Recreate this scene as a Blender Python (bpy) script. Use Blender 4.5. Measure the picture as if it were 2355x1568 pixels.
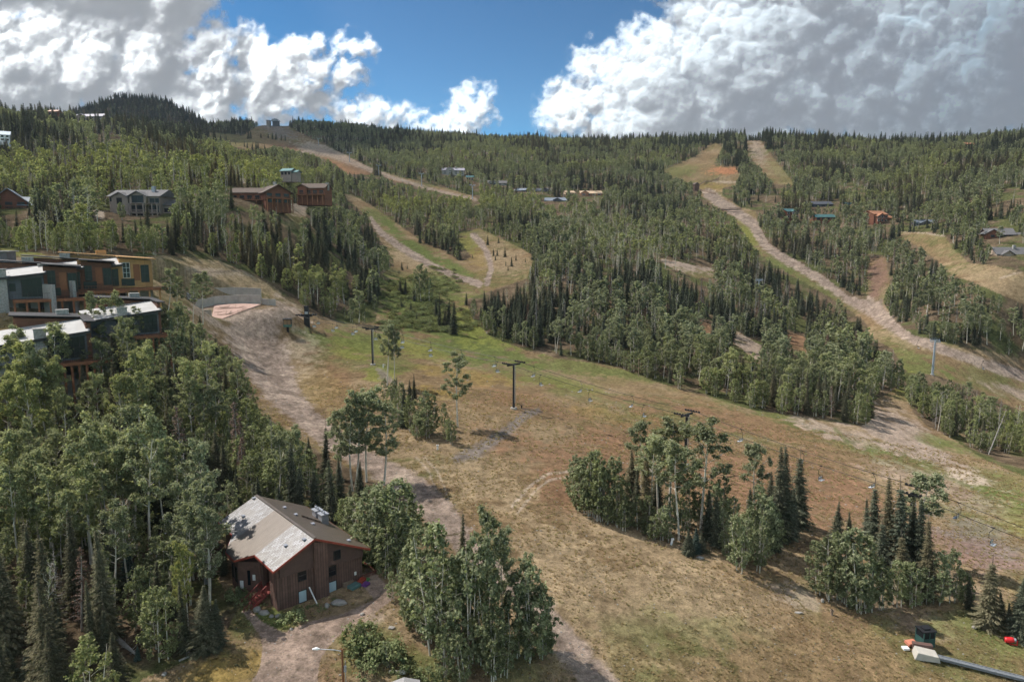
import bpy, bmesh, math, random
import numpy as np
from mathutils import Vector, Matrix
R = math.radians
random.seed(7)
rng = np.random.default_rng(7)
sc = bpy.context.scene
for o in list(bpy.data.objects):
    bpy.data.objects.remove(o)
col = sc.collection

# ------------------------------------------------------------------ camera
CAMZ = 50.0
TH = R(8.0)
FPX, CU, CV = 1569.33, 1177.0, 784.0          # photograph measured on a 2354 x 1568 grid
cd = bpy.data.cameras.new('camera')
cd.lens = 24.0
cd.sensor_width = 36.0
cd.clip_start = 0.5
cd.clip_end = 40000
cam = bpy.data.objects.new('camera', cd)
cam.location = (0, 0, CAMZ)
cam.rotation_euler = (R(90) - TH, 0, 0)
col.objects.link(cam)
sc.camera = cam

# ------------------------------------------------------------------ sun, exposure
SUN_EL = R(52)
SX, SY = -0.88, 0.42                            # towards the sun, seen from above
SUNV = Vector((SX * math.cos(SUN_EL), SY * math.cos(SUN_EL), math.sin(SUN_EL))).normalized()
sd = bpy.data.lights.new('sun', 'SUN')
sd.energy = 4.3
sd.angle = R(0.5)
sd.color = (1.0, 0.955, 0.89)
sun = bpy.data.objects.new('sun', sd)
sun.rotation_euler = SUNV.to_track_quat('Z', 'Y').to_euler()
col.objects.link(sun)
sc.view_settings.view_transform = 'Standard'
sc.view_settings.look = 'None'
sc.view_settings.exposure = 0.62
sc.view_settings.gamma = 1.0
sc.view_settings.use_curve_mapping = False
sc.cycles.max_bounces = 5
sc.cycles.diffuse_bounces = 2
sc.cycles.transmission_bounces = 2
sc.cycles.glossy_bounces = 2
sc.cycles.transparent_max_bounces = 4
sc.cycles.use_adaptive_sampling = True
sc.cycles.adaptive_threshold = 0.01
sc.cycles.use_denoising = True
sc.cycles.sample_clamp_indirect = 2.5


def ray(u, v):
    """pixel -> (x/y, z/y) of its line of sight"""
    rx = (u - CU) / FPX
    uy = (CV - v) / FPX
    y = math.cos(TH) + uy * math.sin(TH)
    return rx / y, (-math.sin(TH) + uy * math.cos(TH)) / y


def proj(X, Y, Z):
    z = Z - CAMZ
    d = Y * math.cos(TH) - z * math.sin(TH)
    up = Y * math.sin(TH) + z * math.cos(TH)
    return CU + FPX * X / d, CV - FPX * up / d


# ------------------------------------------------------------------ world: sky texture with clouds
class NT:
    """small helper for node trees"""
    def __init__(s, tree):
        s.t = tree
        s.n = tree.nodes
        s.l = tree.links

    def add(s, typ, ins=None, **kw):
        nd = s.n.new(typ)
        for k, v in kw.items():
            setattr(nd, k, v)
        if ins:
            for k, v in ins.items():
                s.put(nd.inputs[k], v)
        return nd

    def put(s, sock, v):
        if isinstance(v, bpy.types.NodeSocket):
            s.l.new(v, sock)
        elif v is not None:
            sock.default_value = v

    def m(s, op, a, b=None, c=None, clamp=False):
        nd = s.n.new('ShaderNodeMath')
        nd.operation = op
        nd.use_clamp = clamp
        for i, v in enumerate((a, b, c)):
            if v is not None:
                s.put(nd.inputs[i], v)
        return nd.outputs[0]

    def vm(s, op, a, b=None, out=0):
        nd = s.n.new('ShaderNodeVectorMath')
        nd.operation = op
        s.put(nd.inputs[0], a)
        if b is not None:
            s.put(nd.inputs[1], b)
        return nd.outputs[out]

    def mix(s, f, a, b, blend='MIX'):
        nd = s.n.new('ShaderNodeMix')
        nd.data_type = 'RGBA'
        nd.blend_type = blend
        s.put(nd.inputs[0], f)
        s.put(nd.inputs[6], a)
        s.put(nd.inputs[7], b)
        return nd.outputs[2]

    def ramp(s, f, lo, hi, a=0.0, b=1.0, smooth=True):
        nd = s.n.new('ShaderNodeMapRange')
        nd.interpolation_type = 'SMOOTHSTEP' if smooth else 'LINEAR'
        for i, v in enumerate((f, lo, hi, a, b)):
            s.put(nd.inputs[i], v)
        return nd.outputs[0]

    def noise(s, vec, scale, detail=6.0, rough=0.55, dist=0.0, lac=2.0, out=0):
        nd = s.n.new('ShaderNodeTexNoise')
        s.put(nd.inputs['Vector'], vec)
        nd.inputs['Scale'].default_value = scale
        nd.inputs['Detail'].default_value = detail
        nd.inputs['Roughness'].default_value = rough
        nd.inputs['Lacunarity'].default_value = lac
        nd.inputs['Distortion'].default_value = dist
        return nd.outputs[out]


def c3(r, g, b):
    return (r, g, b, 1.0)



def build_world():
    w = bpy.data.worlds.new('World')
    sc.world = w
    w.use_nodes = True
    w.node_tree.nodes.clear()
    t = NT(w.node_tree)
    sky = t.add('ShaderNodeTexSky', sky_type='NISHITA', sun_disc=False)
    sky.sun_elevation = SUN_EL
    sky.sun_rotation = math.atan2(SX, SY)
    sky.air_density = 1.0
    sky.dust_density = 0.3
    sky.ozone_density = 3.5
    sky.altitude = 3000
    gm = t.add('ShaderNodeGamma', {'Color': sky.outputs[0], 'Gamma': 1.55})       # clear mountain air: a deeper blue
    tint = t.mix(1.0, gm.outputs[0], c3(.205, .300, .242), 'MULTIPLY')
    bg = t.add('ShaderNodeBackground', {'Color': tint, 'Strength': 0.128})
    t.l.new(bg.outputs[0], t.add('ShaderNodeOutputWorld').inputs[0])


build_world()

# ------------------------------------------------------------------ noise for layout work
_T = rng.random((256, 256)).astype(np.float32)


def vnoise(x, y):
    xi = np.floor(x).astype(np.int64)
    yi = np.floor(y).astype(np.int64)
    fx = x - xi
    fy = y - yi
    fx = fx * fx * fx * (fx * (fx * 6 - 15) + 10)
    fy = fy * fy * fy * (fy * (fy * 6 - 15) + 10)
    x0, x1, y0, y1 = xi & 255, (xi + 1) & 255, yi & 255, (yi + 1) & 255
    a = _T[x0, y0] * (1 - fx) + _T[x1, y0] * fx
    b = _T[x0, y1] * (1 - fx) + _T[x1, y1] * fx
    return a * (1 - fy) + b * fy


def fbm(x, y, o=5, rough=0.5, seed=0.0):
    """0..1, mean 0.5"""
    x = np.asarray(x, dtype=np.float64) + seed * 17.3
    y = np.asarray(y, dtype=np.float64) - seed * 9.1
    s = 0
    w = 1.0
    tot = 0.0
    for i in range(o):
        s = s + w * vnoise(x, y)
        tot += w
        w *= rough
        x, y = (x * 1.62 + y * 1.18) + 11.7, (y * 1.62 - x * 1.18) + 5.3
    return s / tot


def sstep(x, a, b):
    t = np.clip((x - a) / (b - a), 0, 1)
    return t * t * (3 - 2 * t)


def mesh_grid(name, P, keep=None):
    """P: (n, m, 3) grid of points -> mesh of quads; keep: (n-1, m-1) mask"""
    n, m = P.shape[:2]
    idx = np.arange(n * m).reshape(n, m)
    q = np.stack([idx[:-1, :-1], idx[:-1, 1:], idx[1:, 1:], idx[1:, :-1]], -1)
    q = q[keep] if keep is not None else q.reshape(-1, 4)
    used = np.unique(q)
    re = np.full(n * m, -1, np.int64)
    re[used] = np.arange(len(used))
    return raw_mesh(name, P.reshape(-1, 3)[used], re[q]), used


def raw_mesh(name, V, Fq, mats=None, smooth=True):
    """V (n,3), Fq (k,3 or 4) arrays -> mesh"""
    me = bpy.data.meshes.new(name)
    V = np.asarray(V, np.float32)
    Fq = np.asarray(Fq, np.int32)
    k, w = Fq.shape
    me.vertices.add(len(V))
    me.vertices.foreach_set('co', V.ravel())
    me.loops.add(k * w)
    me.loops.foreach_set('vertex_index', Fq.ravel())
    me.polygons.add(k)
    me.polygons.foreach_set('loop_start', np.arange(0, k * w, w, dtype=np.int32))
    if mats is not None:
        me.polygons.foreach_set('material_index', np.asarray(mats, np.int32))
    me.update(calc_edges=True)
    me.polygons.foreach_set('use_smooth', np.full(k, smooth))
    return me


def fattr(me, name, vals, dom='POINT'):
    a = me.attributes.new(name, 'FLOAT', dom)
    a.data.foreach_set('value', np.asarray(vals, np.float32))


def cattr(me, name, rgb, dom='POINT'):
    a = me.attributes.new(name, 'FLOAT_COLOR', dom)
    n = len(rgb)
    b = np.ones((n, 4), np.float32)
    b[:, :3] = rgb
    a.data.foreach_set('color', b.ravel())


def tag(o, label=None, cat=None, group=None, kind=None):
    for k, v in (('label', label), ('category', cat), ('group', group), ('kind', kind)):
        if v:
            o[k] = v
    return o


def link(name, me, mat=None, parent=None):
    o = bpy.data.objects.new(name, me)
    col.objects.link(o)
    if mat is not None:
        for mm in (mat if isinstance(mat, (list, tuple)) else [mat]):
            if len(me.materials) < 8 and mm.name not in [x.name for x in me.materials if x]:
                me.materials.append(mm)
    if parent is not None:
        o.parent = parent
    return o


# ------------------------------------------------------------------ clouds: heaps of billows far behind the ridge, lit by the sun, billow shade baked into the colour
# (u, v, ru, rv, billow radius, count)
CLOUDS = [
    (60, 150, 330, 150, 75, 60), (330, 165, 330, 95, 60, 60), (560, 180, 230, 62, 45, 40), (240, 20, 210, 90, 60, 40), (150, -140, 420, 160, 110, 30),
    (740, 180, 100, 26, 26, 20), (800, 120, 38, 14, 20, 9), (640, 245, 150, 36, 36, 30), (700, 225, 60, 24, 26, 10), (830, 270, 90, 22, 24, 22), (120, 280, 400, 70, 50, 50),
    (1000, 292, 120, 16, 18, 26), (1080, 268, 42, 30, 22, 16), (1085, 226, 34, 12, 16, 7), (450, 190, 90, 40, 40, 12),
    (1410, 262, 120, 60, 45, 40), (1590, 210, 190, 100, 65, 50), (1480, 100, 45, 22, 26, 10), (1375, 140, 50, 22, 30, 8), (1760, 120, 190, 110, 75, 50), (1730, 30, 60, 34, 34, 14), (1620, 60, 50, 30, 30, 10),
    (2050, 120, 330, 150, 100, 60), (2350, 110, 330, 180, 110, 50), (1900, 260, 560, 60, 60, 70), (2150, -120, 620, 130, 120, 40), (2700, 150, 300, 200, 110, 30), (-350, 150, 300, 200, 110, 30),
]


CLO_A, CLO_B = 1.42, .10


def build_clouds():
    st = 2.0
    us = np.arange(-700, 3060, st)
    vs = np.arange(-330, 360, st)
    U, Vv = np.meshgrid(us, vs)                 # rows: v
    wx = (fbm(U / 70, Vv / 70, 5, .55, 1) - .5) * 60
    wy = (fbm(U / 70, Vv / 70, 5, .55, 2) - .5) * 60
    Uw, Vw = U + wx, Vv + wy
    H = np.full(U.shape, -1e3)
    cov = np.full(U.shape, -1.0)
    r_ = np.random.default_rng(21)
    sph = []
    for (u, v, ru, rv, br, n) in CLOUDS:
        for i in range(n):
            a = r_.random() * 6.283
            q = math.sqrt(r_.random())
            x, y = u + ru * q * math.cos(a), v + rv * q * math.sin(a)
            rr = br * (0.55 + 0.75 * r_.random())
            z = (1 - q * q) * min(ru, rv) * .9 + r_.random() * br * .6
            sph.append((x, y, z, rr))
            for j in range(9):                   # smaller billows on each
                t1, t2 = r_.random() * 6.283, r_.random() * 1.4
                r2 = rr * (.22 + .26 * r_.random())
                sph.append((x + rr * .92 * math.cos(t1) * math.sin(t2), y - rr * .92 * abs(math.sin(t1)) * math.sin(t2) * (1 if r_.random() < .75 else -1), z + rr * .92 * math.cos(t2), r2))
    for (x, y, z, rr) in sph:
        g = rr + 45
        i0, i1 = int(max(0, (y - g - vs[0]) / st)), int(min(len(vs), (y + g - vs[0]) / st))
        j0, j1 = int(max(0, (x - g - us[0]) / st)), int(min(len(us), (x + g - us[0]) / st))
        if i1 <= i0 or j1 <= j0:
            continue
        sl = (slice(i0, i1), slice(j0, j1))
        d2 = (Uw[sl] - x) ** 2 + (Vw[sl] - y) ** 2
        h = z + np.sqrt(np.maximum(rr * rr - d2, 0)) - np.maximum(np.sqrt(d2) - rr, 0) * 1.5
        H[sl] = np.maximum(H[sl], h)
        cov[sl] = np.maximum(cov[sl], (rr - np.sqrt(d2)) / 26.0)
    H = np.where(H < -200, 0, H)

    def blur(A, n):
        A = A.copy()
        for _ in range(n):
            A[1:-1, 1:-1] = (A[1:-1, 1:-1] * 2 + A[:-2, 1:-1] + A[2:, 1:-1] + A[1:-1, :-2] + A[1:-1, 2:]) / 6
        return A
    f1 = fbm(U / 34, Vv / 34, 6, .55, 3)
    Hd = blur(H, 3) + (f1 - .5) * 46 + (fbm(U / 95, Vv / 80, 4, .5, 15) - .5) * 60
    # baked self-shadow: cloud standing toward the sun darkens the colour, billow tops stay bright
    self_shade = np.zeros_like(H)
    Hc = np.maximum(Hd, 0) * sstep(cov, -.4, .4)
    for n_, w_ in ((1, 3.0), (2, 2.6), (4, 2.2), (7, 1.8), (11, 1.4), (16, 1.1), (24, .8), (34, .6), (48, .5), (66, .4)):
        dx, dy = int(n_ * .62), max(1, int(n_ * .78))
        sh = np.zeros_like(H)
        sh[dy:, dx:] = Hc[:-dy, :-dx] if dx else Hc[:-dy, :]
        self_shade += w_ * np.clip(sh - Hc * .97 + 2, 0, 60)
    self_shade = self_shade / 42 * (.55 + 1.0 * fbm(U / 170, Vv / 120, 3, .5, 14))
    # the mesh itself is smoothed; billow shading stays in the colour
    H = blur(H, 90)
    dens = cov + (fbm(U / 22, Vv / 22, 6, .6, 5) - .5) * 2.6
    alpha = sstep(blur(dens, 1), -.6, 1.15) * sstep(cov, -1.0, -.4)
    # direction of every grid point
    rx = (U - CU) / FPX
    uy = (CV - Vv) / FPX
    y = math.cos(TH) + uy * math.sin(TH)
    z = -math.sin(TH) + uy * math.cos(TH)
    L = np.sqrt(rx ** 2 + y ** 2 + z ** 2)
    D = 11000.0
    rad = D - H * D / FPX * .04
    P = np.stack([rx / L * rad, y / L * rad, z / L * rad + CAMZ], -1)
    keep = (alpha[:-1, :-1] > .01) | (alpha[1:, 1:] > .01) | (alpha[:-1, 1:] > .01) | (alpha[1:, :-1] > .01)
    me, used = mesh_grid('clouds', P[::-1], keep[::-1])
    fattr(me, 'cover', alpha[::-1].ravel()[used])
    fattr(me, 'baked_shade', self_shade[::-1].ravel()[used])
    mat = bpy.data.materials.new('cloud')
    mat.use_nodes = True
    mat.node_tree.nodes.clear()
    t = NT(mat.node_tree)
    al = t.add('ShaderNodeAttribute', attribute_name='cover').outputs['Fac']
    co = t.add('ShaderNodeAttribute', attribute_name='baked_shade').outputs['Fac']
    ex = t.m('ADD', t.m('MULTIPLY', t.m('EXPONENT', t.m('MULTIPLY', co, -.55)), CLO_A), CLO_B)  # painted self-shadow dims the translucent colour
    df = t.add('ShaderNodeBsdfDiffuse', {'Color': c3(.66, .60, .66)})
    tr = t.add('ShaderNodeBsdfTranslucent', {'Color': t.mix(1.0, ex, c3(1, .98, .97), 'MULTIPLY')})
    mx = t.add('ShaderNodeAddShader', {0: df.outputs[0], 1: tr.outputs[0]})
    tp = t.add('ShaderNodeBsdfTransparent')
    ms = t.add('ShaderNodeMixShader', {0: al, 1: tp.outputs[0], 2: mx.outputs[0]})
    t.l.new(ms.outputs[0], t.add('ShaderNodeOutputMaterial').inputs[0])
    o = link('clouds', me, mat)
    tag(o, 'heaped white and grey cumulus clouds above the ridge', kind='stuff')

    # a low cloud beyond the upper left corner; its shadow lies on the far peak
    mb = bmesh.new()
    rr = random.Random(4)
    for i in range(46):
        a, q = rr.random() * 6.28, math.sqrt(rr.random())
        c = Vector((-1800 + 480 * q * math.cos(a), 2120 + 700 * q * math.sin(a), 1760 + 90 * (1 - q) + 40 * rr.random()))
        r0 = 110 + 90 * rr.random()
        g = bmesh.ops.create_icosphere(mb, subdivisions=3, radius=r0)
        for v in g['verts']:
            v.co = Vector((v.co.x, v.co.y, v.co.z * .7)) + c
    m2 = bpy.data.meshes.new('clouds')
    mb.to_mesh(m2)
    mb.free()
    m2.polygons.foreach_set('use_smooth', [True] * len(m2.polygons))
    fattr(m2, 'cover', np.full(len(m2.vertices), .85))
    fattr(m2, 'baked_shade', np.full(len(m2.vertices), 1.5))
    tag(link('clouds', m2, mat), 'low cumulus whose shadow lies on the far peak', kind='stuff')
    # added unseen cumulus behind and to the sides, reflecting white fill light
    az = np.radians(np.arange(52, 292, .8))
    el = np.radians(np.arange(7, 66, .8))
    A_, E_ = np.meshgrid(az, el)
    q = fbm(A_ * 3.2, E_ * 4.5, 5, .55, 7)
    q2 = 1 - np.abs(2 * fbm(A_ * 9, E_ * 12, 4, .5, 8) - 1) * 1.6
    al2 = sstep(q - .10 * sstep(E_, .5, 1.1), .40, .50)
    rad = 11000 - (q * 2600 + q2 * 350)
    P = np.stack([np.sin(A_) * np.cos(E_) * rad, np.cos(A_) * np.cos(E_) * rad, np.sin(E_) * rad + CAMZ], -1)
    me, used = mesh_grid('fill_clouds', P[:, ::-1], ((al2[:-1, :-1] > .01) | (al2[1:, 1:] > .01))[:, ::-1])
    fattr(me, 'cover', al2[:, ::-1].ravel()[used])
    fattr(me, 'baked_shade', (q[:, ::-1].ravel()[used]) * .8)
    tag(link('clouds', me, mat), 'unseen broken cumulus clouds added round the sky for fill light', kind='stuff')


build_clouds()


# ------------------------------------------------------------------ terrain: ground height from levels read off the slopes
# (u, v, distance ahead in metres)
CTRL = [
    (-200, 1568, 60), (0, 1568, 60), (600, 1568, 60), (1177, 1568, 62), (1800, 1568, 68), (2354, 1568, 72), (2600, 1568, 73),
    (2354, 1350, 92), (700, 1400, 72), (0, 1300, 76), (1177, 1250, 88), (1700, 1300, 89), (2200, 1250, 107), (-250, 1300, 74),
    (1180, 938, 157), (857, 838, 194), (705, 745, 230), (1578, 1100, 126), (2000, 1080, 148), (2354, 1100, 153), (2600, 1100, 155),
    (2000, 980, 185), (1500, 870, 213), (1300, 830, 229), (2354, 850, 297), (2143, 860, 262), (2600, 850, 300), (1950, 740, 375), (1750, 560, 520),
    (1620, 420, 800), (1730, 328, 1050), (2354, 322, 1000), (2600, 310, 1000), (2100, 345, 1030), (2300, 590, 400), (2300, 680, 330), (2200, 530, 480), (2600, 600, 400), (2100, 450, 640),
    (1100, 650, 360), (1130, 560, 470), (870, 500, 560), (870, 400, 800), (730, 330, 1150), (645, 286, 1350), (1200, 330, 1300), (1500, 338, 1250), (920, 312, 1450),
    (-10, 279, 750), (-250, 285, 700), (200, 293, 950), (320, 500, 300), (600, 460, 330), (40, 480, 300), (-250, 480, 290), (880, 600, 400), (750, 700, 270), (500, 380, 560), (200, 380, 480),
    (300, 700, 170), (560, 750, 215), (600, 850, 185), (700, 960, 145), (400, 620, 220), (0, 575, 215), (0, 700, 150), (0, 900, 122), (250, 1000, 118), (-250, 700, 145), (-250, 900, 120),
    (1550, 610, 400), (1300, 440, 750), (1050, 400, 850), (1450, 520, 560), (1600, 745, 290), (1820, 790, 300), (1350, 700, 300), (420, 310, 1500), (540, 300, 1250),
]
_cs, _cl, _cg = [], [], []
for (u, v, Y) in CTRL:
    s_, k_ = ray(u, v)
    _cs.append(s_)
    _cl.append(math.log(Y))
    _cg.append(k_ * Y / (Y + 150))
# beyond each crest the ground falls away; the far peak stands behind
for (u, v, Y) in [(-250, 300, 1100), (0, 300, 1150), (200, 300, 1300), (1200, 345, 1900), (1500, 352, 1800), (1730, 345, 1500), (2100, 360, 1500), (2354, 345, 1450), (2600, 335, 1450), (920, 335, 2000), (645, 310, 1800), (420, 320, 1800)]:
    s_, k_ = ray(u, v)
    _cs.append(s_)
    _cl.append(math.log(Y))
    _cg.append(k_ * Y / (Y + 150))
_cs, _cl, _cg = map(np.array, (_cs, _cl, _cg))
SS = 1.6


def _tps():
    x, y = _cs * SS, _cl
    n = len(x)
    r2 = (x[:, None] - x[None]) ** 2 + (y[:, None] - y[None]) ** 2
    K = np.where(r2 > 0, .5 * r2 * np.log(r2 + 1e-12), 0) + np.eye(n) * .004
    Pm = np.stack([np.ones(n), x, y], 1)
    A = np.block([[K, Pm], [Pm.T, np.zeros((3, 3))]])
    w = np.linalg.solve(A, np.concatenate([_cg, np.zeros(3)]))
    gs = np.linspace(-1.15, 1.15, 231)
    gl = np.linspace(math.log(50), math.log(3000), 300)
    S, Lg = np.meshgrid(gs * SS, gl, indexing='ij')
    out = w[n] + w[n + 1] * S + w[n + 2] * Lg
    for i in range(n):
        q = (S - x[i]) ** 2 + (Lg - y[i]) ** 2
        out = out + w[i] * .5 * q * np.log(q + 1e-12)
    return gs, gl, out


_gs, _gl, _G = _tps()
PADS = []
PEAK = [(330, 236, 2300, 260), (250, 262, 2300, 200), (420, 262, 2250, 200), (520, 292, 2300, 200)]


def hgt(X, Y):
    """ground height (world z) at X, Y"""
    X = np.asarray(X, float)
    Y = np.asarray(Y, float)
    Yc = np.clip(Y, 50, 2990)
    s = np.clip(X / Yc, -1.149, 1.149)
    a = (s - _gs[0]) / (_gs[1] - _gs[0])
    b = (np.log(Yc) - _gl[0]) / (_gl[1] - _gl[0])
    i = np.clip(a.astype(int), 0, len(_gs) - 2)
    j = np.clip(b.astype(int), 0, len(_gl) - 2)
    fa, fb = a - i, b - j
    g = (_G[i, j] * (1 - fa) + _G[i + 1, j] * fa) * (1 - fb) + (_G[i, j + 1] * (1 - fa) + _G[i + 1, j + 1] * fa) * fb
    z = g * (Yc + 150)
    # the far peak, a cone with shoulders
    px, py, ph = -1195.0, 2300.0, 486.0
    d = np.sqrt(((X - px) / 1.0) ** 2 + ((Y - py) / 1.0) ** 2)
    pk = ph - d * .52 - 14 * np.exp(-(d / 60) ** 2) + (fbm(X / 160, Y / 160, 3, .5, 9) - .5) * 60
    z = np.where(Y > 1550, np.maximum(np.minimum(z, 330 + 0 * z), pk), z)
    for (cx, cy, ra, rb, an, pz, sl) in PADS:
        dx, dy = X - cx, Y - cy
        a_ = (dx * math.cos(an) + dy * math.sin(an)) / ra
        b_ = (dy * math.cos(an) - dx * math.sin(an)) / rb
        m = 1 - sstep(np.sqrt(a_ ** 2 + b_ ** 2), .93, np.where(b_ > .2, 1.13, 1.75))
        z = z + (pz + sl * dy - z) * m
    amp = np.clip((Y - 60) / 900, 0.0, 1)
    z = z + (fbm(X / 70, Y / 70, 3, .5, 12) - .5) * 14 * amp + (fbm(X / 9, Y / 9, 3, .5, 13) - .5) * .55
    return z + CAMZ


def ground_at(u, v):
    """first ground point along the line of sight through photograph position u, v"""
    s, k = ray(u, v)
    Y = np.exp(np.linspace(math.log(52), math.log(2950), 1500))
    kk = (hgt(s * Y, Y) - CAMZ) / Y
    hit = np.nonzero(kk >= k)[0]
    i = hit[0] if len(hit) else int(np.argmax(kk))
    y = Y[i]
    if len(hit) and i > 0:
        k0, k1 = kk[i - 1], kk[i]
        y = Y[i - 1] + (Y[i] - Y[i - 1]) * (k - k0) / (k1 - k0 + 1e-9)
    return float(s * y), float(y), float(hgt(s * y, y))


def add_pad(u, v, ra, rb, an, dz=0.0, du=0.0, dx=0.0, sl=0.0):
    x, y, z = ground_at(u, v)
    PADS.append((x + dx, y + du, ra, rb, an, z - CAMZ + dz + sl * du, sl))


add_pad(528, 730, 18, 13, R(8), -.15, 11, -8, .16)


def build_ground():
    ss = np.concatenate([np.linspace(-1.5, -.82, 40)[:-1], np.linspace(-.82, .82, 1000), np.linspace(.82, 1.5, 40)[1:]])
    Y = np.concatenate([np.linspace(-60, 50, 12)[:-1], np.exp(np.linspace(math.log(50), math.log(2980), 900)), np.array([4000, 8000, 14000.])])
    S, YY = np.meshgrid(ss, Y)
    XX = S * np.maximum(YY, 50)
    Z = hgt(XX, YY)
    Z = np.where(YY > 3200, CAMZ - 60, Z)
    P = np.stack([XX, YY, Z], -1)
    return P



# ------------------------------------------------------------------ what lies where on the slopes (open ground, photograph grid)
OPEN = [
    # meadow, road and the two runs above it
    [(455, 745), (500, 700), (560, 700), (600, 655), (660, 690), (700, 712), (790, 745), (862, 742), (872, 690), (868, 640), (905, 612), (905, 595), (878, 560), (848, 500), (800, 462), (785, 445),
     (812, 448), (862, 478), (900, 505), (960, 548), (1060, 600), (1085, 592), (1045, 540), (1100, 526), (1180, 562), (1230, 590), (1212, 640), (1150, 662), (1085, 685), (1070, 690), (1085, 730),
     (1130, 777), (1210, 805), (1300, 828), (1400, 838), (1480, 866), (1560, 895), (1650, 918), (1740, 945), (1830, 955), (1900, 970), (1990, 978), (2008, 960), (2000, 925), (2040, 905), (2075, 885), (2100, 950), (2130, 978),
     (2200, 1015), (2260, 1055), (2354, 1095), (2700, 1200), (2800, 1900), (1250, 1900), (1240, 1400), (1180, 1235), (1080, 1220), (1010, 1232), (960, 1195), (925, 1140), (830, 1090), (745, 1045), (690, 1010),
     (600, 950), (572, 880), (520, 800)],
    [(-20, 1900), (330, 1560), (500, 1490), (545, 1400), (500, 1330), (540, 1230), (640, 1280), (830, 1300), (900, 1310), (960, 1205), (1010, 1235), (1080, 1222), (1180, 1237), (1242, 1400), (1252, 1570), (1260, 1900)],      # yard
    [(330, 588), (420, 588), (500, 600), (560, 622), (640, 665), (660, 700), (450, 770), (430, 720), (330, 700), (200, 740), (0, 790), (-150, 800), (-150, 590), (0, 570), (60, 580), (180, 590)],
    [(380, 290), (440, 293), (480, 306), (560, 312), (600, 284), (655, 286), (700, 312), (740, 330), (800, 360), (850, 385), (900, 402), (990, 424), (1090, 452), (1110, 465), (1085, 462), (960, 430), (905, 418), (870, 402),
     (845, 402), (800, 400), (760, 372), (700, 352), (640, 338), (570, 348), (520, 330), (470, 312)],
    [(1520, 392), (1560, 378), (1600, 358), (1636, 334), (1645, 330), (1660, 340), (1640, 380), (1690, 385), (1700, 402), (1690, 425), (1640, 440), (1590, 422), (1540, 405)],
    [(1715, 326), (1750, 324), (1762, 345), (1790, 378), (1830, 428), (1780, 424), (1756, 398), (1722, 360)],
    [(1604, 425), (1660, 432), (1662, 450), (1700, 476), (1738, 486), (1745, 520), (1768, 560), (1830, 598), (1900, 640), (1950, 680), (1992, 690), (1994, 592), (2036, 592), (2045, 650), (2030, 695), (2060, 740), (2095, 768),
     (2160, 785), (2230, 800), (2420, 838), (2420, 960), (2354, 948), (2230, 890), (2150, 862), (2085, 858), (2050, 800), (2000, 775), (1990, 740), (1935, 700), (1850, 650), (1780, 610), (1735, 575), (1705, 530), (1690, 500), (1650, 480), (1610, 450)],
    [(2050, 532), (2110, 534), (2172, 542), (2190, 572), (2230, 606), (2290, 612), (2420, 640), (2420, 720), (2330, 690), (2250, 655), (2190, 632), (2130, 580)],
    [(1498, 585), (1560, 602), (1640, 618), (1642, 640), (1600, 640), (1530, 610)],
    [(1590, 735), (1640, 745), (1655, 770), (1610, 765)], [(1805, 760), (1850, 775), (1860, 812), (1820, 800)], [(1690, 760), (1760, 800), (1740, 830), (1690, 790)],
    [(520, 408), (580, 412), (592, 424), (525, 420)], [(640, 470), (700, 468), (720, 480), (700, 500), (690, 530), (650, 520)],
    [(375, 290), (420, 291), (430, 300), (385, 302)],
    [(2180, 980), (2230, 1000), (2225, 1012)],
    [(210, 480), (240, 486), (240, 505), (215, 505)],
]
ROADS = [   # centre line with half width in photograph units
    [(585, 780, 62), (610, 830, 55), (635, 875, 44), (668, 925, 30), (720, 975, 27), (770, 1015, 26), (850, 1065, 27), (920, 1105, 30), (975, 1145, 38), (1030, 1205, 34), (1100, 1290, 28), (1180, 1350, 28), (1245, 1400, 28), (1300, 1470, 30), (1375, 1568, 36), (1440, 1660, 40)],
    [(852, 503, 5), (875, 535, 7), (930, 575, 8), (990, 610, 7), (1060, 640, 6), (1100, 652, 8)],
    [(1090, 542, 8), (1108, 562, 7), (1124, 590, 6), (1130, 620, 5), (1118, 652, 7)],
    [(1628, 445, 12), (1655, 465, 12), (1695, 490, 11), (1733, 517, 12), (1757, 560, 11), (1800, 590, 13), (1860, 622, 14), (1905, 648, 15), (1960, 685, 18), (2010, 712, 19), (2050, 745, 16), (2100, 778, 12), (2200, 815, 10), (2354, 865, 13), (2480, 900, 13)],
]
DRIVE = [(557, 1404), (575, 1403), (605, 1430), (650, 1453), (704, 1432), (780, 1412), (860, 1378), (838, 1350), (825, 1325), (840, 1305), (860, 1315), (890, 1345), (905, 1370), (890, 1388), (803, 1438), (764, 1474), (735, 1515), (731, 1568), (735, 1900), (540, 1900), (575, 1568), (598, 1530), (603, 1496), (596, 1457)]


def inpoly(u, v, poly):
    u = np.asarray(u, float)
    v = np.asarray(v, float)
    r = np.zeros(u.shape, bool)
    n = len(poly)
    for i in range(n):
        x0, y0 = poly[i]
        x1, y1 = poly[(i + 1) % n]
        if y0 == y1:
            continue
        c = ((y0 > v) != (y1 > v)) & (u < (x1 - x0) * (v - y0) / (y1 - y0) + x0)
        r ^= c
    return r


def is_open(u, v):
    r = np.zeros(np.shape(u), bool)
    for p in OPEN:
        r |= inpoly(u, v, p)
    return r


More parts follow.
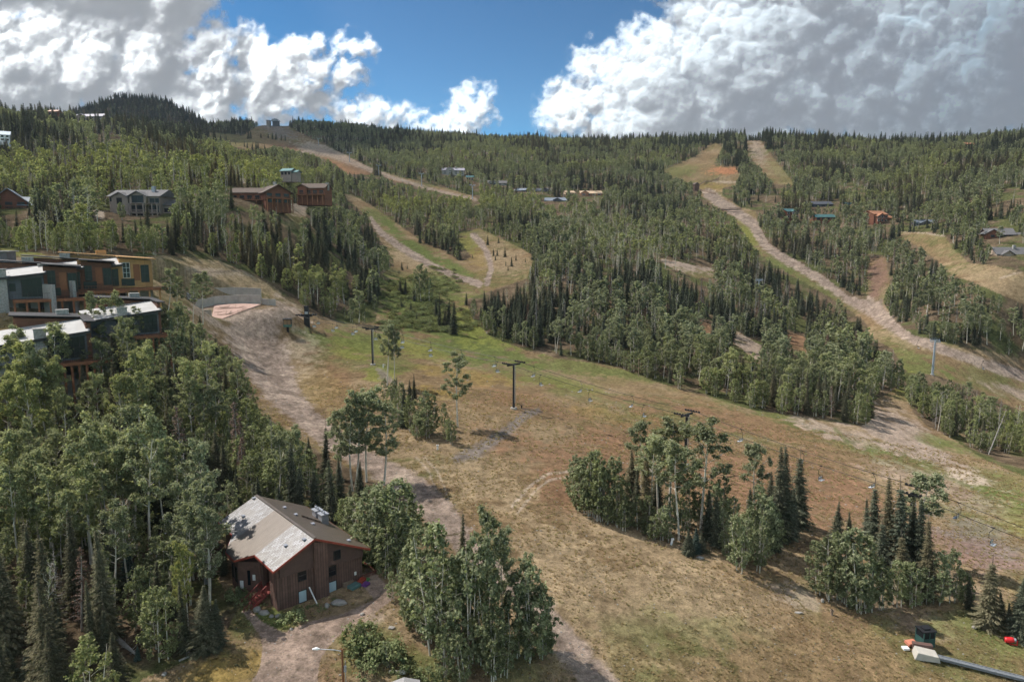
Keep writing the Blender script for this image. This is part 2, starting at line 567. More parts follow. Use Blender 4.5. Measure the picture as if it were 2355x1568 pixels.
def line_mask(u, v, pts):
    """1 on the centre line, 0 at the edge, negative outside (pixel units relative to half width)"""
    best = np.full(u.shape, -9.0)
    for (x0, y0, w0), (x1, y1, w1) in zip(pts[:-1], pts[1:]):
        W = max(w0, w1) * 2.2
        sel = (u > min(x0, x1) - W) & (u < max(x0, x1) + W) & (v > min(y0, y1) - W) & (v < max(y0, y1) + W)
        if not sel.any():
            continue
        uu, vv = u[sel], v[sel]
        dx, dy = x1 - x0, y1 - y0
        t = np.clip(((uu - x0) * dx + (vv - y0) * dy) / (dx * dx + dy * dy), 0, 1)
        d = np.hypot(uu - x0 - t * dx, vv - y0 - t * dy)
        best[sel] = np.maximum(best[sel], 1 - d / (w0 + (w1 - w0) * t))
    return best


C_BROWN, C_TAN, C_RUST = (.220, .150, .084), (.300, .222, .135), (.225, .133, .080)
C_GREEN, C_LIME, C_GOLD = (.125, .142, .048), (.19, .195, .05), (.250, .175, .060)
C_DIRT, C_PALE, C_GREY, C_FLOOR = (.325, .250, .195), (.42, .335, .26), (.20, .165, .14), (.165, .120, .078)
BLOBS = [
    (2250, 1260, 140, 40, .35, (.21, .145, .12), .9), (2080, 1230, 160, 40, .3, (.22, .14, .10), .6), (1500, 1060, 260, 50, .15, C_RUST, .5), (1860, 1460, 260, 60, .3, C_BROWN, .5), (2050, 1400, 200, 40, .3, (.24, .17, .125), .6), (1320, 1160, 120, 50, .2, C_RUST, .6), (800, 395, 130, 16, .4, (.30, .16, .09), .8),
    (820, 800, 70, 30, .3, C_LIME, .7), (960, 800, 110, 20, .2, C_LIME, .6), (1060, 860, 130, 18, .15, C_GOLD, .6), (1280, 880, 130, 14, .15, C_LIME, .5), (1120, 720, 40, 40, .6, C_GREEN, .8), (760, 860, 50, 40, .5, C_RUST, .5), (1230, 930, 140, 24, .15, C_RUST, .6), (1420, 960, 120, 22, .2, C_GOLD, .4), (1800, 1060, 180, 40, .25, C_RUST, .6),  # u, v, ru, rv, slope, colour, strength
    (1010, 750, 150, 45, .3, C_GREEN, .95), (1100, 800, 130, 38, .25, C_GREEN, .9), (950, 680, 110, 60, 0, C_GREEN, 1), (830, 780, 70, 30, .2, C_GREEN, .6), (1350, 850, 190, 22, .15, C_GREEN, .7), (1000, 655, 60, 50, .5, C_GREEN, .8),
    (705, 772, 60, 20, .3, C_GREEN, .9), (1080, 745, 40, 60, 0, C_LIME, .6), (1165, 790, 60, 14, .2, C_LIME, .5), (1000, 905, 60, 14, .1, C_GOLD, .8), (880, 862, 40, 14, 0, C_LIME, .7), (900, 840, 60, 20, 0, C_GREEN, .5), (1230, 860, 160, 25, .2, C_GREEN, .5),
    (1900, 1000, 240, 22, .32, C_GREEN, .95), (2100, 1065, 120, 26, .3, C_GREEN, .7), (2290, 1150, 120, 55, .35, C_GREEN, .95), (2330, 1210, 60, 50, .4, C_LIME, .5), (2230, 1190, 90, 30, .35, C_GREEN, .6), (2160, 1020, 70, 14, .3, C_GREEN, .7),
    (1700, 970, 250, 30, .2, C_RUST, .75), (1350, 1060, 170, 45, .1, C_RUST, .65), (1700, 1130, 330, 60, .15, C_RUST, .8), (1950, 1150, 160, 60, .3, C_RUST, .7), (1500, 1000, 180, 35, .1, C_RUST, .6), (1330, 1130, 90, 40, 0, C_RUST, .9), (1180, 1010, 120, 30, .2, C_RUST, .4),
    (1480, 1230, 160, 60, .3, C_TAN, .6), (1500, 1370, 280, 110, .4, C_TAN, .8), (1300, 1290, 130, 90, .5, C_TAN, .9), (1100, 1120, 130, 60, .4, C_TAN, .9), (1650, 1480, 230, 50, .2, C_GREEN, .42), (1830, 1370, 80, 30, .2, C_PALE, .5),
    (2280, 1460, 110, 45, .3, C_GREEN, .6), (1800, 1530, 190, 60, .1, C_BROWN, .8), (2150, 1340, 120, 30, .2, C_DIRT, .5), (2180, 1130, 190, 34, .4, C_DIRT, .55), (2270, 1230, 120, 30, .4, C_GREY, .6), (1450, 890, 120, 14, .2, C_BROWN, .6),
    (2050, 985, 90, 45, .35, C_DIRT, .95), (2120, 1040, 110, 28, .35, C_DIRT, .95), (2220, 1092, 90, 14, .3, C_PALE, .8), (1890, 985, 70, 14, .3, C_DIRT, .7), (1950, 1000, 90, 20, .3, C_DIRT, .55), (2210, 1030, 90, 12, .3, C_GREEN, .6),
    (860, 500, 20, 20, .6, C_GREEN, .6), (960, 575, 70, 16, .6, C_GREEN, .95), (1040, 612, 50, 14, .5, C_GREEN, .9), (900, 520, 30, 14, .8, C_GREEN, .9), (1100, 590, 30, 30, 0, C_GOLD, .5), (1160, 600, 40, 30, .3, C_TAN, .7), (1080, 560, 24, 30, 0, C_LIME, .5), (940, 600, 50, 20, .5, C_TAN, .9), (960, 640, 60, 20, .5, C_BROWN, .5),
    (560, 320, 120, 26, .1, C_BROWN, .7), (640, 300, 40, 18, .3, C_GREY, .9), (680, 345, 80, 14, .1, C_RUST, .9), (740, 343, 60, 12, .2, C_PALE, .8), (830, 390, 60, 14, .5, C_RUST, .95), (900, 412, 60, 8, .3, C_RUST, .8), (1000, 440, 80, 8, .25, C_RUST, .7), (400, 296, 40, 8, 0, C_RUST, .9), (520, 316, 80, 20, .2, C_GREEN, .4),
    (1600, 390, 80, 30, -.3, C_BROWN, .6), (1560, 395, 50, 16, 0, C_GREEN, .6), (1670, 392, 40, 12, 0, (.36, .17, .09), .95), (1740, 345, 24, 30, .8, C_DIRT, .7), (1800, 400, 40, 30, .6, C_GREEN, .4), (1640, 430, 40, 10, 0, C_GOLD, .5),
    (1720, 545, 30, 50, .8, C_LIME, .7), (1790, 610, 60, 20, .5, C_GREEN, .8), (1700, 490, 40, 12, .3, C_BROWN, .6), (1870, 660, 60, 20, .5, C_GREEN, .6), (2090, 850, 90, 50, .2, C_GREEN, .75), (2040, 860, 60, 30, .2, C_LIME, .6), (2280, 880, 110, 30, .3, C_GREEN, .5), (2300, 840, 120, 14, .3, C_RUST, .5), (2330, 900, 60, 12, .3, C_DIRT, .8), (2000, 740, 30, 30, .3, C_BROWN, .8),
    (2110, 570, 70, 22, .3, C_BROWN, .7), (2290, 650, 120, 40, .3, C_TAN, .6), (2015, 640, 26, 60, 0, (.20, .125, .09), 1.0), (1570, 605, 80, 18, .2, C_DIRT, .9), (2150, 800, 200, 16, .25, C_TAN, .6),
    (540, 640, 190, 45, .25, C_TAN, .9), (420, 650, 140, 50, .1, C_TAN, .8), (560, 735, 110, 40, .1, C_DIRT, 1), (640, 720, 60, 34, .2, C_DIRT, 1), (470, 625, 120, 10, .05, C_PALE, .5), (100, 640, 180, 60, 0, C_DIRT, .8), (60, 578, 70, 14, .1, C_LIME, .7),
    (660, 850, 110, 60, .6, C_TAN, .7), (740, 900, 80, 50, .5, C_GOLD, .35), (830, 950, 80, 40, .3, C_RUST, .4), (690, 800, 50, 50, .3, C_PALE, .35),
    (560, 1530, 90, 60, -.1, C_GOLD, .75), (470, 1560, 80, 40, 0, C_GOLD, .6), (540, 1440, 60, 60, 0, C_GREEN, .6), (640, 1430, 50, 26, 0, C_GREEN, .9), (790, 1530, 50, 60, -.6, C_RUST, .55), (850, 1490, 90, 60, 0, C_GREEN, .6), (960, 1540, 120, 60, 0, C_GREEN, .7), (850, 1420, 60, 30, -.4, C_DIRT, .7), (1180, 1540, 90, 60, 0, C_GREEN, .5),
    (690, 480, 30, 20, 0, C_PALE, .7), (555, 416, 40, 10, 0, C_PALE, .9), (225, 492, 20, 14, 0, C_PALE, .9), (1280, 495, 60, 14, 0, C_DIRT, .9), (1290, 470, 40, 10, 0, C_DIRT, .7), (1620, 752, 40, 20, .2, C_RUST, .8), (1720, 795, 50, 30, .5, C_DIRT, .9), (1830, 785, 30, 30, .5, C_RUST, .8),
]
TRACKS_AND_SHADOW = [  # thin worn lines and one painted tower shadow: points with half width, colour, strength
    ([(1315, 1082, 4), (1262, 1090, 4), (1225, 1110, 4), (1200, 1138, 4), (1178, 1165, 4)], C_PALE, .8), ([(1310, 1096, 3), (1262, 1104, 3), (1235, 1124, 3), (1212, 1152, 3), (1190, 1178, 3)], C_PALE, .7),
    ([(958, 1052, 3), (985, 1082, 3), (1002, 1125, 3), (1014, 1165, 3)], C_PALE, .6), ([(975, 1050, 3), (1005, 1082, 3), (1022, 1120, 3), (1034, 1170, 3)], C_PALE, .6),
    ([(1236, 944, 8), (1205, 956, 11), (1170, 985, 14), (1130, 1015, 18), (1090, 1040, 20), (1050, 1055, 12)], C_GREY, 1.1), ([(1195, 938, 2), (1245, 947, 3)], (.10, .08, .07), .9), ([(868, 850, 5), (880, 862, 12), (905, 880, 5)], C_GREY, .8),  # the short near-black line is the lift tower's cast shadow, painted on
    ([(950, 900, 5), (1060, 925, 4), (1180, 940, 4)], C_TAN, .5), ([(1920, 985, 5), (1945, 1012, 6), (1960, 1030, 5)], C_GREEN, .6),
    ([(1245, 1400, 5), (1300, 1478, 5), (1372, 1575, 6)], C_TAN, .5), ([(1640, 418, 2), (1690, 420, 2), (1740, 418, 2)], C_PALE, .8), ([(1605, 440, 3), (1650, 448, 3)], C_PALE, .6),
    ([(700, 345, 14), (760, 352, 12), (830, 382, 8), (900, 408, 5), (1000, 438, 4), (1095, 460, 4)], C_DIRT, .9), ([(2355, 622, 3), (2300, 640, 3)], C_PALE, .5), ([(2050, 530, 4), (2110, 532, 4), (2175, 542, 4)], C_PALE, 1),
    ([(340, 622, 3), (450, 628, 3), (560, 622, 3), (600, 640, 3)], (.16, .12, .09), .7), ([(2025, 690, 5), (2025, 720, 5), (2060, 760, 5)], C_GREY, .6), ([(1100, 690, 4), (1130, 770, 5), (1200, 790, 4)], C_PALE, .35), ([(1600, 1000, 3), (1750, 1010, 4), (1850, 1030, 3)], C_TAN, .4),
]


def paint(X, Y, Z):
    """base colour of the ground at world points"""
    u, v = proj(X, Y, Z)
    n1 = fbm(X / 14, Y / 14, 5, .55, 31)
    n2 = fbm(X / 5, Y / 5, 5, .6, 32)
    n3 = fbm(X / 1.7, Y / 1.7, 4, .6, 33)
    n4 = fbm(X / 32, Y / 32, 4, .5, 34)
    uu = u + (n2 - .5) * 46 * np.clip(120 / Y, .12, 1) + (n1 - .5) * 60 * np.clip(150 / Y, .15, 1)
    vv = v + (fbm(X / 5, Y / 5, 5, .6, 35) - .5) * 22 * np.clip(120 / Y, .12, 1)
    far = np.clip((Y - 300) / 500, 0, 1)

    def mixc(c, cc, a):
        return c + (np.array(cc) - c) * a[:, None]
    c = np.tile(np.array(C_BROWN), (len(X), 1))
    c = mixc(c, C_TAN, sstep(n1, .42, .62) * .7)
    c = mixc(c, C_GREEN, sstep(n4 + (n2 - .5) * .5, .50, .62) * .6)
    c = mixc(c, C_RUST, sstep(n2 + (n4 - .5) * .6, .55, .7) * .4)
    for (bu, bv, ru, rv, sl, cc, st) in BLOBS:
        sel = (np.abs(uu - bu) < ru * 1.9) & (np.abs(vv - bv) < rv * 1.9 + abs(sl) * ru * 1.9)
        if not sel.any():
            continue
        a_ = (uu[sel] - bu) / ru
        b_ = (vv[sel] - bv - sl * (uu[sel] - bu)) / rv
        d = np.sqrt(a_ * a_ + b_ * b_)
        m = sstep(1.3 - d + (n2[sel] - .5) * 1.8 + (n3[sel] - .5) * 1.2, 0.05, .85) * min(st * 1.1, 1)
        c[sel] = c[sel] + (np.array(cc) - c[sel]) * m[:, None]
    for pts, cc, st in TRACKS_AND_SHADOW:
        m = line_mask(u + (n3 - .5) * 5, v + (n2 - .5) * 4, pts)
        m = np.clip(sstep(m + (n3 - .5) * .9, -.25, .7) * st, 0, 1)
        c = mixc(c, cc, m)
    road = np.full(len(X), -9.0)
    for pts in ROADS:
        road = np.maximum(road, line_mask(uu * .25 + u * .75, vv * .3 + v * .7, pts))
    rm = sstep(road + (n3 - .5) * .8 + (n2 - .5) * .5, -.28, .26)
    rut = np.clip(1 - np.abs(np.abs(road - .45) - .12) / .07, 0, 1) * sstep(n2, .35, .6) * (Y < 330)
    rc = np.array((.325, .248, .198)) * (0.88 + .30 * (n3 - .5) + .35 * (n2 - .5))[:, None]
    rc = rc + (np.array(C_PALE) - rc) * (sstep(n2, .5, .75) * .35)[:, None]
    rc = rc * (1 + .16 * rut)[:, None]
    c = c + (rc - c) * rm[:, None]
    near = u
    uo, vo = u + (n3 - .5) * 5 + (n2 - .5) * 9, v + (n2 - .5) * 7
    dm = inpoly(uo, vo, DRIVE).astype(float)
    gc = np.array((.355, .262, .205)) * (0.9 + .25 * (n3 - .5) + .2 * (n2 - .5))[:, None]
    c = c + (gc - c) * dm[:, None]
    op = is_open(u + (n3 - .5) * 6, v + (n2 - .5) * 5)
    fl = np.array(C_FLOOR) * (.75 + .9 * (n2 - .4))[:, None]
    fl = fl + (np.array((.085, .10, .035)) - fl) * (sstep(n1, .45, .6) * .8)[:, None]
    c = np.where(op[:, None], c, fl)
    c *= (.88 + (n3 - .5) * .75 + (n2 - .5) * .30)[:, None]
    return np.clip(c, .015, .6), road, dm


def ground_material():
    mat = bpy.data.materials.new('ground')
    mat.use_nodes = True
    mat.node_tree.nodes.clear()
    t = NT(mat.node_tree)
    at = t.add('ShaderNodeAttribute', attribute_name='base').outputs['Color']
    po = t.add('ShaderNodeNewGeometry').outputs['Position']
    a = t.noise(po, 1.1, 5, .7)
    b = t.noise(po, 4.5, 4, .7)
    vo = t.add('ShaderNodeTexVoronoi', {'Vector': po, 'Scale': 2.2})
    stones = t.ramp(vo.outputs['Distance'], .06, .20, 1.0, 0.0)
    pick = t.m('GREATER_THAN', t.add('ShaderNodeSeparateColor', {0: vo.outputs['Color']}).outputs[0], .72)
    stones = t.m('MULTIPLY', stones, pick)
    tuft = t.ramp(t.noise(po, 2.4, 5, .75), .50, .66)
    f = t.m('ADD', t.ramp(a, .3, .7, .55, 1.42, False), t.ramp(b, .3, .7, -.30, .30, False))
    c = t.mix(1.0, at, t.add('ShaderNodeCombineColor', {0: f, 1: f, 2: f}).outputs[0], 'MULTIPLY')
    c = t.mix(t.m('MULTIPLY', tuft, .30), c, t.mix(1.0, at, c3(.52, .60, .38), 'MULTIPLY'))
    c = t.mix(t.m('MULTIPLY', stones, .55), c, c3(.38, .33, .28))
    bs = t.add('ShaderNodeBsdfDiffuse', {'Color': c, 'Roughness': .6})
    h = t.m('ADD', t.m('MULTIPLY', a, .35), t.m('ADD', t.m('MULTIPLY', b, .14), t.m('MULTIPLY', stones, .12)))
    bp = t.add('ShaderNodeBump', {'Height': h, 'Strength': .9, 'Distance': .6})
    t.l.new(bp.outputs[0], bs.inputs['Normal'])
    t.l.new(bs.outputs[0], t.add('ShaderNodeOutputMaterial').inputs[0])
    return mat


def lay_ground():
    P = build_ground()
    n, m = P.shape[:2]
    F_ = P.reshape(-1, 3)
    c, road, dm = paint(F_[:, 0], F_[:, 1], F_[:, 2])
    rq = road.reshape(n, m)
    dq = dm.reshape(n, m)
    far = P[..., 1] < 1400
    isroad = ((rq[:-1, :-1] + rq[1:, 1:]) / 2 > 0) & far[:-1, :-1]
    isdrive = ((dq[:-1, :-1] + dq[1:, 1:]) / 2 > .5) & ~isroad
    mat = ground_material()
    for nm, k, lb in (('ground', ~isroad & ~isdrive, None), ('dirt_road', isroad, None), ('gravel_driveway', isdrive, None)):
        me, used = mesh_grid(nm, P, k)
        cattr(me, 'base', c[used])
        tag(link(nm, me, mat), kind='structure')


lay_ground()


# ------------------------------------------------------------------ plants
def simple_mat(name, colr, rough=.7, metal=0.0, bump=None, var=None, spec=.3):
    m = bpy.data.materials.new(name)
    m.use_nodes = True
    m.node_tree.nodes.clear()
    t = NT(m.node_tree)
    cc = c3(*colr)
    po = t.add('ShaderNodeTexCoord').outputs['Object']
    if var:
        sc_, amt = var
        n = t.noise(po, sc_, 5, .65)
        f = t.ramp(n, .25, .75, 1 - amt, 1 + amt, False)
        cc = t.mix(1.0, cc, t.add('ShaderNodeCombineColor', {0: f, 1: f, 2: f}).outputs[0], 'MULTIPLY')
    b = t.add('ShaderNodeBsdfPrincipled', {'Base Color': cc, 'Roughness': rough, 'Metallic': metal, 'Specular IOR Level': spec})
    if bump:
        n2 = t.noise(po, bump[0], 4, .6)
        bp = t.add('ShaderNodeBump', {'Height': n2, 'Strength': bump[1], 'Distance': .1})
        t.l.new(bp.outputs[0], b.inputs['Normal'])
    t.l.new(b.outputs[0], t.add('ShaderNodeOutputMaterial').inputs[0])
    return m


def leaf_mat(name, a, b, c, trans=.3, transc=(1.1, 1.3, .6)):
    """a -> b with the leaf's own variation, towards c with the tree's tint"""
    m = bpy.data.materials.new(name)
    m.use_nodes = True
    m.node_tree.nodes.clear()
    t = NT(m.node_tree)
    v = t.add('ShaderNodeAttribute', attribute_name='leafvar').outputs['Fac']
    tint = t.add('ShaderNodeAttribute', attribute_name='tint', attribute_type='INSTANCER').outputs['Fac']
    rnd = t.add('ShaderNodeObjectInfo').outputs['Random']
    col_ = t.mix(v, c3(*a), c3(*b))
    col_ = t.mix(t.m('MULTIPLY', tint, 1.0, clamp=True), col_, c3(*c))
    f = t.ramp(rnd, 0, 1, .78, 1.22, False)
    f = t.m('MULTIPLY', f, t.ramp(v, 0, 1, .75, 1.25, False))
    col_ = t.mix(1.0, col_, t.add('ShaderNodeCombineColor', {0: f, 1: f, 2: f}).outputs[0], 'MULTIPLY')
    df = t.add('ShaderNodeBsdfDiffuse', {'Color': col_})
    tr = t.add('ShaderNodeBsdfTranslucent', {'Color': t.mix(1.0, col_, c3(*transc), 'MULTIPLY')})
    mx = t.add('ShaderNodeMixShader', {0: trans, 1: df.outputs[0], 2: tr.outputs[0]})
    t.l.new(mx.outputs[0], t.add('ShaderNodeOutputMaterial').inputs[0])
    return m


M = {}
M['aspen_leaf'] = leaf_mat('aspen_leaf', (.195, .212, .130), (.315, .325, .220), (.36, .36, .14), .45, (1.1, 1.15, .7))
M['young_leaf'] = leaf_mat('young_aspen_leaf', (.145, .168, .098), (.275, .285, .178), (.34, .345, .13), .43, (1.1, 1.2, .7))
M['needle'] = leaf_mat('spruce_needle', (.050, .062, .045), (.105, .118, .084), (.19, .15, .085), .2)
M['needle_blue'] = leaf_mat('blue_spruce_needle', (.045, .070, .058), (.085, .115, .098), (.09, .11, .09), .1)
M['rust_needle'] = leaf_mat('dead_needle', (.15, .085, .06), (.24, .15, .115), (.20, .17, .15), .1)
M['shrub_leaf'] = leaf_mat('willow_leaf', (.13, .155, .075), (.22, .245, .125), (.20, .18, .06), .25)
M['grass_blade'] = leaf_mat('grass_blade', (.42, .34, .20), (.28, .27, .13), (.36, .26, .145), .5, (1.05, 1.0, .7))
M['aspen_bark'] = simple_mat('aspen_bark', (.54, .49, .41), .85, var=(2.2, .35))
M['spruce_bark'] = simple_mat('spruce_bark', (.13, .10, .08), .9, var=(3, .3))
M['dead_wood'] = simple_mat('dead_wood', (.33, .30, .27), .9, var=(3, .3))


class Geo:
    def __init__(s):
        s.v = []
        s.f = []
        s.n = 0

    def tube(s, pts, rad, sides=6):
        pts = [np.array(p, float) for p in pts]
        ring = []
        for i, p in enumerate(pts):
            d = pts[min(i + 1, len(pts) - 1)] - pts[max(i - 1, 0)]
            d = d / (np.linalg.norm(d) + 1e-9)
            a = np.cross(d, (0.31, .95, 0.05) if abs(d[1]) < .9 else (1, 0, 0))
            a /= np.linalg.norm(a) + 1e-9
            b = np.cross(d, a)
            for k in range(sides):
                q = 6.28318 * k / sides
                ring.append(p + rad[i] * (math.cos(q) * a + math.sin(q) * b))
        base = s.n
        s.v.append(np.array(ring))
        s.n += len(ring)
        fs = []
        for i in range(len(pts) - 1):
            for k in range(sides):
                k2 = (k + 1) % sides
                fs.append((base + i * sides + k, base + i * sides + k2, base + (i + 1) * sides + k2, base + (i + 1) * sides + k))
        s.f.append(np.array(fs))

    def quads(s, C, A, B):
        """rhombic leaves: centres, half axes"""
        V = np.stack([C - A, C + B, C + A, C - B], 1).reshape(-1, 3)
        n = len(C)
        s.v.append(V)
        s.f.append(np.arange(n * 4).reshape(n, 4) + s.n)
        s.n += n * 4

    def arrays(s):
        return np.concatenate(s.v), np.concatenate(s.f)


def leaf_cloud(g, r_, centers, rad, per, size, flat=.75, up=.35):
    """leaves in soft balls round the given centres"""
    n = len(centers) * per
    C0 = np.repeat(np.asarray(centers), per, 0)
    rr = np.repeat(np.asarray(rad), per)
    d = r_.normal(size=(n, 3))
    d /= np.linalg.norm(d, axis=1)[:, None]
    q = np.minimum(np.abs(r_.normal(size=n)) * .62, 1.5)
    off = d * (q * rr)[:, None]
    off[:, 2] *= flat
    C = C0 + off
    nn = d * .6 + r_.normal(size=(n, 3)) * .5 + np.array([-.25, 0, up + .35])
    nn /= np.linalg.norm(nn, axis=1)[:, None]
    h = r_.normal(size=(n, 3))
    A = np.cross(nn, h)
    A /= np.linalg.norm(A, axis=1)[:, None]
    B = np.cross(nn, A)
    sz = size * (.65 + .7 * r_.random(n))
    g.quads(C, A * sz[:, None], B * (sz * .72)[:, None])


def aspen(seed, H=14.0, bare=.42, spread=2.5, per=135, leaf=.128, top=1.0, lean=0.0, nl=15, sides=7, sparse=1.0):
    r_ = np.random.default_rng(seed)
    T, L = Geo(), Geo()
    ph = r_.random(2) * 6.28
    npt = 9

    def axis(t):
        z = t * H * .95
        return np.array([.22 * math.sin(t * 4.2 + ph[0]) * H / 14 + lean * (t ** 1.6) * H, .22 * math.sin(t * 3.6 + ph[1]) * H / 14, z])
    T.tube([axis(i / npt) for i in range(npt + 1)], [(.165 * (1 - .82 * (i / npt))) * (H / 14) ** .8 for i in range(npt + 1)], sides)
    cs, rs = [], []
    az = r_.random() * 6.28
    for i in range(nl):
        t = bare + (.96 - bare) * (i + .3) / nl
        az += 2.4 + r_.normal() * .35
        rel = (t - bare) / (1 - bare)
        Ln = spread * (math.sin(math.pi * (.22 + .66 * rel)) ** .8) * (.7 + .5 * r_.random())
        el = R(18 + 40 * rel + r_.normal() * 9)
        p0 = axis(t)
        d = np.array([math.cos(az) * math.cos(el), math.sin(az) * math.cos(el), math.sin(el)])
        p1 = p0 + d * Ln * .55 + np.array([0, 0, .05 * Ln])
        p2 = p0 + d * Ln + np.array([0, 0, .30 * Ln]) + r_.normal(size=3) * .12
        w = .052 * (1 - .5 * rel)
        T.tube([p0, p1, p2], [w, w * .7, w * .3], 4)
        for pp, q in ((p1, .85), (p2, 1.0)):
            if r_.random() < sparse:
                cs.append(pp + r_.normal(size=3) * .12)
                rs.append((.36 + .28 * r_.random()) * q)
        for j in range(3):
            a2 = az + r_.normal() * .9
            e2 = el + r_.normal() * .4
            d2 = np.array([math.cos(a2) * math.cos(e2), math.sin(a2) * math.cos(e2), math.sin(e2) + .15])
            b0 = p0 + (p2 - p0) * (.35 + .5 * r_.random())
            b1 = b0 + d2 * Ln * (.28 + .25 * r_.random())
            T.tube([b0, b1], [w * .45, w * .15], 3)
            if r_.random() < sparse:
                cs.append(b1)
                rs.append(.32 + .26 * r_.random())
    for i in range(int(5 * top)):
        cs.append(axis(.93 + .07 * r_.random()) + r_.normal(size=3) * np.array([.45, .45, .3]))
        rs.append(.5 + .2 * r_.random())
    leaf_cloud(L, r_, cs, rs, per, leaf)
    return T, L


def young(seed, H=8.0, low=.14, spread=1.75, n=150, per=46, leaf=.125, sides=5):
    r_ = np.random.default_rng(seed)
    T, L = Geo(), Geo()
    k = 2 if r_.random() < .5 else 3
    for j in range(k):
        a, b = r_.normal(size=2) * .25, r_.normal(size=2) * .35
        T.tube([(a[0], a[1], 0), (a[0] + b[0] * .4, a[1] + b[1] * .4, H * .45), (a[0] + b[0], a[1] + b[1], H * (.9 - .1 * j))], [.075, .05, .015], sides)
    cs, rs = [], []
    for i in range(n):
        t = low + (1 - low) * (i + r_.random()) / n
        rel = (t - low) / (1 - low)
        prof = (math.sin(math.pi * min(1, .16 + .80 * rel ** .85)) ** .7)
        rr = spread * prof * (.35 + .65 * r_.random() ** .5)
        a = r_.random() * 6.283
        c = np.array([rr * math.cos(a), rr * math.sin(a), t * H * .98])
        if float(fbm(c[0] * 1.1 + seed * 3.1, c[1] * 1.1 + c[2] * .9, 2, .5)) < .40:
            continue
        c[:2] *= .82 + .5 * float(fbm(a * 1.3 + seed, c[2] * .8, 2, .5))
        cs.append(c)
        rs.append(.22 + .20 * r_.random())
        if i % 6 == 0:
            T.tube([(0, 0, max(.2, t * H - .7 * rr)), c], [.02, .006], 3)
    leaf_cloud(L, r_, cs, rs, per, leaf, flat=.9)
    return T, L


def spruce(seed, H=12.0, Rm=1.95, per=1.1, low=.05, size=1.0, dead_top=0.0, ragged=.25, whorl=.27):
    r_ = np.random.default_rng(seed)
    T, L = Geo(), Geo()
    T.tube([(0, 0, 0), (0, 0, H * .5), (0, 0, H)], [.17, .09, .012], 6)
    C, A, B = [], [], []
    z = low * H
    while z < H * (.985 - dead_top):
        t = z / H
        env = Rm * 1.22 * (1 - t) ** .95 * (.72 + .28 * min(1, t * 6)) + .09
        nb = 8 if t < .75 else 6
        a0 = r_.random() * 6.28
        for b in range(nb):
            if r_.random() < ragged * .35:
                continue
            a = a0 + 6.283 * b / nb + r_.normal() * .15
            Lb = env * (1 - ragged + ragged * 2 * r_.random() * .9)
            dz = -.20 - .30 * (1 - t) + r_.normal() * .08
            ns = max(3, int(Lb / .17 * per))
            ca, sa = math.cos(a), math.sin(a)
            for i in range(ns):
                q = (i + .6) / ns
                x = Lb * q
                zz = z + dz * x + .16 * q * q * Lb + r_.normal() * .03
                for side in (-1, 1):
                    w = (.10 + .19 * (1 - q)) * size * (Lb / 1.2) ** .4
                    bx, by = ca * x - sa * side * w * .75, sa * x + ca * side * w * .75
                    d = np.array([ca * .8 - sa * side * .62, sa * .8 + ca * side * .62, dz * .7 - .12])
                    up = np.array([r_.normal() * .45 - ca * .2, r_.normal() * .45 - sa * .2, 1.0])
                    wd = np.cross(d, up)
                    wd /= np.linalg.norm(wd) + 1e-9
                    C.append((bx, by, zz))
                    A.append(d * w * 1.15)
                    B.append(wd * w * .46)
        z += whorl * (1.15 - .45 * t) * (.85 + .3 * r_.random())
    C, A, B = np.array(C), np.array(A), np.array(B)
    L.quads(C, A, B)
    if dead_top:
        for i in range(16):
            zz = H * (1 - dead_top * r_.random())
            a = r_.random() * 6.28
            l_ = .45 * (1.2 - (zz / H)) * 4
            T.tube([(0, 0, zz), (math.cos(a) * l_ * .4, math.sin(a) * l_ * .4, zz - .05)], [.016, .006], 3)
    return T, L


def snag(seed, H=12.0, Rm=1.3, nbr=90, needles=0):
    r_ = np.random.default_rng(seed)
    T, L = Geo(), Geo()
    T.tube([(0, 0, 0), (.05, .03, H * .5), (0, .05, H)], [.15, .09, .015], 6)
    ends = []
    for i in range(nbr):
        t = .14 + .84 * (i + r_.random()) / nbr
        a = r_.random() * 6.28
        l_ = Rm * (1 - t) ** .7 * (.4 + .7 * r_.random()) + .12
        p0 = np.array([0, 0, t * H])
        p1 = p0 + np.array([math.cos(a) * l_, math.sin(a) * l_, -.25 * l_ + .1])
        T.tube([p0, p1], [.022, .007], 3)
        for j in range(2):
            q = .4 + .5 * r_.random()
            p = p0 + (p1 - p0) * q
            T.tube([p, p + np.array([r_.normal() * .25, r_.normal() * .25, -.12]) * l_], [.009, .004], 3)
        ends.append((p0 + p1) / 2)
        ends.append(p1)
    if needles:
        leaf_cloud(L, r_, ends, [.22] * len(ends), needles, .085, flat=.6)
    return T, L


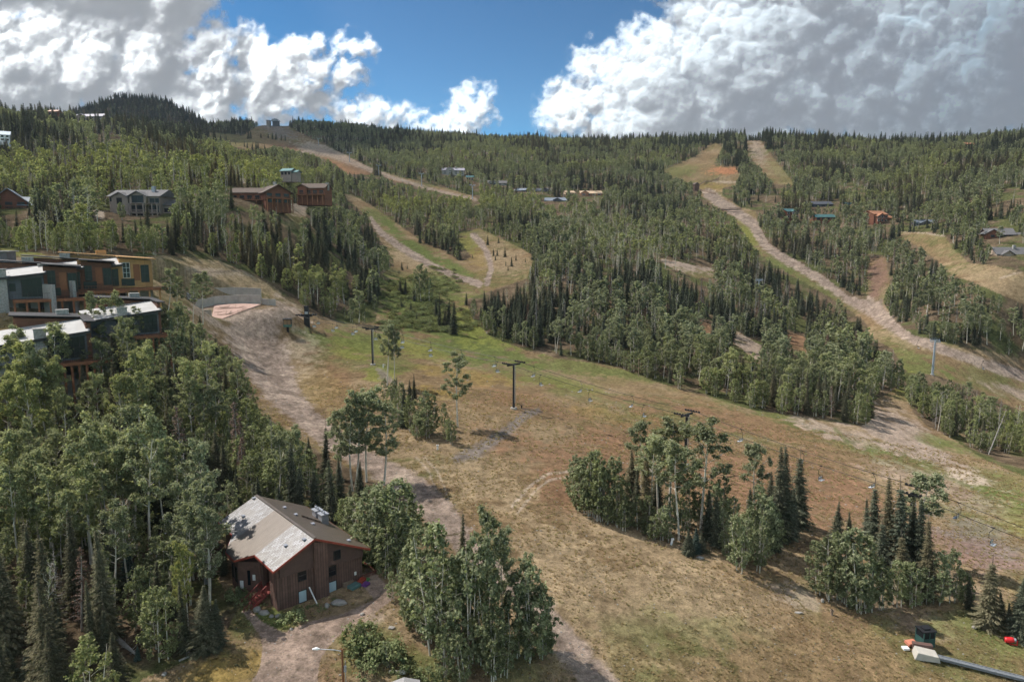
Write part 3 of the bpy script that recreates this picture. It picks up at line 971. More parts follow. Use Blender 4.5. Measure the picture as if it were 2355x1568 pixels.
def dead_aspen(seed, H=13.0):
    r_ = np.random.default_rng(seed)
    T, L = Geo(), Geo()

    def ax(t):
        return np.array([.3 * math.sin(3 * t + seed), .25 * math.sin(4 * t), t * H])
    T.tube([ax(i / 7) for i in range(8)], [.15 * (1 - .85 * i / 7) for i in range(8)], 6)
    cs = []
    for i in range(20):
        t = .45 + .53 * i / 20
        a = i * 2.4 + r_.normal() * .3
        l_ = 1.9 * (.5 + .6 * r_.random()) * (1.15 - .5 * t)
        p0 = ax(t)
        d = np.array([math.cos(a), math.sin(a), .55])
        p1 = p0 + d * l_ * .6
        p2 = p1 + np.array([d[0] * .3, d[1] * .3, .7]) * l_ * .6
        T.tube([p0, p1, p2], [.04, .026, .009], 4)
        for j in range(5):
            q = p0 + (p2 - p0) * (.3 + .65 * r_.random())
            e = q + np.array([r_.normal() * .5, r_.normal() * .5, .3 + .4 * r_.random()]) * l_ * .45
            T.tube([q, e], [.013, .004], 3)
            if r_.random() < .25:
                cs.append(e)
    if cs:
        leaf_cloud(L, r_, cs, [.3] * len(cs), 22, .11)
    return T, L


def shrub(seed, H=1.6, Rm=1.5, n=26, per=34, leaf=.10):
    r_ = np.random.default_rng(seed)
    T, L = Geo(), Geo()
    cs, rs = [], []
    for i in range(n):
        a, q = r_.random() * 6.28, r_.random() ** .6
        h = H * (1 - .6 * q * q) * (.55 + .45 * r_.random())
        c = (Rm * q * math.cos(a), Rm * q * math.sin(a), h)
        if i % 2 == 0:
            T.tube([(c[0] * .2, c[1] * .2, 0), c], [.025, .008], 3)
        cs.append(c)
        rs.append(.28 + .2 * r_.random())
    leaf_cloud(L, r_, cs, rs, per, leaf, flat=.85)
    return T, L


def geo_mesh(name, g, mat, r_seed=0, smooth=False, leaf=False):
    V, Fq = g.arrays()
    me = raw_mesh(name, V, Fq, smooth=smooth)
    me.materials.append(mat)
    if leaf:
        fattr(me, 'leafvar', np.random.default_rng(r_seed).random(len(Fq)), 'FACE')
    return me


def joint_mesh(name, T, tm, L, lm):
    V, Fq = T.arrays()
    k = len(Fq)
    if L.n:
        V2, F2 = L.arrays()
        Fq = np.concatenate([Fq, F2 + len(V)])
        V = np.concatenate([V, V2])
    mi = np.zeros(len(Fq), int)
    mi[k:] = 1
    me = raw_mesh(name, V, Fq, mi, smooth=False)
    me.materials.append(tm)
    me.materials.append(lm)
    fattr(me, 'leafvar', np.random.default_rng(3).random(len(Fq)), 'FACE')
    return me


# species: list of (trunk mesh, crown mesh or None, joint mesh, nominal height)
SP = {}


def species(name, gens, bark, leafm, H):
    L_ = []
    for i, (T, Lf) in enumerate(gens):
        tm = geo_mesh(name + '_trunk', T, M[bark], smooth=True)
        cm = geo_mesh(name + '_crown', Lf, M[leafm], i, leaf=True) if Lf.n else None
        L_.append((tm, cm, (T, Lf, M[bark], M[leafm]), H))
    SP[name] = L_


species('aspen', [aspen(1), aspen(2, bare=.5, spread=2.2), aspen(3, spread=2.8, lean=.06), aspen(4, bare=.36, spread=2.1, nl=17), aspen(5, bare=.55, spread=2.4, sparse=.8), aspen(6, bare=.4, lean=-.07, sparse=.85)], 'aspen_bark', 'aspen_leaf', 14.0)
species('young', [young(11), young(12, spread=1.5), young(13, spread=2.0, low=.1), young(14, low=.2), young(15, spread=1.4, low=.16)], 'aspen_bark', 'young_leaf', 8.0)
species('spruce', [spruce(21), spruce(22, Rm=1.4), spruce(23, Rm=1.55, dead_top=.12, ragged=.35), spruce(24, Rm=2.0, ragged=.3), spruce(25, Rm=1.25, ragged=.32, dead_top=.07), spruce(26, Rm=1.65, ragged=.2)], 'spruce_bark', 'needle', 12.0)
species('blue', [spruce(27, H=6, Rm=1.5, low=.02, ragged=.15, whorl=.22), spruce(28, H=6, Rm=1.3, low=.02, ragged=.15, whorl=.22)], 'spruce_bark', 'needle_blue', 6.0)
species('snag', [snag(31), snag(32, Rm=1.0), snag(33, Rm=1.5, nbr=110)], 'dead_wood', 'rust_needle', 12.0)
species('rust', [snag(35, needles=9, Rm=1.4, nbr=110), snag(36, needles=12, Rm=1.1, nbr=120)], 'dead_wood', 'rust_needle', 12.0)
species('deadaspen', [dead_aspen(41), dead_aspen(42), dead_aspen(43)], 'aspen_bark', 'aspen_leaf', 13.0)
species('shrub', [shrub(51), shrub(52, H=1.2, Rm=1.8), shrub(53, H=2.0, Rm=1.3)], 'spruce_bark', 'shrub_leaf', 1.7)

FAR = {
    'aspen': [aspen(61, per=9, leaf=.46, nl=11, sides=4), aspen(62, per=9, leaf=.46, bare=.5, nl=11, sides=4), aspen(63, per=9, leaf=.46, spread=2.9, nl=11, sides=4)],
    'young': [young(64, n=44, per=9, leaf=.36, sides=3), young(65, n=44, per=9, leaf=.36, spread=1.5, sides=3)],
    'spruce': [spruce(66, per=.45, size=2.1, whorl=.52), spruce(67, per=.45, size=2.1, whorl=.52, Rm=1.35), spruce(68, per=.45, size=2.1, whorl=.52, Rm=1.9, ragged=.35)],
    'snag': [snag(69, nbr=34), snag(70, nbr=30, Rm=1.0)],
    'rust': [snag(71, nbr=40, needles=4)],
    'deadaspen': [dead_aspen(72), dead_aspen(73)],
}
HN = {'aspen': 14.0, 'young': 8.0, 'spruce': 12.0, 'blue': 6.0, 'snag': 12.0, 'rust': 12.0, 'deadaspen': 13.0, 'shrub': 1.7}
BK = {'aspen': 'aspen_bark', 'young': 'aspen_bark', 'spruce': 'spruce_bark', 'blue': 'spruce_bark', 'snag': 'dead_wood', 'rust': 'dead_wood', 'deadaspen': 'aspen_bark', 'shrub': 'spruce_bark'}
LF = {'aspen': 'aspen_leaf', 'young': 'young_leaf', 'spruce': 'needle', 'blue': 'needle_blue', 'snag': 'rust_needle', 'rust': 'rust_needle', 'deadaspen': 'aspen_leaf', 'shrub': 'shrub_leaf'}


# ------------------------------------------------------------------ building kit
class MB:
    """collects boxes, slabs and tubes; build() links them as one mesh object"""
    def __init__(s):
        s.bm = bmesh.new()

    def box(s, x0, y0, z0, x1, y1, z1, bev=0):
        vs = [s.bm.verts.new(p) for p in ((x0, y0, z0), (x1, y0, z0), (x1, y1, z0), (x0, y1, z0), (x0, y0, z1), (x1, y0, z1), (x1, y1, z1), (x0, y1, z1))]
        for f in ((3, 2, 1, 0), (4, 5, 6, 7), (0, 1, 5, 4), (1, 2, 6, 5), (2, 3, 7, 6), (3, 0, 4, 7)):
            s.bm.faces.new([vs[i] for i in f])
        return s

    def prism(s, pts, d):
        """planar polygon pts (3-D) pushed by vector d"""
        a = [s.bm.verts.new(p) for p in pts]
        b = [s.bm.verts.new(tuple(p[k] + d[k] for k in range(3))) for p in pts]
        n = len(pts)
        s.bm.faces.new(a[::-1])
        s.bm.faces.new(b)
        for i in range(n):
            s.bm.faces.new([a[i], a[(i + 1) % n], b[(i + 1) % n], b[i]])
        return s

    def bar(s, p, q, w, h=None, up=(0, 0, 1)):
        """a beam of section w x h from p to q"""
        p, q = Vector(p), Vector(q)
        h = h or w
        d = (q - p).normalized()
        u = Vector(up)
        if abs(d.dot(u)) > .98:
            u = Vector((0, 1, 0))
        a = d.cross(u).normalized() * w / 2
        b = a.cross(d).normalized() * h / 2
        s.prism([tuple(p + a + b), tuple(p - a + b), tuple(p - a - b), tuple(p + a - b)], tuple(q - p))
        return s

    def tube(s, pts, r, n=8, cap=True):
        g = Geo()
        rr = r if isinstance(r, (list, tuple)) else [r] * len(pts)
        g.tube(pts, rr, n)
        V, Fq = g.arrays()
        vs = [s.bm.verts.new(tuple(p)) for p in V]
        for f in Fq:
            s.bm.faces.new([vs[i] for i in f])
        if cap:
            s.bm.faces.new(vs[:n][::-1])
            s.bm.faces.new(vs[-n:])
        return s

    def rock(s, c, r, seed, sq=(1, 1, .7), sub=2, amp=.28):
        g = bmesh.ops.create_icosphere(s.bm, subdivisions=sub, radius=1.0)
        rr = random.Random(seed)
        o = rr.random() * 50
        for v in g['verts']:
            n = v.co.copy()
            k = 1 + (float(fbm(n.x * 1.4 + o, n.y * 1.4 + n.z * 1.7, 3, .5)) - .5) * 2 * amp
            v.co = Vector((c[0] + n.x * k * r * sq[0], c[1] + n.y * k * r * sq[1], c[2] + n.z * k * r * sq[2]))
        return s

    def build(s, name, mat, parent=None, bevel=0, smooth=False):
        bmesh.ops.recalc_face_normals(s.bm, faces=s.bm.faces)
        me = bpy.data.meshes.new(name)
        s.bm.to_mesh(me)
        s.bm.free()
        if smooth:
            me.polygons.foreach_set('use_smooth', [True] * len(me.polygons))
        me.materials.append(mat)
        o = bpy.data.objects.new(name, me)
        col.objects.link(o)
        if parent is not None:
            o.parent = parent
        if bevel:
            b = o.modifiers.new('bevel', 'BEVEL')
            b.width = bevel
            b.segments = 1
        return o


def thing(name, label, cat, loc, rz=0.0, group=None, scale=1.0):
    o = bpy.data.objects.new(name, None)
    col.objects.link(o)
    o.location = loc
    o.rotation_euler = (0, 0, rz)
    o.scale = (scale,) * 3
    return tag(o, label, cat, group)


def striped(name, base, dark, freq, axis='X', rough=.7, metal=0.0, var=.2, width=.12, spec=.3):
    """boards, seams or courses: thin dark lines at an even pitch along one object axis"""
    m = bpy.data.materials.new(name)
    m.use_nodes = True
    m.node_tree.nodes.clear()
    t = NT(m.node_tree)
    po = t.add('ShaderNodeTexCoord').outputs['Object']
    sp = t.add('ShaderNodeSeparateXYZ', {0: po})
    x = sp.outputs[axis] if len(axis) == 1 else t.m('ADD', sp.outputs['X'], sp.outputs['Y'])
    w = t.m('FRACT', t.m('MULTIPLY', x, freq))
    ln = t.m('LESS_THAN', w, width)
    n = t.noise(po, 1.3, 5, .65)
    cell = t.add('ShaderNodeTexWhiteNoise', {'W': t.m('FLOOR', t.m('MULTIPLY', x, freq))}, noise_dimensions='1D').outputs[0]
    f = t.m('ADD', t.ramp(n, .25, .75, 1 - var, 1 + var, False), t.ramp(cell, 0, 1, -var * .5, var * .5, False))
    cc = t.mix(1.0, c3(*base), t.add('ShaderNodeCombineColor', {0: f, 1: f, 2: f}).outputs[0], 'MULTIPLY')
    cc = t.mix(ln, cc, c3(*dark))
    b = t.add('ShaderNodeBsdfPrincipled', {'Base Color': cc, 'Roughness': rough, 'Metallic': metal, 'Specular IOR Level': spec})
    bp = t.add('ShaderNodeBump', {'Height': t.m('SUBTRACT', 1.0, ln), 'Strength': .5, 'Distance': .03})
    t.l.new(bp.outputs[0], b.inputs['Normal'])
    t.l.new(b.outputs[0], t.add('ShaderNodeOutputMaterial').inputs[0])
    return m


def glass_mat(name, colr=(.02, .028, .035), rough=.08):
    m = simple_mat(name, colr, rough, spec=.3)
    return m


def make_mats():
    M['glass'] = glass_mat('window_glass', (.010, .013, .017), .22)
    M['blind'] = simple_mat('window_blind', (.42, .52, .56), .35, spec=.6)
    M['red_trim'] = simple_mat('red_trim', (.26, .055, .035), .6, var=(2, .2))
    M['red_wood'] = simple_mat('red_stained_wood', (.20, .045, .035), .65, var=(3, .25))
    M['brown_siding'] = striped('brown_siding', (.135, .077, .060), (.04, .023, .019), 3.2, 'XY', .85, var=.30)
    M['brown_plain'] = simple_mat('brown_paint', (.11, .065, .053), .8, var=(1.5, .2))
    M['roof_brown'] = striped('brown_ribbed_roof', (.135, .108, .085), (.06, .048, .038), 3.6, 'Y', .42, .25, .15, .16, .5)
    M['flashing'] = simple_mat('grey_flashing', (.30, .31, .34), .45, .4, var=(2, .15))
    M['steel'] = simple_mat('galvanised_steel', (.36, .37, .39), .45, .5, var=(3, .15))
    M['black_steel'] = simple_mat('black_steel', (.022, .022, .024), .5, .2)
    M['grey_steel'] = simple_mat('grey_painted_steel', (.30, .34, .38), .5, .2)
    M['white'] = simple_mat('white_paint', (.75, .75, .74), .5)
    M['concrete'] = simple_mat('concrete', (.34, .315, .285), .9, var=(.5, .22), bump=(6, .2))
    M['stone'] = simple_mat('stone_veneer', (.30, .285, .265), .9, var=(3.5, .45), bump=(4, .6))
    M['boulder'] = simple_mat('boulder', (.27, .25, .225), .9, var=(2, .35), bump=(3, .5))
    M['wood'] = simple_mat('weathered_wood', (.24, .17, .12), .85, var=(4, .3))
    M['plywood'] = striped('plywood', (.43, .235, .095), (.30, .16, .07), .41, 'X', .75, var=.18, width=.03)
    M['rust_siding'] = striped('rust_siding', (.155, .068, .040), (.08, .035, .02), 3.0, 'Z', .75, var=.2)
    M['grey_siding'] = striped('grey_siding', (.13, .135, .145), (.07, .072, .078), 3.0, 'Z', .75, var=.15)
    M['white_roof'] = simple_mat('pale_flat_roof', (.36, .35, .335), .7, var=(.6, .12))
    M['dark_trim'] = simple_mat('dark_trim', (.035, .032, .032), .6)
    M['cedar'] = simple_mat('cedar_beam', (.23, .095, .045), .7, var=(3, .2))
    # slate-like patched roof: overlapping courses in uneven greys
    m = bpy.data.materials.new('patched_metal_shingles')
    m.use_nodes = True
    m.node_tree.nodes.clear()
    t = NT(m.node_tree)
    po = t.add('ShaderNodeTexCoord').outputs['Object']
    br = t.add('ShaderNodeTexBrick', {'Vector': t.vm('MULTIPLY', t.add('ShaderNodeCombineXYZ', {0: t.add('ShaderNodeSeparateXYZ', {0: po}).outputs[0], 1: t.add('ShaderNodeSeparateXYZ', {0: po}).outputs[1], 2: 0.0}).outputs[0], (1.0, 1.0, 1.0)), 'Scale': 1.0, 'Mortar Size': .02, 'Brick Width': .42, 'Row Height': .30, 'Color1': c3(.125, .112, .10), 'Color2': c3(.25, .245, .25), 'Mortar': c3(.07, .063, .056)}, offset=.5)
    n = t.noise(po, .7, 4, .6)
    cc = t.mix(t.ramp(n, .36, .52, .35, 1.0), c3(.17, .155, .14), br.outputs['Color'])
    b = t.add('ShaderNodeBsdfPrincipled', {'Base Color': cc, 'Roughness': .45, 'Metallic': .15})
    t.l.new(b.outputs[0], t.add('ShaderNodeOutputMaterial').inputs[0])
    M['shingle'] = m


make_mats()


def window(parent, x0, z0, x1, z1, y=0.0, frame='dark_trim', pane='glass', nx=1, nz=1, axis='x', t_=.06):
    """a window on the plane y = const (facing -y), or x = const when axis is 'y' (facing -x)"""
    f = MB()
    p = MB()

    def bx(mb, a0, b0, a1, b1, d0, d1):
        if axis == 'x':
            mb.box(a0, y + d0, b0, a1, y + d1, b1)
        elif axis == 'y':
            mb.box(y + d0, a0, b0, y + d1, a1, b1)
        else:
            mb.box(y - d1, a0, b0, y - d0, a1, b1)
    for (a0, b0, a1, b1) in ((x0 - t_, z0 - t_, x1 + t_, z0), (x0 - t_, z1, x1 + t_, z1 + t_), (x0 - t_, z0, x0, z1), (x1, z0, x1 + t_, z1)):
        bx(f, a0, b0, a1, b1, -.07, .05)
    for i in range(1, nx):
        xx = x0 + (x1 - x0) * i / nx
        bx(f, xx - .03, z0, xx + .03, z1, -.06, .0)
    for i in range(1, nz):
        zz = z0 + (z1 - z0) * i / nz
        bx(f, x0, zz - .03, x1, zz + .03, -.055, .0)
    bx(p, x0, z0, x1, z1, -.02, .0)
    w = f.build('window', M[frame], parent)
    p.build('pane', M[pane], w)
    return w


def railing(mb, p, q, h=1.0, n=10, w=.05):
    p, q = Vector(p), Vector(q)
    up = Vector((0, 0, h))
    mb.bar(p + up, q + up, w * 1.6, w)
    mb.bar(p + up * .12, q + up * .12, w, w)
    for i in range(n + 1):
        a = p + (q - p) * i / n
        k = w * (1.6 if i in (0, n) else .7)
        mb.bar(a, a + up, k, k)


# ------------------------------------------------------------------ the brown house
def brown_house():
    ang = math.atan2(.656, .755)
    t = thing('brown_house', 'dark brown two-storey house with a red-edged grey metal roof beside the gravel driveway', 'house', (-26.2, 71.4, CAMZ - 40.6), ang)
    RZ, RX, SL = 7.5, 4.4, .48

    def zl(x):
        return RZ - SL * abs(RX - x)
    W, Dp = 10.6, 16.4
    # shell: gable outline extruded in two depths, with the left bay
    mb = MB()
    mb.prism([(0, 0, -3.2), (W, 0, -3.2), (W, 0, zl(W) - .14), (RX, 0, RZ - .14), (0, 0, zl(0) - .14)], (0, 1.5, 0))          # front slab
    mb.prism([(1.7, 1.5, -3.2), (W - 1.9, 1.5, -3.2), (W - 1.9, 1.5, zl(W - 1.9) - .15), (RX, 1.5, RZ - .15), (1.7, 1.5, zl(1.7) - .15)], (0, 3.3, 0))   # behind the porch
    mb.prism([(0, 4.8, -3.2), (W - .2, 4.8, -3.2), (W - .2, 4.8, zl(W - .2) - .16), (RX, 4.8, RZ - .16), (0, 4.8, zl(0) - .16)], (0, Dp - 4.8, 0))
    mb.prism([(0, 5.2, -3.2), (-1.75, 7.0, -3.2), (-1.75, 9.3, -3.2), (0, 11.6, -3.2)], (0, 0, 3.2 + 3.95))
    mb.build('wall', M['brown_siding'], t)
    up = MB()
    up.prism([(.35, -.26, 3.95), (RX - .1, -.26, 3.95), (RX - .1, -.26, zl(RX - .1) - .2), (.35, -.26, zl(.35) - .2)], (0, .24, 0))
    up.prism([(6.0, -.26, 3.55), (W, -.26, 3.35), (W, -.26, zl(W) - .2), (6.0, -.26, zl(6.0) - .2)], (0, .24, 0))
    up.build('upper_wall', M['brown_plain'], t)
    ch = MB().box(RX - .1, -.62, -3.2, RX + 1.55, -.01, 6.2)
    ch.prism([(RX - .1, -.62, 6.2), (RX + 1.55, -.62, 6.2), (RX + 1.55, -.62, 6.62), (RX - .1, -.62, 7.15)], (0, .6, 0))
    ch.build('chimney_chase', M['brown_siding'], t)
    # roof planes
    th = .12

    def plane(poly, mat, name='roof', parent=t, lift=0.0):
        m = MB()
        pts = [(x, y, zl(x) + lift) for x, y in poly]
        m.prism(pts, (0, 0, th))
        return m.build(name, mat, parent)
    rf = plane([(RX, -.75), (RX, 17.1), (11.3, 17.1), (11.3, -.75)], M['roof_brown'])
    plane([(RX, -.75), (-.55, -.75), (-.55, 4.7), (RX, 4.7)][::-1], M['shingle'], 'roof')
    plane([(RX, 4.7), (-.55, 4.7), (-2.25, 6.6), (-2.25, 9.5), (-1.5, 10.6), (RX, 10.6)][::-1], M['roof_brown'], 'roof')
    plane([(RX, 10.6), (-1.5, 10.6), (-.55, 12.0), (-.55, 17.1), (RX, 17.1)][::-1], M['shingle'], 'roof')
    MB().bar((RX, -.78, RZ + th + .03), (RX, 17.1, RZ + th + .03), .36, .08).build('ridge_cap', M['roof_brown'], rf)
    # red fascia along eaves and gable
    fa = MB()
    edge = [(11.3, -.75), (RX, -.75), (-.55, -.75)]
    for (a, b) in zip(edge[:-1], edge[1:]):
        fa.bar((a[0], a[1] - .03, zl(a[0]) - .02), (b[0], b[1] - .03, zl(b[0]) - .02), .06, .24)
    fa.build('gable_fascia', M['red_trim'], t)
    fb = MB()
    e2 = [(-.58, -.75), (-.58, 4.7), (-2.28, 6.6), (-2.28, 9.5), (-1.5, 10.65), (-.58, 12.0), (-.58, 17.1)]
    for (a, b) in zip(e2[:-1], e2[1:]):
        fb.bar((a[0], a[1], zl(a[0]) - .03), (b[0], b[1], zl(b[0]) - .03), .06, .22)
    fb.bar((11.33, -.75, zl(11.3) - .03), (11.33, 17.1, zl(11.3) - .03), .06, .22)
    fb.build('eave_fascia', M['red_trim'], t)
    # roof vents
    for (x, y) in ((2.0, 1.9), (3.6, .4), (1.6, 14.2), (3.9, 16.6), (6.4, 12.6), (6.6, 9.6), (7.3, 6.2), (9.4, .9)):
        v = MB().box(x - .14, y - .2, zl(x), x + .14, y + .2, zl(x) + .26)
        v.box(x - .2, y - .26, zl(x) + .262, x + .2, y + .26, zl(x) + .31)
        v.build('roof_vent', M['flashing'], rf)
    # chimney with two flues, grey metal, and its saddle
    for (ya, yb) in ((7.9, 9.0), (9.7, 10.8)):
        MB().box(9.3, ya, 3.4, 10.2, yb, 6.25).build('chimney', M['flashing'], t)
    cs = MB()
    cs.prism([(9.3, 7.9, zl(9.3) + .1), (7.2, 9.3, zl(7.2) + .14), (9.3, 10.7, zl(9.3) + .1)], (0, 0, .25))
    cs.build('chimney_saddle', M['roof_brown'], rf)
    for yy in (8.45, 10.25):
        k = MB().box(9.2, yy - .66, 6.25, 10.3, yy + .66, 6.36)
        for y2 in (yy - .28, yy + .28):
            k.tube([(9.75, y2, 6.36), (9.75, y2, 6.62)], .11, 10)
            k.tube([(9.75, y2, 6.64), (9.75, y2, 6.72)], [.19, .12], 10)
        k.build('flue_cap', M['steel'], t)
    # front windows
    window(t, 2.55, 2.75, 3.45, 4.05 - .15, 0, nz=2)
    window(t, 2.5, .15, 3.4, 1.5, 0, pane='blind')
    window(t, 6.85, 4.0 + .05, 7.65, 5.1, -.26)
    window(t, 6.2, 2.1, 7.1, 3.2, 0, nz=2)
    window(t, 6.2, .1, 7.1, 1.35, 0, pane='blind')
    # utility cupboard and meter
    d = MB().box(7.9, -.32, -.75, 9.25, -.01, .75)
    d.box(7.95, -.35, -.7, 8.55, -.322, .7)
    d.box(8.6, -.35, -.7, 9.2, -.322, .7)
    d.build('utility_cupboard', M['wood'], t)
    MB().box(9.5, -.1, 1.2, 9.75, -.004, 1.6).build('meter_box', M['white'], t)
    # back right corner: posts, balcony and deck with red rails
    dk = MB()
    dk.box(W - 1.95, 1.52, 2.45, W + .6, 4.7, 2.6)
    dk.box(W - 1.95, 1.52, -.35, W + 1.9, 4.7, -.2)
    railing(dk, (W + .55, 1.6, 2.6), (W + .55, 4.6, 2.6), .95, 14)
    railing(dk, (W + .02, .05, -.2), (W + 1.9, .05, -.2), .95, 10)
    railing(dk, (W + 1.9, .05, -.2), (W + 1.9, 3.0, -.2), .95, 14)
    dk.box(W + .02, .0, -.35, W + 1.95, 1.5, -.2)
    dk.build('deck', M['red_wood'], t)
    ps = MB()
    for (x, y) in ((W + .5, 1.7), (W + .5, 4.5), (W + 1.85, .1), (W + 1.85, 4.5)):
        ps.box(x - .09, y - .09, -3.2, x + .09, y + .09, (zl(W + .5) - .3) if x < W + 1 else .7)
    ps.build('post', M['brown_plain'], t)
    st = MB()
    for i in range(6):
        st.box(W + 1.96 + i * .3, .35, -.38 - i * .17, W + 2.26 + i * .3, 1.4, -.32 - i * .17)
    railing(st, (W + 1.96, .3, -.3), (W + 3.7, .3, -1.3), .9, 8)
    st.build('deck_stairs', M['red_wood'], t)
    pr = MB()
    pr.prism([(W + .1, 4.8, 2.0), (W + 2.3, 4.8, 1.5), (W + 2.3, 7.2, 1.5), (W + .1, 7.2, 2.0)], (0, 0, .1))
    pr.build('porch_roof', M['roof_brown'], t)
    # left: porch pillar, entry stairs, recess floor, door, windows and notices
    MB().box(.02, 1.6, -3.2, .5, 2.05, zl(.2) - .2).box(.1, 4.2, -3.2, .4, 4.7, zl(.2) - .2).build('porch_pillar', M['brown_siding'], t)
    pf = MB().box(-.3, 2.1, 1.25, 1.68, 4.75, 1.4)
    pf.build('porch_floor', M['red_wood'], t)
    sr = MB()
    n = 9
    for i in range(n):
        sr.box(-.3 - .29 * (i + 1), 2.35, 1.2 - .2 * (i + 1), -.3 - .29 * i, 3.75, 1.25 - .2 * (i + 1))
    for yy in (2.3, 3.8):
        sr.bar((-.3, yy, 1.2), (-.3 - .29 * n, yy, 1.2 - .2 * n), .06, .28)
        railing(sr, (-.3, yy, 1.3), (-.3 - .29 * n, yy, 1.3 - .2 * n), .95, 7, .06)
    sr.build('entry_stairs', M['red_wood'], t)
    MB().box(1.62, 3.0, 1.4, 1.69, 4.0, 3.5).build('front_door', M['red_wood'], t)
    window(t, 7.3, 1.2, 8.0, 3.0, -1.75, axis='y')
    window(t, 5.8 + 2.7, 1.4, 9.0, 3.1, -1.75, axis='y')
    # chamfered wall of the bay: a narrow window and two white notices, set along the diagonal
    dv = Vector((-1.75, 1.8, 0)).normalized()
    nv = Vector((-dv.y, dv.x, 0)) * -1
    nv = Vector((-1.8, -1.75, 0)).normalized()
    p0 = Vector((0, 5.2, 0))

    def on_bay(a0, a1, z0, z1, nm, mat, dd=.05):
        q0, q1 = p0 + dv * a0 + nv * .004, p0 + dv * a1 + nv * .004
        MB().prism([(q0.x, q0.y, z0), (q1.x, q1.y, z0), (q1.x, q1.y, z1), (q0.x, q0.y, z1)], tuple(nv * dd)).build(nm, mat, t)
    on_bay(1.05, 1.4, 1.1, 2.9, 'narrow_window', M['glass'])
    on_bay(.45, .78, 1.7, 2.4, 'notice', M['white'])
    on_bay(1.95, 2.35, .6, 1.6, 'notice', M['white'])
    # foundation line
    return t, ang


HOUSE, H_ANG = brown_house()


def house_pt(x, y, z=0.0):
    o = HOUSE.location
    return (o.x + x * math.cos(H_ANG) - y * math.sin(H_ANG), o.y + x * math.sin(H_ANG) + y * math.cos(H_ANG), o.z + z)


def on_ground(x, y, dz=0.0):
    return (x, y, float(hgt(x, y)) + dz)


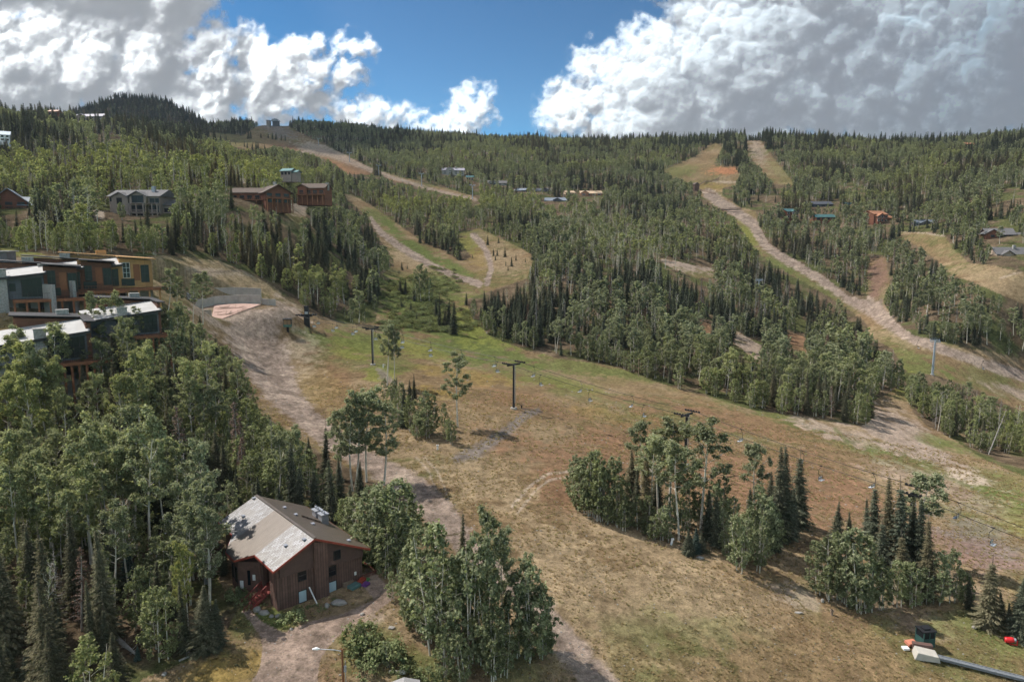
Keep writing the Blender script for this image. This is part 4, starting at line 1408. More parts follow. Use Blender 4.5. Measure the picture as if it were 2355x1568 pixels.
# ------------------------------------------------------------------ modern townhouses
def townhouse(label, refpx, Y, rz, wall, wall2, chim, scale=1.0, deep=4.0, rw=13.0):
    s_, k_ = ray(*refpx)
    scale *= 1.22
    rx, rz_, ry = 2.3 * scale, 3.1 * scale, 0.0
    X = s_ * Y
    Z = k_ * Y + CAMZ
    ox, oy = X - math.cos(rz) * rx, Y - math.sin(rz) * rx
    t = thing('townhouse', label, 'townhouse', (ox, oy, Z - rz_), rz, None, scale)
    w, w2 = M[wall], M[wall2]
    CB, DP = 8.0, 13.5
    q = 1.0
    # basement, with the retaining wall it stands on
    MB().box(-6 * q, 1.6, -deep, rw * q, DP, 2.6).build('basement', M['concrete'], t)
    # left wing under a roof that rises to the right
    zl = lambda x: 5.7 + (x + 6 * q) * .115
    a, b = -6 * q, 5.5 * q
    MB().prism([(a, .3, 2.6), (b, .3, 2.6), (b, .3, zl(b) - .3), (a, .3, zl(a) - .3)], (0, DP - .6, 0)).build('left_wing_wall', w, t)
    MB().prism([(a - .5, -.9, zl(a - .5)), (b + .5, -.9, zl(b + .5)), (b + .5, CB, zl(b + .5) + 1.25), (a - .5, CB, zl(a - .5) + 1.25)], (0, 0, -.12)).build('roof', M['white_roof'], t)
    MB().prism([(a - .5, -.95, zl(a - .5) - .34), (b + .55, -.95, zl(b + .55) - .34), (b + .55, -.95, zl(b + .55) + .06), (a - .5, -.95, zl(a - .5) + .06)], (0, -.06, 0)).build('fascia', M['dark_trim'], t)
    # tall back wing, its roof falling to the right
    zr = lambda x: 9.2 - (x + 3.5) * .085
    c, d = -3.5, rw * q
    MB().prism([(c, CB, 2.7), (b + .02, CB, 2.7), (b + .02, CB, zr(b) - .3), (c, CB, zr(c) - .3)], (0, DP - CB + .1, 0)).build('clerestory_wall', w2, t)
    MB().prism([(b + .02, .9, 2.6), (d, .9, 2.6), (d, .9, zr(d) - .3), (b + .02, .9, zr(b) - .3)], (0, DP - .9, 0)).build('right_wing_wall', w2, t)
    rp = MB()
    rp.prism([(b - .2, -.3, zr(b)), (d + .7, -.3, zr(d + .7)), (d + .7, DP + .6, zr(d + .7)), (b - .2, DP + .6, zr(b))], (0, 0, .16))
    rp.prism([(c - .5, CB - .6, zr(c - .5)), (b - .202, CB - .6, zr(b - .2)), (b - .202, DP + .6, zr(b - .2)), (c - .5, DP + .6, zr(c - .5))], (0, 0, .16))
    rp.build('upper_roof', w2 if wall == 'plywood' else M['dark_trim'], t)
    # great glazed front of the left wing
    x0, x1 = 2.3 * q, 5.2 * q
    g = MB().prism([(x0, .28, 2.95), (x1, .28, 2.95), (x1, .28, zl(x1) - .75), (x0, .28, zl(x0) - .75)], (0, -.08, 0))
    gw = g.build('glass_front', M['glass'], t)
    mu = MB()
    for i in range(5):
        xx = x0 + (x1 - x0) * i / 4
        mu.box(xx - .04, .12, 2.95, xx + .04, .195, zl(xx) - .75)
    mu.box(x0, .12, 4.5, x1, .19, 4.58)
    mu.build('mullions', M['dark_trim'], gw)
    window(t, .6, 4.0, 1.4, 5.2, .3, nx=1, nz=2, frame='white' if wall == 'plywood' else 'dark_trim')
    # right wing: tall divided window, open recess, corner window
    if rw > 7:
        window(t, b + .6, 4.5, b + 1.7, 7.3, .9, frame='white' if wall == 'plywood' else 'dark_trim', nx=2, nz=3)
    if rw > 7:
        MB().box(b + 2.3, .84, 3.9, b + 3.4, .896, 7.0).build('recess_panel', M['cedar'], t)
    if rw > 10:
        window(t, b + 3.6, 3.6, b + 4.9, 6.8, .9, nx=2, nz=2)
    if rw > 7:
        MB().box(b + .2, .8, 2.95, b + 2.4, .896, 4.3).build('patio_door', M['glass'], t)
    # deck on posts with a rail
    dk = MB().box(1.0, -2.3, 2.35, d + 2.2, 1.58, 2.55)
    dk.box(1.0, -2.36, 2.1, d + 2.2, -2.2, 2.6)
    dk.build('deck', M['cedar'], t)
    for i in range(7):
        xx = 1.2 + (d + .8 - 1.2) * i / 6
        MB().box(xx - .16, -2.2, -deep, xx + .16, -1.9, 2.34).build('deck_post', M['cedar'] if wall != 'plywood' else M['plywood'], t)
    if wall != 'plywood':
        rl = MB()
        railing(rl, (1.0, -2.25, 2.6), (d + 2.2, -2.25, 2.6), 1.0, 26, .04)
        rl.build('railing', M['dark_trim'] if wall == 'grey_siding' else M['cedar'], t)
    for i, xx in enumerate((1.6, 4.6, 7.6, 10.4)[:4 if rw > 12 else 2]):
        window(t, xx, .2, xx + 1.6, 2.2, 1.6, nx=2)
    # chimneys
    MB().box(-1.2, -.6, -deep, .35, .28, zl(0) + 1.3).box(-1.3, -.7, zl(0) + 1.302, .45, .9, zl(0) + 1.45).build('chimney', M[chim], t)
    MB().box(2.2, 10.4, zr(2) - .2, 4.0, 11.8, zr(2) + .9).build('roof_stack', M[chim], t)
    if rw > 12:
        MB().box(9.5, 10.4, zr(9) - .2, 11.0, 11.8, zr(9) + .8).build('roof_stack', M[chim], t)
    for (xx, yy) in ((-4, 6), (-3.6, 6.2), (-5.5, 4.5), (.5, 3.2)):
        MB().tube([(xx, yy, zl(xx) - .1), (xx, yy, zl(xx) + .7)], .07, 6).build('vent_pipe', M['steel'], t)
    return t


def zl_(x, y):
    return (x * .30026, 470.8 + y * .30026)


townhouse('unfinished plywood-clad townhouse at the right end of the upper row', zl_(775, 622), 168, R(33), 'plywood', 'plywood', 'plywood', 1.08, rw=11.0)
townhouse('rust-brown townhouse with a stone fin wall in the middle of the upper row', zl_(480, 645), 160, R(33), 'rust_siding', 'rust_siding', 'stone', 1.02, rw=10.5)
townhouse('grey townhouse with a stone chimney at the left edge of the upper row', zl_(172, 700), 149, R(33), 'grey_siding', 'rust_siding', 'stone', 1.04, rw=10.5)
townhouse('grey townhouse half hidden by aspens in the lower row with a broad pale roof', zl_(488, 1172), 123, R(36), 'grey_siding', 'rust_siding', 'stone', .98, 7, 6.2)
townhouse('grey townhouse behind aspens in the lower row nearest the concrete foundation', zl_(1075, 975), 140, R(36), 'grey_siding', 'rust_siding', 'stone', .92, 7, 6.0)


def stone_fin(label, px, Y, L_, Hh, rz):
    s_, k_ = ray(*px)
    o = MB().box(0, 0, -6, .7, L_, Hh).build('stone_wall', M['stone'])
    o.location = (s_ * Y, Y, k_ * Y + CAMZ - Hh + .2)
    o.rotation_euler = (0, 0, rz)
    tag(o, label, 'wall')


stone_fin('stone fin wall between the grey and the rust-brown townhouse', zl_(395, 620), 149, 4, 5.4, R(60))
stone_fin('stone fin wall at the right end of the rust-brown townhouse deck', zl_(552, 590), 154, 4, 5.2, R(60))
o = MB().box(0, 0, -5, 7, 7, 3.4).build('wall', M['grey_siding'], thing('townhouse', 'grey townhouse corner with a pale roof edge at the left edge above the others', 'townhouse', (-139, 178, CAMZ - 5.2), R(20)))
MB().box(-.6, -.6, 3.42, 7.6, 7.6, 3.7).build('roof', M['white_roof'], o.parent)


# ------------------------------------------------------------------ concrete foundation
def foundation():
    pts = [zl_(1500, 800), zl_(1615, 735), zl_(1715, 730), zl_(1815, 722), zl_(1995, 752), zl_(1700, 870), zl_(1500, 860)]
    base = ground_at(*zl_(1750, 860))
    zf = base[2] + .25
    t = thing('concrete_foundation', 'unfinished concrete foundation walls with a reddish floor beside the dirt road', 'foundation', (base[0], base[1], zf))

    def P(x, y):
        s_, k_ = ray(*zl_(x, y))
        Y = (zf - CAMZ - .16 * base[1]) / (k_ - .16)
        return Vector((s_ * Y - base[0], Y - base[1], .16 * (Y - base[1])))

    def wall(seq, h0, h1, nm='wall'):
        m = MB()
        for (a, b) in zip(seq[:-1], seq[1:]):
            p, q = P(*a), P(*b)
            m.prism([tuple(p + Vector((0, 0, -2.5))), tuple(q + Vector((0, 0, -2.5))), (q.x, q.y, q.z + h1), (p.x, p.y, p.z + h0)], (0, .35, 0))
        m.build(nm, M['concrete'], t)
    wall([(1500, 790), (1600, 775), (1640, 765), (1720, 757), (1822, 752), (1998, 755)], 2.7, 2.7)
    wall([(1498, 862), (1618, 862)], 2.2, 2.3)
    wall([(1560, 722), (1665, 716), (1800, 712), (1890, 716), (2000, 722)], 3.6, 3.6, 'upper_wall')
    wall([(2003, 752), (2050, 757), (2108, 757)], 1.5, 1.4, 'low_wall')
    wall([(1400, 800), (1498, 800)], 1.6, 1.6, 'low_wall')
    fl = MB()
    pp = [P(1620, 862), P(1700, 872), P(1998, 762), P(1822, 756), P(1720, 761), P(1640, 769)]
    fl.prism([(p.x, p.y, p.z + .02) for p in pp], (0, 0, -.5))
    fl.build('floor_slab', simple_mat('red_membrane', (.36, .235, .19), .8, var=(1.2, .2)), t)
    jo = MB()
    rr = random.Random(5)
    for i in range(26):
        a, b = rr.random(), rr.random() * .8 + .1
        p = P(1640 + 300 * a * (1 - b * .6), 772 + 85 * b)
        an = R(20) + (R(90) if rr.random() < .25 else 0)
        L_ = 1.5 + 3 * rr.random()
        jo.bar((p.x, p.y, p.z + .1), (p.x + math.cos(an) * L_, p.y + math.sin(an) * L_, p.z + .1 + .16 * math.sin(an) * L_), .12, .10)
    jo.build('boards', M['wood'], t)
    rb = MB()
    for i in range(40):
        c = ground_at(*zl_(1430 + rr.random() * 90, 665 + rr.random() * 70))
        rb.rock((c[0], c[1], c[2]), .25 + .45 * rr.random(), i, sub=1)
    tag(rb.build('rubble', M['boulder']), 'heap of pale broken stone behind the concrete foundation', kind='stuff')


foundation()


# ------------------------------------------------------------------ gabled houses on the hillsides
def gable_house(name, label, u, v, w, h, dep, rz, wall, roof, Y=None, ridge='x', pitch=.5, cols=3, rows=2, chimney=None, deck=None, wing=None, trim='dark_trim', cross=None, group=None, over=.6):
    x, y, z = ground_at(u, v)
    if Y:
        s_, k_ = ray(u, v)
        x, y, z = s_ * Y, Y, k_ * Y + CAMZ
    t = thing(name, label, 'house', (x, y, z), rz, group)
    M_w = M[wall] if isinstance(wall, str) else wall
    M_r = M[roof] if isinstance(roof, str) else roof

    def block(x0, x1, y0, y1, hh, rd, nm=''):
        m = MB()
        if rd == 'x':
            rise = (y1 - y0) / 2 * pitch
            m.prism([(x0, y0, -4), (x0, y1, -4), (x0, y1, hh), (x0, (y0 + y1) / 2, hh + rise), (x0, y0, hh)], (x1 - x0, 0, 0))
        else:
            rise = (x1 - x0) / 2 * pitch
            m.prism([(x0, y0, -4), (x1, y0, -4), (x1, y0, hh), ((x0 + x1) / 2, y0, hh + rise), (x0, y0, hh)], (0, y1 - y0, 0))
        m.build(nm + 'wall', M_w, t)
        r = MB()
        th = .25
        for sg in (-1, 1):
            if rd == 'x':
                yc = (y0 + y1) / 2
                ye = yc + sg * ((y1 - y0) / 2 + over)
                ze = hh + rise - pitch * ((y1 - y0) / 2 + over) + .05
                r.prism([(x0 - over, yc, hh + rise + .05), (x1 + over, yc, hh + rise + .05), (x1 + over, ye, ze), (x0 - over, ye, ze)], (0, 0, th))
            else:
                xc = (x0 + x1) / 2
                xe = xc + sg * ((x1 - x0) / 2 + over)
                ze = hh + rise - pitch * ((x1 - x0) / 2 + over) + .05
                r.prism([(xc, y0 - over, hh + rise + .05), (xc, y1 + over, hh + rise + .05), (xe, y1 + over, ze), (xe, y0 - over, ze)], (0, 0, th))
        r.build(nm + 'roof', M_r, t)
        return hh + rise
    top = block(-w / 2, w / 2, 0, dep, h, ridge)
    if cross:
        cx, cw, cy, chh = cross
        block(cx - cw / 2, cx + cw / 2, -cy, dep * .5, chh, 'y', 'gable_')
    if wing:
        a, b, wd, wh = wing
        block(a, b, 1.0, 1.0 + wd, wh, 'x', 'wing_')
    for r_i in range(rows):
        for c_i in range(cols):
            xx = -w / 2 + w * (c_i + .5) / cols
            ww = w / cols * .28
            zz = .9 + r_i * (h - .4) / rows
            yy = 0.0
            if cross and abs(xx - cross[0]) < cross[1] / 2:
                yy = -cross[2]
            window(t, xx - ww, zz, xx + ww, zz + (h / rows) * .5, yy, frame=trim, t_=.12)
    if chimney:
        a, b, hh = chimney
        MB().box(a - .7, b - .6, h - 1, a + .7, b + .6, top + hh).build('chimney', M['stone'], t)
    if deck:
        dz, dp, mt = deck
        m = MB().box(-w / 2 - .3, -dp, dz - .25, w / 2 + .3, -.01, dz)
        railing(m, (-w / 2, -dp, dz), (w / 2, -dp, dz), 1.0, 22, .1)
        for i in range(6):
            xx = -w / 2 + w * i / 5
            m.box(xx - .15, -dp, -4, xx + .15, -dp + .3, dz - .25)
        m.build('deck', M[mt], t)
    return t


def houses():
    grey_st = simple_mat('taupe_stucco', (.24, .20, .175), .85, var=(.6, .12))
    shing = simple_mat('grey_shingles', (.12, .115, .115), .85, var=(1.5, .25))
    brown_sh = simple_mat('brown_shingles', (.095, .068, .053), .85, var=(1.2, .25))
    logs = striped('red_logs', (.165, .062, .034), (.06, .024, .015), 2.5, 'Z', .7, var=.25)
    slate = simple_mat('blue_grey_roof', (.20, .225, .26), .5, .2, var=(1, .15))
    teal = simple_mat('teal_metal_roof', (.075, .16, .155), .45, .3, var=(1, .15))
    dark = simple_mat('dark_shingles', (.065, .07, .085), .8, var=(1, .2))
    pale = simple_mat('pale_wood_sheathing', (.50, .36, .24), .8, var=(1, .15))
    orange = simple_mat('orange_metal_roof', (.32, .145, .075), .55, var=(1, .15))
    tan_st = simple_mat('tan_stone_wall', (.36, .28, .215), .85, var=(1.5, .3))
    blueT = simple_mat('blue_tarpaulin', (.06, .22, .48), .5, var=(1, .15))
    lilac = simple_mat('pale_grey_roof', (.30, .28, .32), .6, var=(1, .12))
    whiteR = simple_mat('pale_blue_roof', (.42, .48, .55), .5, var=(1, .12))
    M.update(grey_st=grey_st, shing=shing, logs=logs)
    # the grey lodge
    s_, k_ = ray(321, 506)
    Y = 300.0
    t = thing('grey_lodge', 'big taupe lodge with two grey gables, balconies and four rows of windows', 'house', (s_ * Y, Y, k_ * Y + CAMZ), R(-4))

    def bl(nm, pts, d, mat):
        MB().prism(pts, d).build(nm, mat, t)
    bl('wall', [(-13, 0, -3), (9.5, 0, -3), (9.5, 0, 10.2), (-13, 0, 10.2)], (0, 13, 0), grey_st)
    bl('right_wing_wall', [(9.52, 2, -3), (13.6, 2, -3), (13.6, 2, 6.2), (9.52, 2, 6.2)], (0, 10, 0), grey_st)
    bl('roof', [(-13.8, -.8, 10.0), (-13.8, 6.5, 13.2), (-13.8, 13.8, 10.0)], (24.2, 0, 0), shing)
    bl('right_wing_roof', [(9.6, 1.2, 6.3), (9.6, 7, 8.7), (9.6, 12.8, 6.3)], (4.8, 0, 0), shing)
    for (cx, cw, hz, nm) in ((-7.5, 7.2, 9.6, 'left'), (.6, 7.4, 10.0, 'middle')):
        bl('gable_wall', [(cx - cw / 2, -1.3, -3), (cx + cw / 2, -1.3, -3), (cx + cw / 2, -1.3, hz), (cx, -1.3, hz + cw * .25), (cx - cw / 2, -1.3, hz)], (0, 1.28, 0), grey_st)
        r = MB()
        for sg in (-1, 1):
            r.prism([(cx, -2.1, hz + cw * .25 + .1), (cx + sg * (cw / 2 + .7), -2.1, hz - .25), (cx + sg * (cw / 2 + .7), 6, hz - .25), (cx, 6, hz + cw * .25 + .1)], (0, 0, .28))
        r.build('gable_roof', shing, t)
    for (x0, x1, z0, z1, y) in ((-12.6, -11.6, 8, 9.4, 0), (-8.8, -6.6, 6.6, 9.2, -1.3), (-8.8, -6.9, 3.9, 5.3, -1.3), (-12.6, -11.2, .2, 1.6, 0), (-8.6, -6.8, .2, 2.0, -1.3), (-3.6, -2.9, 8.4, 9.6, 0), (-1.9, 3.1, 7.4, 10.2, -1.3), (5.3, 7.2, 7.3, 9.0, 0), (7.7, 9.2, 7.3, 9.0, 0), (10.3, 12.6, 3.4, 4.9, 2), (10.3, 12.6, .2, 1.8, 2)):
        window(t, x0, z0, x1, z1, y, t_=.14, nx=2 if x1 - x0 > 1.6 else 1)
    for (x0, x1, y) in ((-4.0, -3.05 + 0, 0), (-2.4, 3.6, -1.3), (4.6, 9.0, 0)):
        for z0 in (3.2, -.4):
            MB().box(x0 if x0 > -4 else -3.9, y - .03, z0, x1, y - .005, z0 + 2.9).build('balcony_opening', M['glass'], t)
        if x0 > -3:
            m = MB().box(x0 - .3, y - 1.6, 2.85, x1 + .3, y - .01, 3.1)
            railing(m, (x0 - .2, y - 1.55, 3.1), (x1 + .2, y - 1.55, 3.1), 1.1, 18, .09)
            for xx in (x0 - .1, (x0 + x1) / 2, x1 + .1):
                m.box(xx - .22, y - 1.6, -3, xx + .22, y - 1.2, 6.8)
            m.box(x0 - .3, y - 1.6, 6.8, x1 + .3, y - .01, 7.0)
            m.build('balcony', grey_st, t)
    MB().box(3.9, 4, 11, 5.3, 5.2, 14.6).build('chimney', M['flashing'], t)
    # red log houses
    gable_house('log_lodge', 'long red log lodge with a brown shingle roof, the larger of the two', 583, 466, 22, 4.6, 9, R(-3), logs, brown_sh, Y=330, cols=6, rows=1, chimney=(9.5, 3, 3.0), deck=(1.2, 2.2, 'cedar'))
    gable_house('log_lodge', 'tall gabled red log house joined to the right end of the log lodge', 640, 470, 12, 5.6, 14, R(38), logs, brown_sh, Y=329, ridge='y', pitch=.55, cols=3, rows=2, deck=(2.6, 2.6, 'cedar'), over=1.3)
    gable_house('log_house', 'smaller red log house with a brown hipped roof right of the lodge', 717, 453, 13, 4.2, 9, R(-8), logs, brown_sh, Y=338, cols=4, rows=1, chimney=(6.4, 4, .6), deck=(1.0, 2.6, 'cedar'), cross=(-4.5, 4.5, 1.0, 4.6))
    gable_house('log_house', 'red timber house with a steep blue-grey roof at the left edge', 22, 487, 13, 4.5, 14, R(28), logs, slate, Y=300, ridge='y', pitch=.8, cols=3, rows=2, deck=(1.2, 2, 'cedar'), wing=(4, 13, 7, 3.6), over=1.2)
    # far houses: name label u v(base) width height depth turn wall roof
    D_ = [
        ('pale blue roofs among the trees on the upper left hillside', 240, 322, 16, 4, 10, 5, grey_st, whiteR, 760, {}), ('second pale blue roof right of the first on the upper left hillside', 286, 323, 15, 3, 10, -10, grey_st, whiteR, 770, {}),
        ('wide pale grey roof high on the left below the skyline', 203, 280, 38, 6, 16, -6, grey_st, lilac, 860, {'cross': (-8, 12, 2, 6)}), ('small tan cabin at the far upper left', 122, 266, 9, 4, 7, 0, logs, orange, 720, {}), ('white sloping roof at the left edge above the green belt', 6, 326, 9, 5, 12, 30, M['white'], whiteR, 520, {}),
        ('pale blue-roofed house above the red log lodge', 657, 405, 8, 3.4, 7, -15, grey_st, teal, 480, {'wing': (3, 8, 5, 2.5)}),
        ('grey-and-white weathered house in the far centre', 1042, 402, 26, 5, 12, 4, M['stone'], lilac, 830, {'cross': (-4, 9, 2, 6), 'chimney': (3, 4, 2)}), ('tiny teal-roofed cabin in the far centre', 1080, 416, 8, 4, 7, 0, pale, teal, 800, {}),
        ('grey gabled house half hidden right of the teal cabin', 1144, 432, 21, 5, 12, 6, M['stone'], shing, 780, {'cross': (-6, 8, 2, 6)}), ('small slate-roofed house left of the dark pair', 1195, 447, 12, 4, 9, -20, dark, slate, 745, {}), ('long dark house behind the grey garage', 1244, 450, 20, 5, 11, 0, dark, dark, 750, {'cross': (4, 8, 2, 5.5)}),
        ('dark garage with a wide slate roof in the far centre', 1277, 471, 22, 4, 12, -10, dark, slate, 690, {'cross': (2, 8, 2, 4.5)}), ('bare timber house frame beside the orange-gabled house', 1311, 452, 11, 4, 8, 20, pale, pale, 745, {}), ('new pale-roofed house with two orange gables in the far centre', 1359, 456, 23, 5, 11, 3, orange, pale, 745, {'cross': (-7, 8, 2, 5.5)}), ('little brown shed roof above the orange-gabled house', 1336, 424, 8, 3, 7, 40, dark, brown_sh, 850, {}),
        ('teal-roofed timber house left of the right-hand cabins', 1820, 503, 12, 6, 9, 25, logs, teal, 590, {'cross': (2, 6, 2, 6)}), ('dark flat cabin above the teal-roofed houses', 1886, 480, 22, 4, 10, 0, dark, dark, 640, {}), ('low teal-roofed house among aspens on the right', 1898, 508, 17, 3, 9, 5, logs, teal, 580, {}), ('small pale teal gable among trees on the right', 1958, 484, 9, 5, 8, 20, dark, teal, 640, {}),
        ('orange log house with a stacked orange roof on the right', 2024, 512, 16, 6.5, 11, 24, logs, orange, 560, {'cross': (-3, 8, 3, 5), 'wing': (7, 16, 7, 4)}), ('slate-roofed dark cabin beside the pale gravel drive', 2124, 528, 13, 5, 9, -20, dark, slate, 520, {'cross': (1, 6, 2, 5)}), ('green-roofed house near the right edge high on the slope', 2330, 458, 17, 4, 9, 0, dark, teal, 640, {}),
        ('pale teal roof just above the brown gabled house', 2312, 521, 14, 3, 8, 0, dark, teal, 500, {}), ('small orange cabin high on the right ridge slope', 2229, 339, 11, 4, 8, 0, logs, orange, 900, {}),
    ]
    for (lb, u, v, w, h, d, rz, wm, rm, Y, kw) in D_:
        gable_house('hillside_house', lb, u, v, w, h, d, R(rz), wm, rm, Y=Y, cols=4 if w > 14 else 3, rows=1 if h < 5 else 2, trim='white' if h > 4.5 else 'dark_trim', **kw)
    # house wrapped in blue sheeting
    t = gable_house('hillside_house', 'half-built house under bright blue sheeting with an orange section at its left', 1771, 474, 16, 3, 9, R(0), pale, blueT, Y=690, cols=4, rows=1, wing=(-19, -8, 8, 4.2))
    MB().box(-17, .6, 4.3, -8.4, 5, 6.4).build('orange_sheathing', orange, t)
    gable_house('timber_house', 'brown timber house with a big dark gable and grey roofs near the right edge', 2300, 557, 15, 5, 12, R(-14), logs, shing, Y=440, ridge='x', pitch=.6, cols=4, rows=2, cross=(-5.5, 8, 2.5, 5.5), wing=(7, 13, 8, 3.5), chimney=(2, 6, 1.5), over=1.0)
    gable_house('stone_house', 'pale stone house with a grey roof and wooden gable at the right edge', 2326, 610, 17, 6.5, 11, R(-6), tan_st, shing, Y=398, ridge='x', pitch=.65, cols=5, rows=2, cross=(-3.5, 6, 2, 6.3), chimney=(2.5, 4, 1.5), deck=(2.6, 2.4, 'cedar'), trim='white', over=.8)
    # summit buildings, hut and bridge
    for (u, v, w, lb) in ((616, 283, 6, 'small square hut on the summit left of the lift station'), (633, 284, 11, 'dark lift station with an arched roof on the summit')):
        s_, k_ = ray(u, v)
        Y = 1340
        t = thing('summit_building', lb, 'building', (s_ * Y, Y, k_ * Y + CAMZ), 0)
        MB().box(-w / 2, 0, -8, w / 2, 8, 4).build('wall', grey_st if w < 10 else dark, t)
        if w > 10:
            MB().prism([(-w * .7, -2, 4.02), (w * .6, -2, 4.02), (w * .45, -2, 7.2), (0, -2, 8.6), (-w * .5, -2, 7.2)], (0, 12, 0)).build('roof', slate, t)
        else:
            MB().box(-w / 2 - .6, -.6, 4.02, w / 2 + .6, 8.6, 4.8).build('roof', dark, t)
    s_, k_ = ray(1602, 437)
    Y = 745
    t = thing('ski_run_hut', 'small dark brown hut standing where the far right run meets the trees', 'hut', (s_ * Y, Y, k_ * Y + CAMZ), R(20))
    MB().box(-3, 0, -2, 3, 5, 5.6).build('wall', M['brown_plain'], t)
    MB().prism([(-3.5, -.5, 5.5), (3.5, -.5, 5.5), (0, -.5, 8)], (0, 6, 0)).build('roof', brown_sh, t)
    a, b = ground_at(1656, 486), ground_at(1702, 489)
    z = max(a[2], b[2]) + 1.4
    t = thing('foot_bridge', 'long dark bridge across the right-hand run above the dirt road', 'bridge', (a[0], a[1], z), math.atan2(b[1] - a[1], b[0] - a[0]))
    L_ = math.hypot(b[0] - a[0], b[1] - a[1])
    MB().box(0, 0, -.5, L_, 3, 0).build('deck', M['dark_trim'], t)
    m = MB()
    railing(m, (0, 0, 0), (L_, 0, 0), 1.2, 20, .16)
    railing(m, (0, 3, 0), (L_, 3, 0), 1.2, 20, .16)
    m.build('railing', M['brown_plain'], t)
    # fence of logs on the far right run
    for seq, lb in ((((1606, 428), (1622, 420), (1640, 418), (1652, 413)), 'upper log fence across the far right run'), (((1606, 440), (1630, 444), (1645, 448)), 'lower log fence across the far right run')):
        pp = [ground_at(*q) for q in seq]
        t = thing('log_fence', lb, 'fence', pp[0])
        m = MB()
        for (p, q) in zip(pp[:-1], pp[1:]):
            P, Q = Vector(p) - Vector(pp[0]), Vector(q) - Vector(pp[0])
            for hz in (.6, 1.3, 2.0):
                m.bar(P + Vector((0, 0, hz)), Q + Vector((0, 0, hz)), .28, .28)
            for i in range(6):
                a = P + (Q - P) * i / 5
                m.bar(a, a + Vector((0, 0, 2.3)), .3, .3)
        m.build('rails_and_posts', M['wood'], t)


houses()


# ------------------------------------------------------------------ chairlifts
LINE = []


def lift_tower(label, x, y, z, h, rz, mat, big=False, group=None, lean=0.0):
    t = thing('lift_tower', label, 'lift tower', (x, y, z), rz, group)
    r0, r1 = (.42, .30) if big else (.30, .24)
    MB().tube([(0, 0, -1), (0, 0, h)], [r0, r1], 14).build('pole', mat, t, smooth=False)
    MB().tube([(0, 0, -.8), (0, 0, .35)], .75, 12).build('footing', M['concrete'], t)
    w = 2.6 if big else 2.1
    MB().box(-w, -.16, h - .2, w, .16, h + .14).build('crossarm', mat, t)
    for sg in (-1, 1):
        s = MB()
        s.box(sg * w - .06, -1.7, h + .2, sg * w + .06, 1.7, h + .36)
        for i in range(6):
            yy = -1.5 + 3.0 * i / 5
            s.tube([(sg * w - .08, yy, h + .42), (sg * w + .08, yy, h + .42)], .2, 10)
        s.build('sheave_train', mat, t)
    lad = MB()
    for sx in (-.2, .2):
        lad.bar((sx, -r0 - .16, 1.5), (sx, -r0 - .16, h), .05)
    for i in range(int((h - 1.5) / .5)):
        lad.bar((-.2, -r0 - .16, 1.7 + i * .5), (.2, -r0 - .16, 1.7 + i * .5), .035)
    lad.build('ladder', M['steel'] if not big else mat, t)
    if big:
        g = MB()
        for sg in (-1, 1):
            railing(g, (sg * (w - .5), -1.5, h + .3), (sg * (w - .5), 1.5, h + .3), .8, 5, .06)
        g.build('catwalk', mat, t)
    return t


def chair_mesh():
    """two-seat chair hanging from the rope at the origin"""
    hg = MB()
    hg.tube([(0, 0, 0), (0, .0, -.25), (0, .38, -.75), (0, .38, -1.55), (0, 0, -1.7)], .035, 6)
    hg.tube([(-.55, 0, -1.7), (.55, 0, -1.7)], .03, 6)
    for sx in (-.55, .55):
        hg.tube([(sx, 0, -1.7), (sx, .05, -2.35), (sx, -.42, -2.4)], .028, 6)
        hg.tube([(sx, .0, -1.98), (sx, -.35, -1.98)], .025, 6)
    hg.box(-.06, -.25, -.05, .06, .25, .08)
    st = MB().box(-.53, -.46, -2.38, .53, .02, -2.31)
    bk = MB().box(-.53, .02, -2.2, .53, .07, -1.85)
    return hg, st, bk


